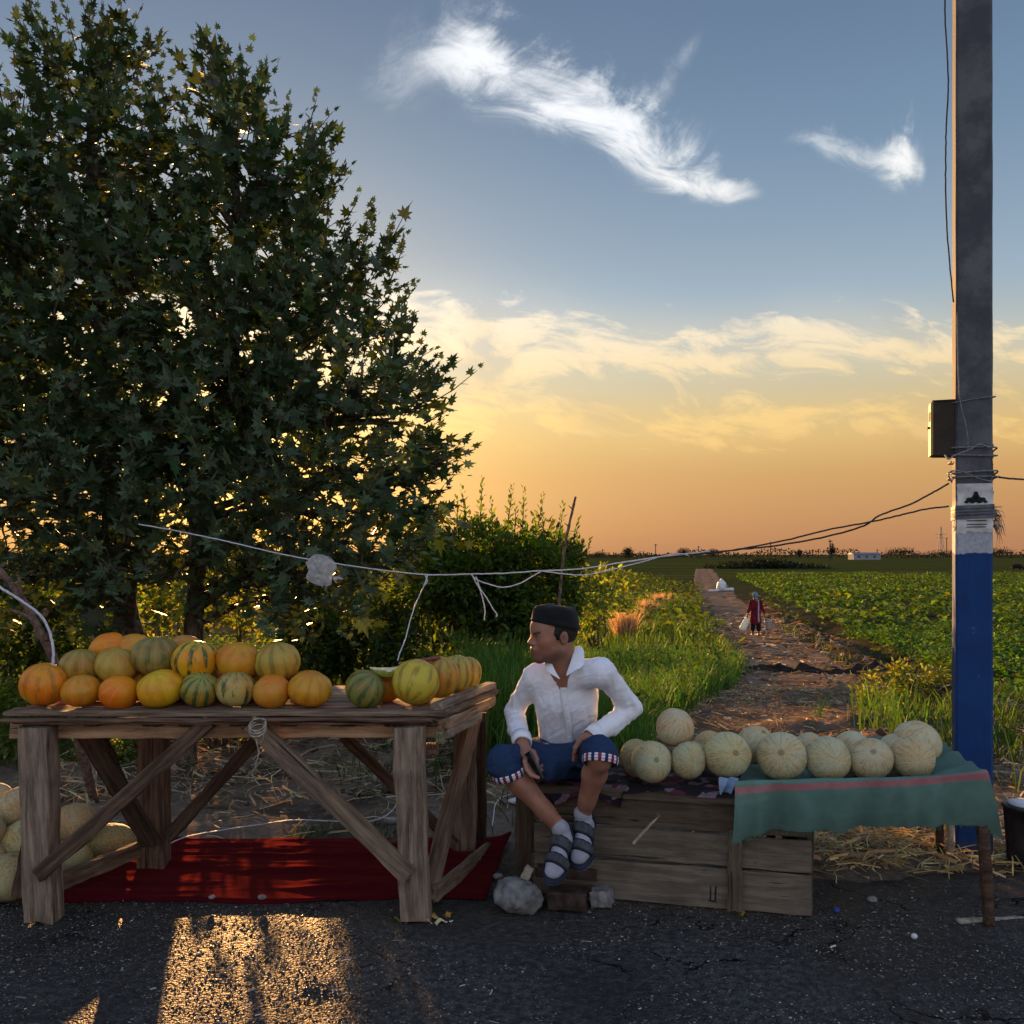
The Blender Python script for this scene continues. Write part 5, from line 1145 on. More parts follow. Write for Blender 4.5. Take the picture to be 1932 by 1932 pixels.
# heap of long pale melons on the ground at the left
G3 = 'pale melons heaped on the ground at the left'; PB = (.40, .33, .17)
for k, py, rx, ry, D, l, c, t in [
    (16, 1654, 56, 40, 4.06, 'pale melon at the bottom of the ground heap, touching the left table leg', (.36, .31, .15), .25),
    (134, 1620, 40, 33, 4.26, 'pale greenish melon showing right of the left leg, bottom of the heap', (.37, .34, .16), .1),
    (209, 1588, 52, 32, 4.52, 'greenish long melon farthest right in the ground heap', (.33, .30, .12), .12),
    (140, 1552, 46, 35, 4.40, 'tan oval melon resting on the heap behind the crossed brace', (.45, .33, .16), -.25),
    (40, 1583, 52, 32, 4.22, 'pale green-tinged melon mid-heap left of the table leg', (.42, .38, .18), -.55),
    (32, 1523, 52, 34, 4.32, 'tan long melon on top of the heap at the left edge', (.46, .35, .18), -.45),
    (-22, 1567, 30, 30, 4.15, 'rounded melon cut by the left frame edge, upper one', PB, .1),
    (-25, 1617, 32, 30, 4.10, 'rounded melon cut by the left frame edge, lower one', (.44, .34, .18), .1),
    (-8, 1500, 30, 22, 4.5, 'pale melon at the very back of the ground heap', PB, 0)]:
    melon('l', k, py, rx, ry, D, l, (*c, .3), (1.4, t) if False else (0, t), group=G3, depth=ry)
for k, py, D in [(60, 1640, 4.45), (-20, 1660, 4.5), (-80, 1600, 4.3)]:
    melon('l', k, py, 45, 33, D, ['pale melon buried low in the heap behind the left leg', 'pale melon buried low at the back of the heap', 'pale melon of the heap outside the left frame edge'][(60, -20, -80).index(k)], (*PB, .3), (0, .1), group=G3, surf=.0)

# red rug under the table
nx_, ny_ = 110, 60; U_, V_ = np.meshgrid(np.linspace(0, 1, nx_), np.linspace(0, 1, ny_))
X0 = (-2.06 + .13 * V_) * (1 - U_) + (-.12 + .10 * V_) * U_ ; Y0 = 4.015 + .86 * V_ + .02 * np.sin(U_ * 9) * (1 - V_) + .03 * fbm(np.stack([U_ * 5, V_ * 0, U_ * 0], -1), 3, 91)
fold = fbm(np.stack([X0 * 2.6 + 3, Y0 * 13, X0 * 0], -1), 4, 92)
Z0 = np.maximum(.012, np.maximum(G(X0, Y0), 0) + .016) + .026 * np.clip(fold + .12, 0, 1) + .012 * np.exp(-((V_ - .72 + .1 * U_) / .025) ** 2)
lump = np.exp(-(((X0 + .0) / .11) ** 2 + ((Y0 - 4.76) / .12) ** 2)); Z0 += .06 * lump; X0 += .03 * lump
Z0[0] -= .008
i = np.arange((nx_ - 1) * (ny_ - 1)); a = (i // (nx_ - 1)) * nx_ + i % (nx_ - 1); fq = np.column_stack([a, a + 1, a + nx_ + 1, a + nx_])
vt = np.column_stack([X0.ravel(), Y0.ravel(), Z0.ravel()]); vb = vt - [0, 0, .008]; N0 = len(vt)
rim = list(range(nx_)) + [nx_ * k + nx_ - 1 for k in range(1, ny_)] + [nx_ * (ny_ - 1) + k for k in range(nx_ - 2, -1, -1)] + [nx_ * k for k in range(ny_ - 2, 0, -1)]
rq = np.array([(rim[k], N0 + rim[k], N0 + rim[(k + 1) % len(rim)], rim[(k + 1) % len(rim)]) for k in range(len(rim))])
obj('red_rug', mesh_np('red_rug', np.vstack([vt, vb]), np.vstack([fq, fq[:, ::-1] + N0, rq])), M_RUGRED, label='dark red felt rug spread on the ground under the left table', category='rug')

# ------------------------------------------------------------------ the crate bench
L_, R_e = np.array([.107, 4.11]), np.array([1.285, 3.852]); fd = (R_e - L_) / np.linalg.norm(R_e - L_); fn = np.array([fd[1], -fd[0]])   # outward normal, to the camera
fn = fn if fn[1] < 0 else -fn
cr = thing('crate_bench', (.7, 4.2, 0), 'low bench made of a grey plank crate, man and pale melons on top', 'bench')
def fp(t, z, o=0.0): q = L_ + (R_e - L_) * t + fn * o; return (q[0], q[1], z)
for k, (z0, z1) in enumerate([(.008, .181), (.194, .330), (.342, .468)]):
    plank('front_plank', fp(0, (z0 + z1) / 2 + .004), fp(1, (z0 + z1) / 2), .024, z1 - z0, M_CRATE, cr, (0, 0, 1), 80 + k, ((1, .98, .95, 1), (.92, .9, .86, 1), (.62, .56, .5, 1))[k], .004, 16)
for k, (z0, z1) in enumerate([(.008, .2), (.21, .40), (.41, .468)]):
    a, b = fp(1, (z0 + z1) / 2, -.03), fp(1, (z0 + z1) / 2, -.62); plank('side_plank', a, b, .024, z1 - z0, M_CRATE, cr, (0, 0, 1), 90 + k, (.6, .58, .55, 1))
plank('batten', fp(.735, .015, .028), fp(.735, .36, .028), .058, .03, M_CRATE, cr, tuple(fn) + (0,), 95, (.75, .7, .62, 1))
plank('post', (.055, 4.20, 0), (.055, 4.20, .47), .075, .06, M_CRATE, cr, (0, 1, 0), 96, (.55, .46, .4, 1))
plank('post', (.09, 4.72, 0), (.09, 4.72, .47), .07, .06, M_CRATE, cr, (0, 1, 0), 97, (.5, .45, .4, 1))
plank('post', fp(.97, .0, -.6), fp(.97, .47, -.6), .07, .06, M_CRATE, cr, (0, 1, 0), 98, (.5, .45, .4, 1))
for k in range(5): o = .03 - .145 * k; plank('seat_board', fp(-.06, .491, o - .06), fp(1.0, .491, o - .06), .138, .042, M_CRATE, cr, (0, 0, 1), 100 + k, (.6, .55, .5, 1) if k else (.8, .76, .7, 1), .003, 14)
for k in range(3):
    a, b = fp(.630 + .018 * k, .045, .0125), fp(.632 + .018 * k, .108, .0125); plank('burnt_mark', a, b, .007, .003, M_INK, cr, tuple(fn) + (0,), 110 + k, (1, 1, 1, 1), .001, 4)
plank('burnt_mark', fp(.627, .042, .0125), fp(.670, .040, .0125), .003, .007, M_INK, cr, (0, 0, 1), 114, (1, 1, 1, 1), .001, 4)
a, b = P(1148, 1598, 4.025), P(1215, 1545, 4.0); plank('chalk_scrape', fp(.37, .268, .0132), fp(.465, .405, .0132), .012, .002, M_TWIGP, cr, tuple(fn) + (0,), 115, (.8, .8, .8, 1), .001, 6)

# flowered blanket on the crate
nx_, ny_ = 90, 40; U_, V_ = np.meshgrid(np.linspace(-.02, .86, nx_), np.linspace(0, 1, ny_))
o_ = .055 - .66 * V_; q = L_[None, None] + (R_e - L_)[None, None] * U_[..., None] + fn[None, None] * o_[..., None]
q[..., 1] -= 0
Z0 = .520 + .010 * np.clip(fbm(np.stack([U_ * 7, V_ * 9, U_ * 0], -1), 4, 93) + .3, 0, 1)
dr = np.clip((.06 - V_) / .06, 0, 1) * np.where((U_ < .33), 1, .25); Z0 = Z0 - dr * (.06 + .03 * np.sin(U_ * 23)); q[..., 1] += 0
i = np.arange((nx_ - 1) * (ny_ - 1)); a = (i // (nx_ - 1)) * nx_ + i % (nx_ - 1)
obj('blanket', mesh_np('blanket', np.column_stack([q[..., 0].ravel(), q[..., 1].ravel(), Z0.ravel()]), np.column_stack([a, a + 1, a + nx_ + 1, a + nx_])), M_BLANKET, label='dark flowered blanket spread over the crate bench', category='blanket')
# pale blue rag hanging over the bench edge
nx_ = 12; U_, V_ = np.meshgrid(np.linspace(0, 1, nx_), np.linspace(0, 1, nx_)); c = P(1372, 1470, 3.935)
X0 = c[0] - .04 + .085 * U_ * (1 - .35 * V_); Z0 = c[2] + .01 - .085 * V_ + .02 * np.sin(U_ * 8) * V_; Y0 = c[1] - .012 - .02 * np.sin(V_ * 2.5) + .012 * np.sin(U_ * 11 + V_ * 4)
i = np.arange(121); a = (i // 11) * 12 + i % 11; obj('blue_rag', mesh_np('blue_rag', np.column_stack([X0.ravel(), Y0.ravel(), Z0.ravel()]), np.column_stack([a, a + 1, a + 13, a + 12])), M_BLUEC, label='small pale blue rag hanging over the bench edge', category='rag')

# ------------------------------------------------------------------ trestle with the green cloth
tr = thing('stick_table', (1.6, 4.1, 0), 'low makeshift table on stick legs hidden under the green cloth', 'table')
for k in range(4):
    t = (k + .5) / 4; plank('top_board', (1.02 + .12 * t, 3.88 + .64 * t, .53), (1.97 + .12 * t, 3.85 + .64 * t, .55), .155, .024, M_WOODD, tr, (0, 0, 1), 120 + k)
def stick(name, pts, r0, r1, mat_, parent, seg=8, **kw): mb = MB(); sp = smooth_path(pts, 6); mb.tube(sp, np.linspace(r0, r1, len(sp)), seg, wob=.1); return obj(name, mb.mesh(name, True), mat_, parent, **kw)
stick('leg', [P(1866, 1748, 3.77), P(1861, 1650, 3.79), P(1855, 1560, 3.82), P(1852, 1490, 3.84)], .024, .028, M_WOODD, tr, color=(.95, .85, .78, 1))
stick('leg', [gp(1772, 1610), P(1772, 1560, 4.63), P(1772, 1450, 4.5)], .022, .022, M_WOODD, tr); stick('leg', [gp(1792, 1618), P(1793, 1560, 4.55), P(1790, 1450, 4.5)], .016, .016, M_TWIGP, tr, color=(.5, .5, .5, 1))
stick('leg', [(1.3, 4.5, 0), (1.3, 4.5, .3), (1.3, 4.5, .53)], .022, .022, M_WOODD, tr)
# the cloth: top with shallow sags, front drop with folds and a torn hem
FL, FR, BR, BL = P(1385, 1473, 3.815), P(1861, 1452, 3.77), P(1764, 1388, 4.52), P(1420, 1393, 4.62)
nx_, nt_, nd_ = 120, 40, 34; s_ = np.linspace(0, 1, nx_); rows = []; uvs = []
fr = FL[None] + (FR - FL)[None] * s_[:, None]; fr[:, 2] = CAM[2] - (np.interp(s_, [0, .3, .62, .78, 1], [1473, 1469, 1466.6, 1462.5, 1452]) - 1045) / FP * fr[:, 1]; bk = BL[None] + (BR - BL)[None] * s_[:, None]
for t in np.linspace(0, 1, nt_):
    p = bk + (fr - bk) * t; sag = np.sin(math.pi * min(max(t, 0), 1)) ** .6
    flatz = np.interp(s_, [0, .72, .88, 1], [.549, .552, .60, .64]); p[:, 2] = p[:, 2] + (flatz - p[:, 2]) * np.clip(sag * 1.25, 0, 1)
    p[:, 2] += .008 * np.sin(t * 24 + s_ * 2) * (s_ > .78) * np.clip((s_ - .78) / .1, 0, 1) * sag + .003 * fbm(np.stack([s_ * 12, s_ * 0 + t * 12, s_ * 0], -1), 3, 95)
    rows.append(p); uvs.append(np.column_stack([s_, np.full(nx_, t * .6)]))
drop = np.interp(s_, [0, .03, .1, .25, .36, .42, .5, .7, .85, .93, .97, 1], [.262, .255, .235, .222, .215, .235, .218, .216, .222, .235, .275, .30]) + .006 * fbm(np.stack([s_ * 60, s_ * 0, s_ * 0], -1), 3, 96)
for t in np.linspace(0, 1, nd_)[1:]:
    p = fr.copy(); p[:, 2] -= drop * t
    fold = (.026 * np.sin(s_ * 19 + .6 + 1.2 * np.sin(s_ * 5)) + .017 * np.sin(s_ * 47 + 1 + 2 * np.sin(s_ * 9))) * (1 - .5 * s_) + .02 * np.exp(-((s_ - .30) / .05) ** 2)
    p[:, 1] += -.012 - .03 * t * (1 - t) * 2 - fold * t ** .8 + .03 * t; p[:, 0] += np.interp(s_, [0, .04, .3, .85, 1], [-.012, 0, 0, .01, .085]) * t
    rows.append(p); uvs.append(np.column_stack([s_, np.full(nx_, .6 + t * .4)]))
V_ = np.concatenate(rows); UVc = np.concatenate(uvs); UVc[:, 1] += -.085 + .055 * 0 - .0 * UVc[:, 0] + .0; UVc[:, 1] = np.where(UVc[:, 1] > .3, UVc[:, 1] + .03 * UVc[:, 0] + .02, UVc[:, 1] + .085)
nr = len(rows); i = np.arange((nx_ - 1) * (nr - 1)); a = (i // (nx_ - 1)) * nx_ + i % (nx_ - 1); fq = np.column_stack([a, a + nx_, a + nx_ + 1, a + 1])
obj('green_cloth', mesh_np('green_cloth', V_, fq, uv=UVc), M_GREEN, label='green cloth with a pink stripe draped over the right-hand table', category='cloth')
# frayed threads at the hem
mb = MB()
for k in range(150):
    s0 = random.random(); j = int(s0 * (nx_ - 1)); p = rows[-1][j] + np.array([random.uniform(-.004, .004), random.uniform(-.003, .003), .002]); l = random.uniform(.006, .02) * (1.8 if s0 > .95 or .34 < s0 < .42 else 1)
    mb.tube([p, p + [random.uniform(-.006, .006), random.uniform(-.004, .004), -l]], [.0012, .0006], 3, cap=False)
bpy.data.objects['green_cloth'].select_set(False)
mb_fr = obj('fringe', mb.mesh('fringe'), flat('fringe_thread', (.07, .2, .16), .9, .1), bpy.data.objects['green_cloth'], kind='stuff')

# pale netted melons
G4 = 'pale netted melons on the bench and green cloth'; NB = (.42, .40, .26)
for k, py, rx, ry, D, l, c, t, sf in [
    (1229, 1437, 35.5, 40, 4.04, 'pale green netted melon nearest the man in the front row', (0.448, 0.441, 0.264), (1.25, .1), None),
    (1299, 1434, 31.5, 36, 4.04, 'smallest greenish netted melon in the front row, below the topmost melon', (0.423, 0.429, 0.258), (1.5, .0), None),
    (1372, 1424, 43, 43, 4.03, 'pale yellow-green netted melon, third from the man in the front row', (0.472, 0.466, 0.258), (1.3, .15), None),
    (1475, 1427, 45, 45, 4.02, 'largest pale netted melon in the middle of the front row', (0.479, 0.454, 0.290), (1.2, -.3), None),
    (1561, 1432, 41.5, 42, 4.02, 'round greenish melon with a dark stem scar facing forward, front row', (0.448, 0.441, 0.277), (1.45, .1), None),
    (1642, 1432, 41, 39, 4.02, 'tan netted melon, second from the right in the front row', (0.497, 0.429, 0.270), (1.0, -.2), None),
    (1722, 1429, 39, 40, 4.02, 'tan melon with radiating brown streaks at the right end of the front row', (0.497, 0.422, 0.252), (1.5, -.1), None),
    (1201, 1430, 30, 38, 4.20, 'green melon half hidden between the man and the first netted melon', (0.416, 0.422, 0.233), (.8, .1), None),
    (1273, 1372, 35, 36, 4.14, 'tan netted melon sitting on top of the others beside the man', (0.511, 0.441, 0.283), (.5, .3), None),
    (1340, 1408, 30, 28, 4.25, 'yellowish melon peeping out behind the third front melon', (0.529, 0.429, 0.214), (.5, .3), None),
    (1318, 1425, 22, 32, 4.24, 'shaded melon behind the smallest one in the row', (0.466, 0.434, 0.252), (.5, .3), None),
    (1425, 1405, 34, 38, 4.22, 'pale netted melon in the back row behind the largest one', (0.504, 0.466, 0.290), (.6, .3), None),
    (1527, 1408, 26, 26, 4.30, 'small pale melon top showing between the two middle front melons', (0.504, 0.466, 0.302), (.5, .3), None),
    (1607, 1412, 31, 33, 4.28, 'pale melon in the back row between the two right middle melons', (0.504, 0.479, 0.302), (.5, .2), None),
    (1690, 1414, 28, 30, 4.24, 'pale melon in the back row squeezed left of the streaked one', (0.497, 0.454, 0.295), (.5, .2), None),
    (1729, 1404, 43, 42, 4.24, 'biggest pale back-row melon behind the streaked one at the right end', (0.529, 0.484, 0.302), (.4, .4), None)]:
    melon('n', k, py, rx * random.uniform(.98, 1.04), ry * random.uniform(.95, 1.0), D, l, (*c, .3), t, group=G4)

# ------------------------------------------------------------------ the pole
PD = 4.72; pc = P(1834, 1045, PD); pz0 = float(G(pc[0], PD)) - .05
pol = thing('utility_pole', (pc[0], PD, 0), 'square concrete utility pole painted blue below, beside the green cloth', 'utility pole')
PR = Matrix.Rotation(rad(-20), 4, 'Z'); PMX = Matrix.Translation((pc[0], PD, 0)) @ PR
hw, hd = .086, .085
mb = MB(); zs = np.linspace(pz0, 8.5, 60); bev = .012; prof = [(-hw + bev, -hd), (hw - bev, -hd), (hw, -hd + bev), (hw, hd - bev), (hw - bev, hd), (-hw + bev, hd), (-hw, hd - bev), (-hw, -hd + bev)]
vs = []
for z in zs: vs += [((x + random.uniform(-.0012, .0012)) * (1.02 - .006 * z), (y + random.uniform(-.0012, .0012)) * (1.02 - .006 * z), z) for x, y in prof]
fs = [(i * 8 + k, i * 8 + (k + 1) % 8, (i + 1) * 8 + (k + 1) % 8, (i + 1) * 8 + k) for i in range(59) for k in range(8)] + [tuple(range(7, -1, -1)), tuple(59 * 8 + k for k in range(8))]
mb.add(vs, fs); obj('shaft', mb.mesh('shaft'), M_POLE, pol, mtx=PMX)
pz = lambda py: CAM[2] - (py - 1045) / FP * (PD - .09)
# meter box on its left side
bx = thing('meter_box', (pc[0] - .15, PD, pz(805)), 'small grey-brown metal meter box fixed to the left side of the pole', 'meter box')
z0, z1 = pz(857), pz(752); BM = Matrix.Translation((pc[0], PD, 0)) @ Matrix.Rotation(rad(-20), 4, 'Z')
mb = MB(); x0, x1 = -hw - .118, -hw - .002; y0, y1 = -.07, .06
mb.add([(x0 + .014, y0, z0 + .004), (x1, y0, z0), (x1, y1, z0), (x0 + .014, y1, z0 + .004), (x0 + .014, y0, z1), (x1, y0, z1), (x1, y1, z1), (x0 + .014, y1, z1)], [(0, 3, 2, 1), (4, 5, 6, 7), (0, 1, 5, 4), (1, 2, 6, 5), (2, 3, 7, 6), (3, 0, 4, 7)])
obj('body', mb.mesh('body'), M_BOX_SHADE, bx, mtx=BM)
mb = MB(); mb.box((x0, y0 + .004, z0 + .006), (x0 + .013, y1 - .004, z1 - .004)); dr_ = obj('door', mb.mesh('door'), M_BOX_SUN, bx, mtx=BM)
mb = MB(); mb.box((x0 - .003, y0 + .02, z1 - .10), (x0 - .0005, y1 - .05, z1 - .05)); obj('window', mb.mesh('window'), M_BOXD, dr_, mtx=BM)
mb = MB(); mb.tube([(x0, -.03, (z0 + z1) / 2 + .01), (x0 - .012, -.03, (z0 + z1) / 2 + .01)], [.007, .008], 8); obj('knob', mb.mesh('knob'), M_BOXD, dr_, mtx=BM)
mb = MB(); mb.box((x0 + .008, y0 - .006, z1), (x1, y1 + .006, z1 + .006)); obj('lid', mb.mesh('lid'), M_BOX_SHADE, bx, mtx=BM)
# notices on the front face: curled paper, printed emblem, lines of print, strip of tape
fy = -hd * 1.012
def sheet(name, xa, xb, za, zb, mat_, parent, off=.003, wav=.003, seed=0, nxy=14, torn=.0):
    r = np.random.default_rng(seed); U_, V_ = np.meshgrid(np.linspace(0, 1, nxy), np.linspace(0, 1, nxy)); X = xa + (xb - xa) * U_; Z = za + (zb - za) * V_
    if torn: Z[0] += r.normal(0, torn, nxy); X[:, -1] += r.normal(0, torn, nxy); X[:, 0] += r.normal(0, torn * .5, nxy)
    Y = fy - off - wav * np.abs(np.sin(U_ * 7 + seed) * np.sin(V_ * 5)); Y = np.where(np.abs(X) > hw - .006, Y + (np.abs(X) - hw + .006) * .8, Y)
    i = np.arange((nxy - 1) ** 2); a = (i // (nxy - 1)) * nxy + i % (nxy - 1); return obj(name, mesh_np(name, np.column_stack([X.ravel(), Y.ravel(), Z.ravel()]), np.column_stack([a, a + 1, a + nxy + 1, a + nxy])), mat_, parent, mtx=BM)
ps = thing('notice', (pc[0], PD - .1, pz(937)), 'paper notice with a dark printed emblem stuck on the pole', 'notice', 'notices on the pole')
sheet('paper', -.080, .088, pz(962), pz(912), M_PAPER, ps, .003, .003, 1, 14, .003)
zc = pz(938)
def disc(cx, cz, rx_, rz_, parent, name='print', off=.0078, n=16):
    mb = MB(); t = np.linspace(0, 2 * math.pi, n, endpoint=False); mb.add([(cx + rx_ * math.cos(q), fy - off, cz + rz_ * math.sin(q)) for q in t], [tuple(range(n))]); return obj(name, mb.mesh(name), M_INK, parent, mtx=BM)
for cx, cz, a, b in [(.006, .004, .017, .013), (.006, .020, .011, .010), (-.026, -.012, .014, .011), (.038, -.012, .014, .011), (-.010, -.022, .015, .010), (.022, -.022, .015, .010), (-.038, -.024, .010, .007), (.050, -.024, .010, .007), (.006, -.010, .030, .015)]: disc(cx, zc + cz, a, b, ps)
for k in range(1): mb = MB(); mb.box((-.055, fy - .009, zc - .049), (.060, fy - .0075, zc - .045)); obj('print_line', mb.mesh('print_line'), M_INK, ps, mtx=BM)
p2_ = thing('notice', (pc[0], PD - .1, pz(985)), 'second paper notice with two printed lines below the tape', 'notice', 'notices on the pole')
sheet('paper', -.082, .086, pz(1005), pz(974), M_PAPER, p2_, .003, .004, 2, 14, .004)
for q in (982, 989, 994):
    mb = MB(); mb.box((-.045 + random.uniform(0, .01), fy - .0095, pz(q) - .002), (.060 - random.uniform(0, .01), fy - .008, pz(q) + .002)); obj('print_line', mb.mesh('print_line'), M_INK, p2_, mtx=BM)
tp_ = thing('tape_strip', (pc[0], PD - .1, pz(966)), 'frayed grey tape wrapped round the pole between two notices', 'tape')
mb = MB()
for k, q in enumerate((958, 964, 970, 975)):
    zz = pz(q); ring = [(-hw - .005, -hd - .012, zz), (hw + .005, -hd - .012, zz + .006), (hw + .005, hd + .008, zz + .01), (-hw - .005, hd + .008, zz)]
    mb.add([(x, y, z - .012) for x, y, z in ring] + [(x, y, z + .012) for x, y, z in ring], [(0, 1, 5, 4), (1, 2, 6, 5), (2, 3, 7, 6), (3, 0, 4, 7)])
obj('wrap', mb.mesh('wrap'), M_TAPE, tp_, mtx=BM)
mb = MB()
for k in range(60):
    z_ = pz(random.uniform(955, 990)); p = np.array([hw + .005, random.uniform(-hd, hd), z_]); d_ = np.array([random.uniform(.01, .06), random.uniform(-.03, .01), random.uniform(-.12, .0)]); mb.tube([p, p + d_ * .6 + [0.01, 0, .01], p + d_], [.0018, .0015, .0005], 3, cap=False)
for k in range(24):
    p = np.array([-hw - .004, -hd, pz(random.uniform(958, 1000))]); mb.tube([p, p + [random.uniform(-.02, 0), -.004, random.uniform(-.03, .01)]], [.0018, .0005], 3, cap=False)
obj('fibres', mb.mesh('fibres'), M_TAPE, tp_, mtx=BM, kind='stuff')

# ------------------------------------------------------------------ wires
def wire(name, pts, r, m, label, cat='cable', group=None, n=8, seg=6):
    mb = MB(); sp = smooth_path(pts, n); sp[1:-1] += np.random.default_rng(len(pts)).normal(0, r * .12, (len(sp) - 2, 3)); mb.tube(sp, r * .8, seg)
    o = obj(name, mb.mesh(name, True), m); o['label'] = label; o['category'] = cat
    if group: o['group'] = group
    return o
def wrap_pts(py0, py1, turns, g_=.008):
    out = []; m = int(turns * 8)
    for k in range(m + 1):
        a = k / 8 * 2 * math.pi; c_, s_ = math.cos(a), math.sin(a); q = max(abs(c_), abs(s_)); x, y = c_ / q * (hw + g_), s_ / q * (hd + g_)
        p = PMX @ Vector((x, y, pz(py0 + (py1 - py0) * k / m + random.uniform(-4, 4)))); out.append(np.array(p))
    return out
WG = 'cables tied to the concrete pole'
wire('cable', [P(1790, 912, 4.62), P(1762, 928, 4.62), P(1720, 950, 4.64), P(1660, 972, 4.66), P(1630, 992, 4.7), P(1560, 1012, 4.75), P(1460, 1030, 4.82), P(1400, 1036, 4.86), P(1300, 1047, 4.95), P(1230, 1053, 5.0)], .0062, M_WIRED, 'upper of two dark cables sloping from the pole to the left', group=WG)
wire('cable', [P(1790, 955, 4.62), P(1740, 962, 4.63), P(1690, 974, 4.64), P(1640, 985, 4.66), P(1560, 1000, 4.72), P(1470, 1022, 4.8), P(1380, 1038, 4.88), P(1290, 1048, 4.96), P(1215, 1056, 5.0)], .0062, M_WIRED, 'lower of two dark cables sloping from the pole to the left', group=WG)
wire('cable', [P(1868, 896, 4.66), P(1890, 901, 4.68), P(1920, 904, 4.7), P(1960, 903, 4.75), P(2100, 890, 4.9), P(2400, 850, 5.2)], .0065, M_WIRED, 'dark cable leaving the pole to the right', group=WG)
wire('cable', [P(1784, -60, 4.66), P(1783, 30, 4.66), P(1787, 100, 4.66), P(1789, 170, 4.66), P(1785, 250, 4.66), P(1784, 330, 4.66), P(1786, 420, 4.66), P(1792, 500, 4.66), P(1799, 570, 4.64)], .0055, M_WIRED, 'thin dark cable hanging down the left side of the pole top', group=WG)
wire('cable', [P(1806, 590, 4.61), P(1807, 660, 4.61), P(1810, 740, 4.60), P(1815, 775, 4.60), P(1822, 800, 4.60), P(1826, 830, 4.60), P(1826, 848, 4.60)], .0042, M_WIREG, 'grey cable running down the front of the pole to the box', group=WG)
wire('wire_tie', wrap_pts(765, 745, 1.2), .0035, M_WIREG, 'thin wire tied round the pole just above the box', 'wire', WG)
wire('wire_tie', wrap_pts(838, 868, 2.6, .012), .0055, M_WIREG, 'cable wound round the pole just below the box', 'wire', WG)
wire('wire_tie', wrap_pts(885, 905, 2.2, .014), .0058, M_WIREG, 'cable wound round the pole above the notices', 'wire', WG)
wire('wire_tie', [P(1783, 858, 4.58), P(1790, 866, 4.56), P(1800, 860, 4.57), P(1830, 848, 4.58), P(1848, 838, 4.58), P(1866, 845, 4.60)], .0052, M_WIREG, 'loose loop of cable in front of the box bottom', 'wire', WG)
wire('wire_tie', [P(1796, 910, 4.57), P(1790, 897, 4.56), P(1796, 889, 4.56), P(1816, 890, 4.57), P(1840, 900, 4.57), P(1868, 908, 4.60), P(1871, 900, 4.62)], .0052, M_WIREG, 'short kinked cable end crossing the pole above the notices', 'wire', WG)
wire('wire_tie', [P(1868, 862, 4.62), P(1872, 875, 4.62), P(1871, 890, 4.62), P(1866, 897, 4.62)], .005, M_WIRED, 'small cable loop at the right edge of the pole', 'wire', WG)
WC = 'white cords strung over the table'
wire('white_string', [P(262, 989, 5.35), P(340, 1003, 5.3), P(430, 1022, 5.2), P(520, 1043, 5.15), P(600, 1058, 5.1), P(700, 1073, 5.08), P(803, 1084, 5.05), P(890, 1083, 5.0), P(960, 1081, 5.0), P(1020, 1077, 4.98), P(1100, 1073, 4.98), P(1180, 1060, 4.97), P(1260, 1049, 4.96), P(1340, 1040, 4.93)], .0052, M_WIRE, 'long white cord strung from the plane tree across to the pole cables', 'cord', WC)
wire('white_string', [P(1020, 1077, 4.97), P(1060, 1082, 4.97), P(1100, 1085, 4.97), P(1140, 1078, 4.96), P(1200, 1063, 4.96), P(1270, 1045, 4.95), P(1300, 1048, 4.95)], .0048, M_WIRE, 'second white cord sagging just below the long one, right of the stick', 'cord', WC)
wire('white_string', [P(890, 1085, 5.0), P(900, 1094, 4.99), P(925, 1103, 4.99), P(950, 1108, 4.98), P(980, 1101, 4.98), P(1005, 1087, 4.98), P(1022, 1078, 4.98)], .0045, M_WIRE, 'slack white loop hanging from the long cord left of the stick', 'cord', WC)
wire('white_string', [P(807, 1085, 5.04), P(800, 1105, 5.03), P(785, 1138, 5.02), P(774, 1170, 4.95), P(765, 1205, 4.8), P(755, 1230, 4.6), P(750, 1246, 4.45)], .0042, M_WIRE, 'white string hanging down to the cut melons', 'string', WC)
wire('white_string', [P(802, 1084, 5.04), P(806, 1096, 5.03), P(800, 1106, 5.03)], .004, M_WIRE, 'small white knot where the string meets the long cord', 'string', WC)
wire('white_string', [P(890, 1084, 5.0), P(896, 1096, 5.0), P(905, 1112, 5.0), P(912, 1135, 5.0), P(915, 1152, 5.0), P(914, 1170, 5.0)], .0042, M_WIRE, 'shorter white string end hanging straight down left of the man', 'string', WC)
wire('white_string', [P(898, 1088, 5.0), P(906, 1110, 5.0), P(918, 1128, 5.0), P(930, 1148, 5.0), P(938, 1160, 5.0), P(935, 1163, 5.0)], .0042, M_WIRE, 'white string end slanting right, hooked at its tip', 'string', WC)
wire('white_hose', [P(-60, 1075, 3.9), P(0, 1108, 3.92), P(45, 1137, 3.94), P(78, 1163, 3.95), P(95, 1197, 3.95), P(101, 1232, 3.94), P(99, 1264, 3.93)], .0075, M_WIRE, 'white cable curving down onto the leftmost orange melon', 'cable', None, 8, 8)
def ground_cord(pts, label):
    q = []
    for px, py in pts: p = gp(px, py); p[2] = max(float(G(p[0], p[1])), 0) + .03; q.append(p)
    wire('ground_string', q, .0042, M_WIRE, label, 'cord', 'white cords lying on the ground')
ground_cord([(320, 1603), (350, 1590), (420, 1576), (500, 1564), (560, 1557), (640, 1561), (690, 1562), (725, 1552), (745, 1532), (748, 1515)], 'white cord lying across the dirt behind the red rug')
ground_cord([(242, 1618), (252, 1624), (268, 1626), (285, 1623)], 'short white cord end on the left part of the rug')
ground_cord([(962, 1508), (945, 1514), (934, 1530), (931, 1553), (928, 1570)], 'white cord arching on the dirt between table and bench')

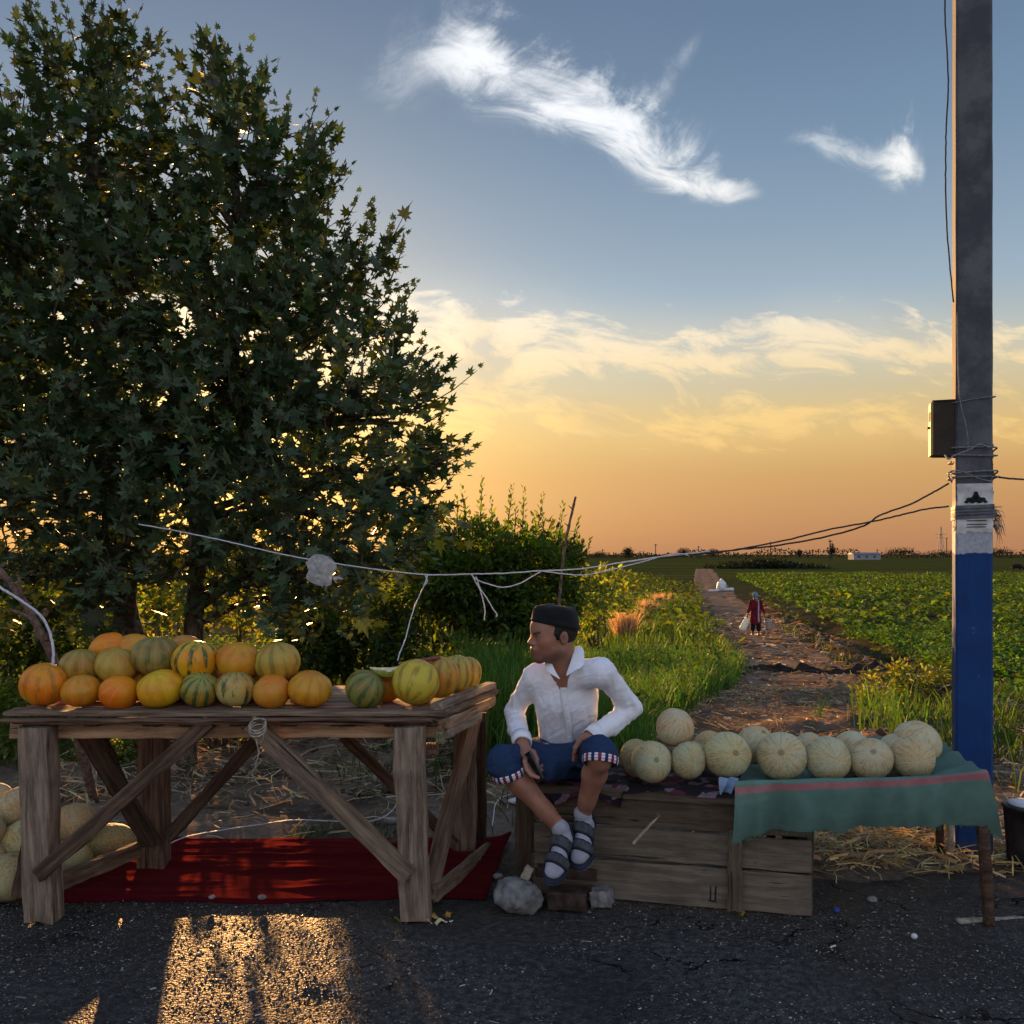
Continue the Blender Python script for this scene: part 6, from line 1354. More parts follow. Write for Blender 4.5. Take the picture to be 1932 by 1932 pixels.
# clear bag caught on the cord
c = P(604, 1068, 5.0); nu, nv = 26, 22; U_, V_ = np.meshgrid(np.linspace(0, 2 * math.pi, nu, endpoint=False), np.linspace(0, 1, nv))
wd_ = np.interp(V_, [0, .1, .35, .7, .9, 1], [.075, .082, .075, .078, .055, .012]); rr = 1 + .16 * fbm(np.stack([np.cos(U_) * 2, np.sin(U_) * 2, V_ * 1.5], -1), 4, 97)
X0 = c[0] + wd_ * np.cos(U_) * rr + .012 * V_ + .012 * np.sin(V_ * 7); Y0 = c[1] + wd_ * .45 * np.sin(U_) * rr; Z0 = c[2] + .045 - .155 * V_ - .022 * np.cos(U_ * 2) * (1 - V_) + .012 * fbm(np.stack([np.cos(U_) * 4, np.sin(U_) * 4, V_ * 6], -1), 3, 98)
i = np.arange(nu * (nv - 1)); k_ = i % nu; j_ = i // nu; fq = np.column_stack([j_ * nu + k_, j_ * nu + (k_ + 1) % nu, (j_ + 1) * nu + (k_ + 1) % nu, (j_ + 1) * nu + k_])
bg_ = thing('plastic_bag', c, 'thin clear plastic bag caught on the white cord before the tree', 'plastic bag')
obj('film', mesh_np('film', np.column_stack([X0.ravel(), Y0.ravel(), Z0.ravel()]), fq), M_BAG, bg_)
mb = MB(); hp = smooth_path([P(630, 1092, 5.0), P(638, 1090, 4.99), P(647, 1093, 4.99)], 4); mb.tube(hp, [.012, .014, .012, .01, .009, .009, .008, .007, .006], 6); obj('handle', mb.mesh('handle', True), M_BAG, bg_)

# dead branch and post at the left
br = thing('dead_branch', P(130, 1510, 5.3), 'bare dead branch leaning left behind the melons at the left edge', 'branch')
main = smooth_path([gp(178, 1515) * [1, 1, 0], P(150, 1400, 5.4), P(118, 1300, 5.3), P(100, 1240, 5.25), P(72, 1185, 5.2), P(48, 1140, 5.2), P(18, 1098, 5.2), P(-30, 1045, 5.2)], 6)
mb = MB(); mb.tube(main, np.linspace(.030, .020, len(main)), 8, wob=.14); obj('limb', mb.mesh('limb', True), M_TWIG, br)
for a_, b_, c_ in [((66, 1170), (45, 1160), (20, 1150)), ((42, 1128), (38, 1108), (34, 1084)), ((82, 1165), (88, 1155), (84, 1148)), ((88, 1205), (97, 1196), (100, 1190))]:
    mb = MB(); mb.tube(smooth_path([P(*a_, 5.2), P(*b_, 5.18), P(*c_, 5.17)], 4), np.linspace(.017, .008, 9), 6, wob=.12); obj('side_twig', mb.mesh('side_twig', True), M_TWIG, br)
o = stick('dead_post', [gp(173, 1516), P(171, 1460, 5.6), P(166, 1408, 5.6)], .036, .030, M_TWIGP, None); o['label'] = 'short pale broken post seen under the left table'; o['category'] = 'post'
o = stick('leaning_stick', [P(130, 1385, 5.5), P(165, 1430, 5.5), P(200, 1475, 5.45), P(232, 1530, 5.4)], .006, .008, M_TWIGP, None); o['label'] = 'thin bent stick leaning against the pale post'; o['category'] = 'stick'
o = stick('lying_pole', [P(1806, 1742, 3.80), P(1860, 1740, 3.83), P(1932, 1738, 3.86), P(2010, 1735, 3.9)], .022, .022, M_TWIGP, None, 8, color=(.9, .8, .6, 1)); o['label'] = 'pale wooden pole lying on the ground at the right table leg'; o['category'] = 'pole'
for k_, v in enumerate(o.data.vertices): v.co.z = max(v.co.z, .001)

# ------------------------------------------------------------------ small things on the ground
def rock(name, c, r, seed, m, label, h=.008, cat='rock', extra=()):
    c = np.array(c, float); r = np.array(r, float); s = SDF(c - r * 1.7, c + r * 1.7, h); s.ell(c, r, .02)
    for e, q in extra: s.ell(c + np.array(e), q, .03)
    v, f = s.mesh(); v = relax(v, f, 1); n = normals(v, f); v = v + n * (fbm(v * 14, 4, seed) * r.mean() * .36 + fbm(v * 50, 3, seed + 5) * r.mean() * .12)[:, None]; v[:, 2] = np.maximum(v[:, 2], .001)
    o = obj(name, mesh_np(name, v, f), m); o['label'] = label; o['category'] = cat; return o
c = P(968, 1694, 3.90); rock('concrete_lump', (c[0], c[1], .075), (.085, .075, .078), 3, M_CONCRETE, 'grey lump of broken concrete on the ground below the man', extra=[((.06, .0, -.01), (.07, .06, .06))])
pg = thing('wooden_peg', P(990, 1660, 3.95), 'pale wooden peg standing out behind the concrete lump', 'peg'); plank('shaft', P(983, 1672, 3.95), P(1001, 1636, 3.95), .035, .03, M_TWIGP, pg, (0, 1, 0), 140, (1, 1, 1, 1), .004, 6)
def brickobj(a, b, w, t, label, m=M_BRICK):
    a, b = np.array(a), np.array(b); r = thing('brick', a, label, 'brick', 'old bricks propping the bench'); plank('block', a, b, w, t, m, r, (0, 0, 1), random.randrange(99), (1, 1, 1, 1), .005, 5)
brickobj((.165, 3.96, .050), (.33, 3.93, .050), .11, .075, 'dark old brick at the bench foot, right of the concrete lump')
brickobj((.12, 4.10, .125), (.38, 4.06, .120), .10, .05, 'dark worn block lying under the man\'s feet')
brickobj((.36, 3.99, .04), (.44, 3.97, .045), .09, .07, 'small broken brick between the feet and the white bottle', M_STONE)
o = rock('white_scrap', (*gp(1131, 1705)[:2], .022), (.045, .022, .02), 7, M_WHITE, 'crumpled white plastic scrap at the foot of the crate', .004, 'litter')
rock('white_scrap', (*gp(1725, 1772)[:2], .012), (.012, .012, .011), 9, M_WHITE, 'small round white scrap on the asphalt at the right', .003, 'litter')
rock('bottle_top', (*gp(1578, 1722)[:2], .010), (.013, .013, .010), 11, M_BLUEP, 'small blue bottle cap on the asphalt right of the crate', .003, 'bottle cap')
rock('paper_wrapper', (*gp(975, 1520)[:2], .03), (.06, .025, .022), 12, M_WHITE, 'crumpled white wrapper on the dirt behind the bench post', .004, 'litter')
rock('white_sack', (*P(1725, 1575, 5.5)[:2], .05), (.16, .08, .05), 13, M_WHITE, 'white plastic sheet lying behind the straw under the cloth', .01, 'litter')
rock('blue_bottle', (*P(1779, 1568, 5.1)[:2], .08), (.025, .025, .05), 14, M_BLUEP, 'small blue bottle behind the stick legs', .005, 'bottle')
for (px, py, r, l) in [(400, 1703, .012, 'grey pebble at the front edge of the rug, left one'), (495, 1704, .016, 'flat grey pebble at the front edge of the rug, right one'), (1181, 1662, .02, 'small grey pebble on the right part of the rug'), (718, 1475, .05, 'tan stone on the soil behind the right table leg'), (885, 1475, .06, 'grey stone on the soil left of the bench'), (738, 1555, .03, 'round stone on the dirt behind the brace'), (1000, 1668, .03, 'pebble beside the wooden peg'), (1645, 1700, .018, 'small pebble under the cloth table')]:
    if px == 1181: px, py = 940, 1664
    p = gp(px, py); rock('stone', (p[0], p[1], max(float(G(p[0], p[1])), 0) + r * .45 + (.02 if py < 1706 and py > 1590 and px < 960 else 0)), (r * 1.3, r, r * .75), int(px), M_STONE, l, .005, 'stone')
def peel(px, py, a, rot, m, label, flesh=False):
    c = gp(px, py); nu = 12; U_, V_ = np.meshgrid(np.linspace(-1, 1, nu), np.linspace(-1, 1, 7)); w = np.sqrt(np.clip(1 - U_ ** 2, .02, 1)) * .4
    X = U_ * a; Y = V_ * w * a; Z = .006 + .30 * a * U_ ** 2 * .5 + .12 * a * V_ ** 2 * .5 + .01 * np.sin(U_ * 5); cr_, sr_ = math.cos(rot), math.sin(rot)
    i = np.arange(11 * 6); q = (i // 11) * 12 + i % 11; o = obj('melon_peel', mesh_np('melon_peel', np.column_stack([(c[0] + X * cr_ - Y * sr_).ravel(), (c[1] + X * sr_ + Y * cr_).ravel(), Z.ravel()]), np.column_stack([q, q + 1, q + 13, q + 12])), m); o['label'] = label; o['category'] = 'melon peel'; o['group'] = 'melon peels under the table leg'
M_PEELO = flat('orange_peel', (.42, .25, .05), .5, .3, .3, 25)
peel(768, 1741, .055, .1, M_RIND, 'green melon peel left of the right front table leg'); peel(785, 1731, .04, .5, M_FLESH, 'pale inner peel close to the right front table leg')
peel(808, 1733, .05, -.3, M_PEELO, 'yellow-orange melon peel right of the front leg'); peel(825, 1744, .045, .3, M_FLESH, 'pale melon peel farthest right under the table'); peel(845, 1730, .035, 1.0, M_PEELO, 'small curled orange peel right of the table leg'); peel(1401, 1727, .028, .2, M_PEELO, 'small orange peel at the foot of the crate batten')
# dark pail at the right edge
c = P(1938, 1520, 4.5); pl = thing('dark_pail', (c[0], c[1], 0), 'dark metal pail with white lid and blue cup at the right edge', 'pail')
def lathe(name, prof, c, m, parent, n=26):
    vs = [(c[0] + r * math.cos(2 * math.pi * k / n), c[1] + r * math.sin(2 * math.pi * k / n), z) for r, z in prof for k in range(n)]
    fs = [(i * n + k, i * n + (k + 1) % n, (i + 1) * n + (k + 1) % n, (i + 1) * n + k) for i in range(len(prof) - 1) for k in range(n)]
    if prof[0][0] > 0: fs.append(tuple(range(n - 1, -1, -1)))
    fs.append(tuple((len(prof) - 1) * n + k for k in range(n))); mb = MB(); mb.add(vs, fs); return obj(name, mb.mesh(name, True), m, parent)
lathe('body', [(.085, .005), (.09, .02), (.095, .10), (.102, .2), (.108, .285), (.113, .288), (.113, .30), (.10, .302)], c, M_DARKM, pl)
lathe('lid', [(.088, .303), (.090, .312), (.05, .318), (.02, .32)], c, M_WHITE, pl); lathe('cup', [(.024, .17), (.027, .20), (.03, .265), (.034, .27), (.028, .272)], (c[0] - .045, c[1] - .135), M_BLUEP, pl, 16)

# ------------------------------------------------------------------ the seated man
def A(*v): return np.array(v, float)
man = thing('person', (.27, 4.2, .52), 'man in black cap, white shirt and denim shorts sitting on the bench, looking left', 'person')
pel = A(.27, 4.26, .625); hipR, hipL = A(.19, 4.24, .615), A(.355, 4.21, .62)
knR, knL = P(948, 1440, 3.84), P(1133, 1424, 3.74); anR, anL = P(1058, 1563, 3.88), P(1100, 1537, 3.93)
shR, shL = P(1007, 1277, 4.07), P(1138, 1267, 3.95); elR, elL = P(974, 1345, 4.20), P(1190, 1336, 4.07); wrR, wrL = P(985, 1401, 3.96), P(1116, 1390, 3.93)
chest = A(.245, 4.06, .93); nk0 = P(1068, 1262, 4.0); O = P(1046, 1201, 3.95)
fw = unit(A(-.93, -.36, -.04)); upv = unit(A(-.04, -.03, 1) - fw * float(A(-.04, -.03, 1) @ fw)); lf = np.cross(upv, fw)
HB = np.stack([fw, lf, upv], 1)                       # columns: forward, left, up
def hp(f, l, u): return O + fw * f + lf * l + upv * u
s = SDF((-.16, 3.60, .30), (.66, 4.42, 1.36), .0042)
s.ell(hp(-.006, 0, .036), (.098, .077, .090), .0, HB); s.ell(hp(.042, 0, -.018), (.060, .062, .082), .03, HB); s.ell(hp(.055, 0, .048), (.050, .060, .046), .03, HB)
for q in (-1, 1):
    s.cone(hp(-.002, q * .050, -.050), hp(.074, q * .012, -.088), .022, .017, .03); s.cone(hp(.085, q * .010, .024), hp(.078, q * .042, .020), .014, .012, .016)
    s.ell(hp(.066, q * .040, -.012), (.024, .022, .022), .025, HB)
s.ell(hp(.082, 0, -.088), (.018, .020, .017), .02, HB); s.ell(hp(.085, 0, -.052), (.024, .030, .024), .02, HB)
s.cone(hp(.096, 0, .014), hp(.117, 0, -.018), .0085, .0115, .012)
for q in (-1, 1): s.ell(hp(.106, q * .011, -.023), (.012, .009, .008), .008, HB)
for q in (-1, 1): s.ell(hp(.104, q * .032, .006), (.012, .015, .009), .012, HB, 'sub')
for q in (-1, 1): s.ell(hp(.086, q * .032, .005), (.015, .0165, .0115), .006, HB)
s.cone(hp(.102, -.016, -.047), hp(.102, .016, -.047), .0075, .0075, .008); s.cone(hp(.108, 0, -.046), hp(.107, 0, -.045), .006, .006, .008); s.cone(hp(.100, -.014, -.060), hp(.100, .014, -.060), .008, .008, .008)
s.cone(hp(.113, -.020, -.0535), hp(.113, .020, -.0535), .0035, .0035, .003, 'sub')
for q in (-1, 1):
    s.ell(hp(-.012, q * .079, .000), (.019, .009, .031), .006, HB); s.ell(hp(-.005, q * .090, .002), (.010, .008, .018), .005, HB, 'sub')
s.cone(hp(-.028, 0, -.05), nk0 + [0, .01, -.03], .056, .060, .03); s.cone(hp(.015, 0, -.07), P(1066, 1292, 4.02), .034, .030, .03)
s.cone(nk0, chest, .055, .085, .04); s.cone(chest, pel, .085, .085, .04); s.cone(shR + A(.02, 0, -.015), shL + A(-.02, 0, -.015), .04, .04, .03)
for sh, el, wr in ((shR, elR, wrR), (shL, elL, wrL)): s.cone(sh, el, .038, .030, .02); s.cone(el, el + (wr - el) * .5, .030, .030, .01); s.cone(el + (wr - el) * .5, wr, .030, .026, .01)
for hp_, kn, an in ((hipR, knR, anR), (hipL, knL, anL)):
    s.cone(hp_, kn, .066, .046, .03); s.ell(kn + [0, -.006, -.014], (.050, .050, .056), .02); m1 = kn + (an - kn) * .33 + A(0, .014, 0)
    s.cone(kn, m1, .050, .052, .02); s.cone(m1, kn + (an - kn) * .75, .052, .036, .02); s.cone(kn + (an - kn) * .7, an, .037, .033, .02); s.cone(kn + (an - kn) * .08 + A(0, -.03, 0), kn + (an - kn) * .8 + A(0, -.018, 0), .024, .02, .02)
# right hand holding the phone
pk = P(994, 1424, 3.875); s.cone(wrR, pk, .026, .030, .02, flat=((.3, -1, .3), 1.5))
kn4 = [P(990, 1437, 3.825), P(996, 1438, 3.850), P(1001, 1437, 3.875), P(1005, 1434, 3.900)]
for q in kn4: s.cone(pk, q, .016, .0115, .008)
s.chain([kn4[0], P(994, 1452, 3.805), P(1003, 1463, 3.795), P(1016, 1467, 3.790)], [.0112, .0102, .0095, .0085], .004)
s.chain([kn4[1], P(1000, 1454, 3.830), P(1009, 1461, 3.820), P(1019, 1461, 3.815)], [.0112, .0102, .0095, .0085], .003)
s.chain([kn4[2], P(1006, 1451, 3.860), P(1015, 1456, 3.850), P(1022, 1453, 3.845)], [.0108, .0098, .009, .008], .003)
s.chain([kn4[3], P(1011, 1445, 3.890), P(1018, 1448, 3.880), P(1023, 1444, 3.880)], [.010, .009, .0085, .0075], .003)
s.chain([wrR + (pk - wrR) * .45 + A(.012, -.012, 0), P(1006, 1420, 3.850), P(1012, 1433, 3.830), P(1013, 1445, 3.815)], [.014, .0125, .0112, .0095], .008)
# left hand propped on the thigh
pk = P(1102, 1396, 3.925); s.cone(wrL, pk, .026, .028, .02, flat=((0, -1, 0), 1.4))
for k, (dx_, D_) in enumerate(((-9, 3.90), (-5, 3.92), (0, 3.94), (5, 3.955))):
    a_ = P(1098 + dx_, 1408, D_); s.chain([pk, a_, P(1094 + dx_ * 1.1, 1422, D_ - .004), P(1093 + dx_ * 1.2, 1434, D_)], [.014, .0112, .010, .0085], .006)
s.chain([pk + A(-.01, -.01, .006), P(1092, 1401, 3.89), P(1086, 1411, 3.88), P(1084, 1420, 3.88)], [.014, .0125, .011, .009], .008)
v, f = s.mesh(); v = relax(v, f, 2, .45)
loc = (v - O) @ HB; col = np.ones((len(v), 3)); F_, L2, U2 = loc.T
hd = np.linalg.norm(v - O, axis=1) < .17
ss = lambda x, a, b: np.clip((x - a) / (b - a), 0, 1)
brow = hd * np.exp(-((U2 - .024 - .004 * (np.abs(L2) - .03) / .02) / .0055) ** 2) * (np.abs(np.abs(L2) - .033) < .021) * (F_ > .07)
stub = hd * ss(-U2, .035, .075) * ss(F_, -.01, .03) * .30; lips = hd * np.exp(-((U2 + .0535) / .012) ** 2 - (L2 / .022) ** 2) * (F_ > .095)
eye = hd * np.exp(-((U2 - .0055) / .0045) ** 2 - ((np.abs(L2) - .032) / .012) ** 2) * (F_ > .08)
sock_ = hd * np.exp(-((U2 - .006) / .014) ** 2 - ((np.abs(L2) - .031) / .020) ** 2) * (F_ > .07); col *= (1 - .42 * sock_)[:, None]; nost = hd * np.exp(-((U2 + .030) / .006) ** 2 - (L2 / .016) ** 2) * (F_ > .09); col *= (1 - .5 * nost)[:, None]; ml = hd * np.exp(-((U2 + .0535) / .0035) ** 2 - (L2 / .022) ** 2) * (F_ > .09); col *= (1 - .55 * ml)[:, None]; earn = hd * np.exp(-((F_ + .006) / .011) ** 2 - ((U2 - .002) / .017) ** 2) * (np.abs(L2) > .07); col *= (1 - .4 * earn)[:, None]; neckd = np.exp(-((U2 + .10) / .03) ** 2) * (np.linalg.norm(v - O, axis=1) < .2); col *= (1 - .2 * neckd)[:, None]  # shade painted into eye sockets, nostrils, mouth line and ear hollows; neck darkened
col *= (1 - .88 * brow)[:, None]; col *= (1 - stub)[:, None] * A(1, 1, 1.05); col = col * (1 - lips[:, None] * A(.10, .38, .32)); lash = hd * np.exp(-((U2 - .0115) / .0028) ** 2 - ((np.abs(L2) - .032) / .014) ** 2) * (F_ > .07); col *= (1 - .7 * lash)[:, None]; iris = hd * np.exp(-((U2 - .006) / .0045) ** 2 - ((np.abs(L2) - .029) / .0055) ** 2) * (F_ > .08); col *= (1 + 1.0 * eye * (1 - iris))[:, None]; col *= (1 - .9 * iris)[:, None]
blush = hd * np.exp(-((F_ - .075) / .03) ** 2 - ((U2 + .012) / .025) ** 2); col *= 1 + blush[:, None] * A(.18, .02, .0)
obj('body', mesh_np('body', v, f, col), M_SKIN, man)
# hair under the cap
s = SDF(O - .16, O + .16, .004); s.ell(hp(-.012, 0, .034), (.097, .0815, .092), 0, HB); s.half(hp(.034, 0, 0), fw - upv * .25, .004); s.half(hp(-.03, 0, -.035), -upv + fw * .55, .004)
s.ell(hp(-.004, .088, -.004), (.017, .018, .026), .004, HB, 'sub'); s.ell(hp(-.004, -.088, -.004), (.017, .018, .026), .004, HB, 'sub'); s.cone(hp(.020, .066, .02), hp(.018, .064, -.004), .012, .006, .008)
v, f = s.mesh(); v = relax(v, f, 1); v += normals(v, f) * (.002 * vnoise(v * 260, 4))[:, None]; obj('hair', mesh_np('hair', v, f), M_HAIR, man)
# embroidered black skullcap
n_ = 40; t = np.linspace(0, 2 * math.pi, n_, endpoint=False); vs = []; rings = [(-.002, .97), (-.003, 1.04), (.004, 1.055), (.014, 1.045), (.017, 1.015), (.030, 1.005), (.050, .965), (.066, .90), (.077, .78), (.084, .55), (.088, .25), (.089, .02)]
for h_, sc in rings:
    rid = 1 + .035 * np.abs(np.cos(2 * t)) * (h_ > .05)
    for k in range(n_):
        lift = .026 * math.cos(t[k]) * (1 - h_ / .12); vs.append(hp(-.008 + .106 * sc * rid[k] * math.cos(t[k]), .0865 * sc * rid[k] * math.sin(t[k]), .050 + h_ + lift + .006 * abs(math.cos(2 * t[k])) * (h_ > .07) * sc))
fs = [(i * n_ + k, i * n_ + (k + 1) % n_, (i + 1) * n_ + (k + 1) % n_, (i + 1) * n_ + k) for i in range(len(rings) - 1) for k in range(n_)] + [tuple((len(rings) - 1) * n_ + k for k in range(n_))]
mb = MB(); mb.add(vs, fs); cp = obj('cap', mb.mesh('cap', True), M_CAP, man)
mb = MB(); mb.add([hp(.062, .066, .070), hp(.048, .073, .068), hp(.048, .073, .074), hp(.062, .066, .076)] + [hp(.064, .0685, .070), hp(.050, .0755, .068), hp(.050, .0755, .074), hp(.064, .0685, .076)], [(4, 5, 6, 7), (0, 3, 2, 1), (0, 1, 5, 4), (2, 3, 7, 6), (1, 2, 6, 5), (3, 0, 4, 7)]); obj('cap_tag', mb.mesh('cap_tag'), M_WHITE, cp)

# shirt
s = SDF((-.13, 3.70, .52), (.68, 4.50, 1.16), .005)
wst = A(.262, 4.20, .68)
s.cone(A(.265, 4.19, .635), wst, .134, .128, .03, flat=((0, 1, 0), 1.12)); s.cone(wst, A(.245, 4.08, .92), .128, .152, .05, flat=((0, 1, 0), 1.25)); s.cone(shR + A(.02, 0, -.01), shL + A(-.02, 0, -.012), .057, .057, .05)
s.cone(nk0 + A(0, .02, -.015), shR + A(.03, 0, .0), .058, .050, .04); s.cone(nk0 + A(0, .02, -.01), shL + A(-.03, 0, .0), .058, .052, .04); s.cone(nk0 + A(0, .025, -.02), nk0 + A(.008, .02, .035), .066, .060, .02)
def ext(a, b, d): return b + unit(b - a) * d
s.chain([shR, elR + A(-.006, .0, .01), elR + (wrR - elR) * .5 + A(-.006, 0, -.008), ext(elR, wrR, -.025)], [.053, .047, .046, .041], .035)
s.chain([shL, elL, elL + (wrL - elL) * .5 + A(0, 0, -.012), ext(elL, wrL, -.025)], [.055, .050, .048, .040], .035)
s.chain([P(1063, 1292, 3.94), P(1062, 1246, 3.94)], [.002, .034], .003, 'sub'); s.chain([P(1063, 1292, 3.90), P(1062, 1246, 3.90)], [.002, .034], .003, 'sub'); s.chain([P(1063, 1292, 3.97), P(1062, 1246, 3.97)], [.002, .034], .003, 'sub'); s.cone(P(1062, 1243, 3.905), hp(-.02, 0, -.05), .032, .059, .004, 'sub')
s.cone(hp(-.02, 0, -.06), nk0 + [0, .01, 0], .062, .060, .004, 'sub')
s.half(A(.27, 4.0, .662), (0, .25, -1), .004)
v, f = s.mesh(); v = relax(v, f, 1, .4); nr_ = normals(v, f)
def fold(p, seed, a, b, c): q = np.column_stack([p @ A(*a), p @ A(*b), p @ A(*c)]); return .5 - np.abs(fbm(q, 4, seed))
tor = np.clip(1 - np.abs(v[:, 0] - .25) / .15, 0, 1)
dsp = .009 * fold(v, 5, (5, 2, 3), (2, 4, 0), (-12, 4, 20)) + .010 * fold(v, 8, (26, 0, 6), (2, 7, 0), (5, 4, -4)) + .002
eln = np.exp(-(np.linalg.norm(v - elL, axis=1) / .11) ** 2) + np.exp(-(np.linalg.norm(v - elR, axis=1) / .12) ** 2) + .7 * np.exp(-((v[:, 2] - .66) / .05) ** 2) * tor
axL = unit(wrL - elL); axR = unit(wrR - elR)
ring = np.where(v[:, 0] > .3, np.sin((v - elL) @ axL * 150 + 7 * fbm(v * 9, 2, 3)), np.sin((v - elR) @ axR * 140 + 7 * fbm(v * 9, 2, 4)))
vn = np.exp(-(np.linalg.norm(v - P(1062, 1262, 3.90), axis=1) / .07) ** 2); v = v + nr_ * (((dsp - .010) + .0042 * eln * ring) * (1 - .9 * vn))[:, None]
v = relax(v, f, 1, .3); shv = v
sh_o = obj('shirt', mesh_np('shirt', v, f), M_SHIRT, man)
def on_shirt(px, py, lift=.004, r=.02):
    """point of the shirt's near surface along a sight line"""
    pj = np.column_stack([966 + FP * shv[:, 0] / shv[:, 1], 1045 - FP * (shv[:, 2] - CAM[2]) / shv[:, 1]]); d = np.hypot(pj[:, 0] - px, pj[:, 1] - py); k = d < 7
    D = shv[k, 1].min() if k.any() else 3.95
    return P(px, py, D - lift)
pl_ = [on_shirt(px, py) for px, py in [(1063, 1297), (1064, 1308), (1066, 1325), (1069, 1345), (1072, 1365), (1074, 1385), (1077, 1404), (1078, 1412)]]; pl_ = smooth_path(pl_, 4)
mb = MB(); Lp = pl_ + [-.015, 0, 0]; Rp = pl_ + [.015, 0, 0]; Lb, Rb = Lp + [0, .006, 0], Rp + [0, .006, 0]; n_ = len(pl_)
mb.add(np.vstack([Lp, Rp, Lb, Rb]), [(i, i + 1, n_ + i + 1, n_ + i) for i in range(n_ - 1)] + [(2 * n_ + i, 2 * n_ + i + 1, i + 1, i) for i in range(n_ - 1)] + [(n_ + i, n_ + i + 1, 3 * n_ + i + 1, 3 * n_ + i) for i in range(n_ - 1)])
obj('placket', mb.mesh('placket', True), M_SHIRT, sh_o)
for k in (3, 9, 15, 21, 26):
    c = pl_[min(k, n_ - 1)] + [0, -.002, 0]; t = np.linspace(0, 2 * math.pi, 10, endpoint=False); mb = MB(); mb.add(np.column_stack([c[0] + .0055 * np.cos(t), np.full(10, c[1]), c[2] + .0055 * np.sin(t)]), [tuple(range(10))]); obj('button', mb.mesh('button'), M_WHITE, sh_o)
def patch(name, pts, th, m, parent, sub=6):
    """a small bent panel from a 4x? grid of points"""
    g = np.array(pts, float); r_, c_ = g.shape[:2]; V1 = g.reshape(-1, 3); V2 = V1 + A(0, th, 0); n0 = len(V1); fs = []
    for i in range(r_ - 1):
        for j in range(c_ - 1): a = i * c_ + j; q = (a, a + 1, a + c_ + 1, a + c_); fs += [q, tuple(n0 + k for k in q[::-1])]
    rim = [j for j in range(c_)] + [i * c_ + c_ - 1 for i in range(1, r_)] + [(r_ - 1) * c_ + j for j in range(c_ - 2, -1, -1)] + [i * c_ for i in range(r_ - 2, 0, -1)]
    fs += [(rim[k], n0 + rim[k], n0 + rim[(k + 1) % len(rim)], rim[(k + 1) % len(rim)]) for k in range(len(rim))]
    mb = MB(); mb.add(np.vstack([V1, V2]), fs); o = obj(name, mb.mesh(name, True), m, parent); md = o.modifiers.new('s', 'SUBSURF'); md.levels = 2; md.render_levels = 2; return o
def Q(px, py, lift): return on_shirt(px, py, lift)
patch('collar', [[P(1087, 1216, 3.97), P(1097, 1219, 3.965), P(1103, 1226, 3.96)], [P(1081, 1232, 3.93), P(1092, 1236, 3.915), P(1103, 1241, 3.91)], [P(1075, 1252, 3.90), P(1089, 1255, 3.885), P(1103, 1258, 3.885)], [P(1064, 1282, 3.872), P(1074, 1272, 3.862), P(1088, 1263, 3.858)]], .006, M_SHIRT, sh_o)
patch('collar', [[P(1040, 1243, 3.95), P(1033, 1243, 3.96), P(1028, 1246, 3.97)], [P(1042, 1254, 3.92), P(1034, 1255, 3.925), P(1026, 1258, 3.935)], [P(1050, 1270, 3.895), P(1042, 1269, 3.89), P(1033, 1268, 3.895)], [P(1060, 1285, 3.875), P(1053, 1280, 3.868), P(1045, 1275, 3.865)]], .006, M_SHIRT, sh_o)
def ringband(name, c, ax, r0, r1, ln, m, parent, th=.004, n=30, sq=(1, 1), up=(0, 0, 1), wob=.0):
    ax = unit(A(*ax)); a_, b_ = frame(ax, up); a_, b_ = A(*a_), A(*b_); t = np.linspace(0, 2 * math.pi, n + 1); V1 = []; uv = []
    for j, (h_, r_) in enumerate([(0, r0 - th), (0, r0), (ln * .5, (r0 + r1) / 2 + .002), (ln, r1), (ln, r1 - th)]):
        for k in range(n + 1):
            w = 1 + wob * math.sin(t[k] * 3 + 1) * (h_ / ln); V1.append(c + ax * h_ + (a_ * math.cos(t[k]) * sq[0] + b_ * math.sin(t[k]) * sq[1]) * r_ * w); uv.append((k / n, h_ / ln))
    m_ = n + 1; fs = np.array([(j * m_ + k, j * m_ + k + 1, (j + 1) * m_ + k + 1, (j + 1) * m_ + k) for j in range(4) for k in range(n)])
    return obj(name, mesh_np(name, np.array(V1), fs, uv=np.array(uv)), m, parent)
ringband('cuff', ext(elR, wrR, -.045), wrR - elR, .046, .041, .055, M_SHIRT, sh_o, wob=.03); ringband('cuff', ext(elL, wrL, -.045), wrL - elL, .045, .041, .055, M_SHIRT, sh_o, wob=.03)

# denim shorts with turned-up checked cuffs
s = SDF((-.20, 3.58, .46), (.56, 4.48, .86), .006)
s.ell(A(.27, 4.25, .605), (.185, .155, .10), 0); s.cone(hipR, knR + A(0, .01, .006), .088, .069, .05); s.cone(hipL, knL + A(0, .02, .004), .088, .069, .05)
dR, dL = unit(anR - knR), unit(A(-.10, -.42, -.90)); s.cone(knR, knR + dR * .045, .069, .066, .02); s.cone(knL + A(0, .03, 0), knL + dL * .012, .070, .070, .02)
s.cone(A(.27, 4.16, .61), (knR + knL) / 2 + A(-.01, .14, -.09), .085, .045, .06); s.cone((hipR + knR) / 2, (hipL + knL) / 2, .05, .05, .06); s.cone(knR + dR * .07 + A(0, 0, 0), knR + dR * .30, .062, .07, .004, 'sub'); s.cone(knL + dL * .055, knL + dL * .3, .064, .075, .004, 'sub')
v, f = s.mesh(); v = relax(v, f, 1, .4); nr_ = normals(v, f); v = v + nr_ * (.020 * fold(v, 15, (9, 3, 3), (4, 9, 0), (-5, 7, 14)) - .006)[:, None]
sho = obj('shorts', mesh_np('shorts', relax(v, f, 1, .3), f), M_DENIM, man)
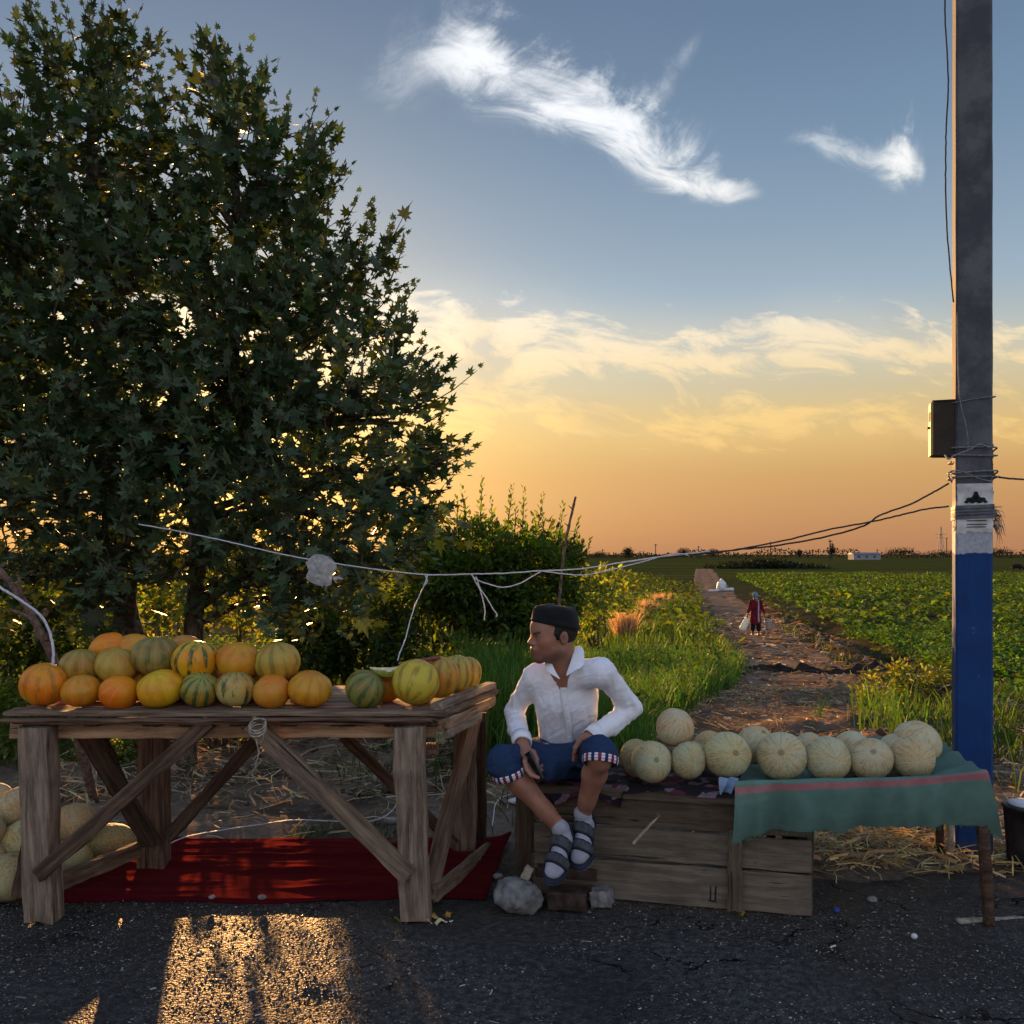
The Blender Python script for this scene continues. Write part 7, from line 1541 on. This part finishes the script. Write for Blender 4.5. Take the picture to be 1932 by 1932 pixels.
ringband('checked_cuff', knR + dR * .040 + A(-.004, 0, 0), dR * [.35, 1, 1], .071, .069, .030, M_CHECK, sho, wob=.02, sq=(1, 1)); ringband('checked_cuff', knL + dL * .008, dL, .075, .073, .032, M_CHECK, sho, wob=.02)
# belt buckle shadow at the fly
# socks and sandals
def foot(heel, toe, topn, an):
    t_ = unit(toe - heel); n_ = unit(topn - t_ * float(topn @ t_)); w_ = np.cross(t_, n_); B = np.stack([t_, w_, n_], 1); Lf = float(np.linalg.norm(toe - heel)); k = Lf / .25
    al = (an - heel) @ B; al2 = al + unit(al) * .018
    def body(s, g=0.0):
        s.ell((.035 * k, 0, .012), (.042 * k + g, .031 + g, .036 + g), .02); s.cone((.05 * k, 0, .03), al, .034 + g, .0355 + g, .03); s.cone((.06 * k, 0, .024), (.16 * k, 0, .012), .036 + g, .030 + g, .03)
        s.ell((.175 * k, 0, .004), (.058 * k + g, .045 + g, .024 + g), .03); s.ell((.222 * k, .008, .0), (.030 * k + g, .032 + g, .017 + g), .02)
    s = SDF((-.06, -.09, -.08), (.33, .09, .18), .0045); body(s); s.cone(al, al2, .0355, .0365, .01); v, f = s.mesh(); v = relax(v, f, 1); v += normals(v, f) * (.002 * fbm(v * 40, 3, 2))[:, None]
    obj('sock', mesh_np('sock', heel + v @ B.T, f), M_SOCK, man)
    sd = thing_part('sandal', heel)
    s = SDF((-.08, -.1, -.1), (.34, .1, .06), .0045); s.cone((.025 * k, 0, -.030), (.12 * k, 0, -.030), .040, .038, .01, flat=((0, 0, 1), 2.6)); s.cone((.12 * k, 0, -.030), (.20 * k, 0, -.028), .038, .050, .02, flat=((0, 0, 1), 3.0)); s.cone((.2 * k, 0, -.028), (.228 * k, .004, -.026), .050, .040, .02, flat=((0, 0, 1), 3.0))
    v, f = s.mesh(); v = relax(v, f, 1); obj('sole', mesh_np('sole', heel + v @ B.T, f), M_SOLE, sd)
    s = SDF((-.08, -.1, -.1), (.34, .1, .06), .0045); s.cone((.025 * k, 0, -.020), (.12 * k, 0, -.020), .043, .041, .01, flat=((0, 0, 1), 3.4)); s.cone((.12 * k, 0, -.020), (.20 * k, 0, -.018), .041, .052, .02, flat=((0, 0, 1), 3.8)); s.cone((.2 * k, 0, -.018), (.230 * k, .004, -.016), .052, .041, .02, flat=((0, 0, 1), 3.6))
    v, f = s.mesh(); v = relax(v, f, 1); obj('footbed', mesh_np('footbed', heel + v @ B.T, f), M_SANDAL, sd)
    s = SDF((-.06, -.09, -.08), (.33, .09, .18), .0045); body(s, .007); s.half((.045 * k, 0, 0), (1, 0, .25)); s.half((0, 0, .055), (0, 0, 1)); v, f = s.mesh(); obj('heel_strap', mesh_np('heel_strap', heel + relax(v, f, 1) @ B.T, f), M_SANDAL, sd)
    for t0, hw_, edge in ((.088, .017, .024), (.168, .017, .024)):
        for g, hh, m in ((.0045, edge, M_SANDAL), (.0085, hw_, M_STRAP)):
            s = SDF((-.06, -.09, -.08), (.33, .09, .18), .004); body(s, g); s.half((t0 * k + hh, 0, 0), (1, .16, 0)); s.half((t0 * k - hh, 0, 0), (-1, -.16, 0)); s.half((0, 0, -.03), (0, 0, -1)); v, f = s.mesh()
            obj('strap' if m is M_STRAP else 'strap_edge', mesh_np('strap', heel + relax(v, f, 1) @ B.T, f), m, sd)
def thing_part(name, loc):
    o = obj(name, None, None, man, loc=loc); return o
foot(anR + A(.018, .045, -.030), P(1043, 1657, 3.78), A(-.05, -1, .45), anR); foot(anL + A(.018, .045, -.028), P(1093, 1630, 3.84), A(-.25, -1, .45), anL)
# phone in his right hand
ph = thing('smartphone', P(1006, 1446, 3.82), 'black smartphone held loosely in the seated man\'s right hand', 'phone')
c = P(1006, 1448, 3.825); d_ = unit(P(1015, 1462, 3.81) - P(1001, 1434, 3.83)); nn = unit(np.cross(d_, A(.55, -.80, .2))); ww = np.cross(nn, d_); hl, hw2, ht = .066, .033, .0042
mb = MB(); mb.add([c + d_ * a_ * hl + ww * b_ * hw2 + nn * c_ * ht for c_ in (-1, 1) for a_, b_ in ((-1, -.85), (-.93, -1), (.93, -1), (1, -.85), (1, .85), (.93, 1), (-.93, 1), (-1, .85))], [tuple(range(7, -1, -1)), tuple(range(8, 16))] + [(k, (k + 1) % 8, 8 + (k + 1) % 8, 8 + k) for k in range(8)]); obj('case', mb.mesh('case'), M_PHONE, ph)
mb = MB(); mb.add([c + d_ * a_ * hl * .9 + ww * b_ * hw2 * .9 + nn * (ht + .0006) for a_, b_ in ((-1, -1), (1, -1), (1, 1), (-1, 1))], [(0, 1, 2, 3)]); obj('screen', mb.mesh('screen'), M_BOXD, ph)

# ------------------------------------------------------------------ the walker on the path
D = 32.0; b0 = P(1426, 0, D); gx, gy = b0[0], D; gz = float(G(gx, gy)) + .03
wk = thing('person', (gx, gy, gz), 'barefoot person in a dark red dress walking away along the path carrying two vessels', 'person')
def B(x, y, z): return A(gx + x, gy + y, gz + z)
s = SDF((gx - .5, gy - .45, gz - .03), (gx + .5, gy + .45, gz + 1.66), .016)
s.ell(B(-.02, .02, 1.44), (.085, .10, .115), 0); s.cone(B(-.015, .01, 1.36), B(0, 0, 1.25), .055, .07, .03); s.cone(B(0, 0, 1.20), B(0, .01, .85), .13, .15, .05, flat=((0, 1, 0), 1.4)); s.cone(B(-.15, 0, 1.22), B(.15, 0, 1.22), .06, .06, .05)
for q, hx in ((-1, -.30), (1, .33)): s.chain([B(q * .17, 0, 1.22), B(q * .215, .01, .96), B(hx * .98, .02, .74), B(hx, .02, .66)], [.05, .042, .03, .034], .03)
for q, dy_ in ((-1, .10), (1, -.06)): s.chain([B(q * .08, 0, .80), B(q * .085, dy_ * .5, .45), B(q * .085, dy_, .07)], [.09, .062, .038], .03); s.cone(B(q * .085, dy_ - .03, .04), B(q * .09, dy_ + .14, .03), .04, .032, .02)
v, f = s.mesh(); obj('body', mesh_np('body', relax(v, f, 1), f, np.full((len(v), 3), .55)), M_SKIN, wk)
s = SDF((gx - .5, gy - .45, gz + .3), (gx + .5, gy + .45, gz + 1.45), .016)
s.cone(B(0, 0, 1.20), B(0, .01, .85), .155, .165, .05, flat=((0, 1, 0), 1.35)); s.cone(B(0, .01, .85), B(0, .02, .42), .17, .215, .05, flat=((0, 1, 0), 1.3)); s.cone(B(-.15, 0, 1.22), B(.15, 0, 1.22), .078, .078, .05); s.half(B(0, 0, .43), (0, 0, -1)); s.half(B(0, 0, 1.31), (0, 0, 1))
for q, hx in ((-1, -.30), (1, .33)): s.chain([B(q * .17, 0, 1.22), B(q * .215, .01, .98), B(hx * .92, .02, .86)], [.07, .06, .055], .03)
v, f = s.mesh(); v = relax(v, f, 1); n_ = normals(v, f); v = v + n_ * (.02 * np.sin(v[:, 0] * 60) * np.clip((gz + .9 - v[:, 2]) / .5, 0, 1))[:, None]; dro = obj('dress', mesh_np('dress', v, f), M_DRESS, wk)
s = SDF((gx - .5, gy - .45, gz + .1), (gx + .5, gy + .45, gz + .6), .014)
for q, dy_ in ((-1, .10), (1, -.06)): s.chain([B(q * .09, 0, .55), B(q * .088, dy_ * .5, .40), B(q * .088, dy_ * .8, .23)], [.10, .085, .075], .03)
v, f = s.mesh(); obj('leggings', mesh_np('leggings', v, f), M_LEGG, wk)
s = SDF((gx - .3, gy - .3, gz + 1.2), (gx + .3, gy + .3, gz + 1.66), .012); s.ell(B(-.02, .0, 1.46), (.10, .112, .115), 0); s.cone(B(-.01, -.06, 1.42), B(.0, -.10, 1.28), .06, .04, .04); s.half(B(0, .07, 1.4), (0, 1, .2)); v, f = s.mesh(); obj('headscarf', mesh_np('headscarf', v, f), M_SCARF, wk)
sp = smooth_path([B(.045, -.165, 1.28), B(.05, -.175, 1.05), B(.05, -.17, .8), B(.055, -.19, .5)], 5); mb = MB(); mb.tube(sp, np.linspace(.022, .03, len(sp)), 6); obj('pale_trim', mb.mesh('pale_trim', True), M_SOCK, wk)
# jerrycan and bucket
hl_, hr_ = B(-.30, .02, .66), B(.33, .02, .66)
jc = thing('jerrycan', hl_, 'cream plastic jerrycan hanging from the walker\'s left-side hand', 'jerrycan'); s = SDF(hl_ + A(-.35, -.15, -.55), hl_ + A(.2, .15, .1), .012); a_, b_ = hl_ + A(-.03, 0, -.12), hl_ + A(-.13, 0, -.36)
s.cone(a_ + A(.02, 0, 0), b_, .10, .12, 0, flat=((0, 1, 0), 1.5)); s.cone(a_, b_ + A(-.03, 0, -.02), .10, .115, .03, flat=((0, 1, 0), 1.5)); s.cone(a_ + A(-.03, 0, .06), a_ + A(-.02, 0, .12), .03, .03, .01); v, f = s.mesh(); obj('body', mesh_np('body', relax(v, f, 2), f), M_CAN, jc)
mb = MB(); mb.tube(smooth_path([a_ + A(-.03, 0, .07), hl_ + A(-.01, 0, .0), a_ + A(.09, 0, .05)], 5), .012, 6); obj('handle', mb.mesh('handle', True), M_CAN, jc)
bk_ = thing('bucket', hr_, 'grey enamel bucket hanging from the walker\'s right-side hand', 'bucket'); cb = hr_ + A(.12, 0, -.14)
lathe('pail', [(.10, cb[2] - .27), (.105, cb[2] - .25), (.13, cb[2] - .02), (.14, cb[2]), (.128, cb[2] + .002), (.12, cb[2] - .03), (.095, cb[2] - .2)], cb, M_ENAMEL, bk_, 20)
mb = MB(); mb.tube(smooth_path([cb + A(-.13, 0, 0), hr_ + A(-.005, 0, .0), cb + A(.13, 0, .0)], 6), .008, 5); obj('bail', mb.mesh('bail', True), M_WIRE, bk_)
# white sacks on the path
def sack(px, py, D, r, label, sd):
    c = P(px, py, D); z = float(G(c[0], D)); s = SDF((c[0] - r[0] * 2, D - r[1] * 2, z - .05), (c[0] + r[0] * 2, D + r[1] * 2, z + r[2] * 2.6), .05); s.ell((c[0], D, z + r[2] * .8), r, 0)
    if r[2] > .3: s.cone((c[0] + .05, D, z + r[2] * 1.4), (c[0] - .02, D, z + r[2] * 2.0), .18, .1, .1)
    v, f = s.mesh(); v += normals(v, f) * (.14 * fbm(v * 3.5, 3, sd))[:, None]; o = obj('white_sack', mesh_np('white_sack', v, f), M_WHITE); o['label'] = label; o['category'] = 'sack'; o['group'] = 'white sacks on the path'
sack(1361, 1108, 72, (.40, .35, .48), 'tall white sack standing on the path far beyond the walker', 1); sack(1346, 1111, 71, (.42, .3, .11), 'flat white plastic left of the tall white sack', 2); sack(1376, 1109, 71, (.40, .3, .17), 'small white bundle right of the tall white sack', 3)
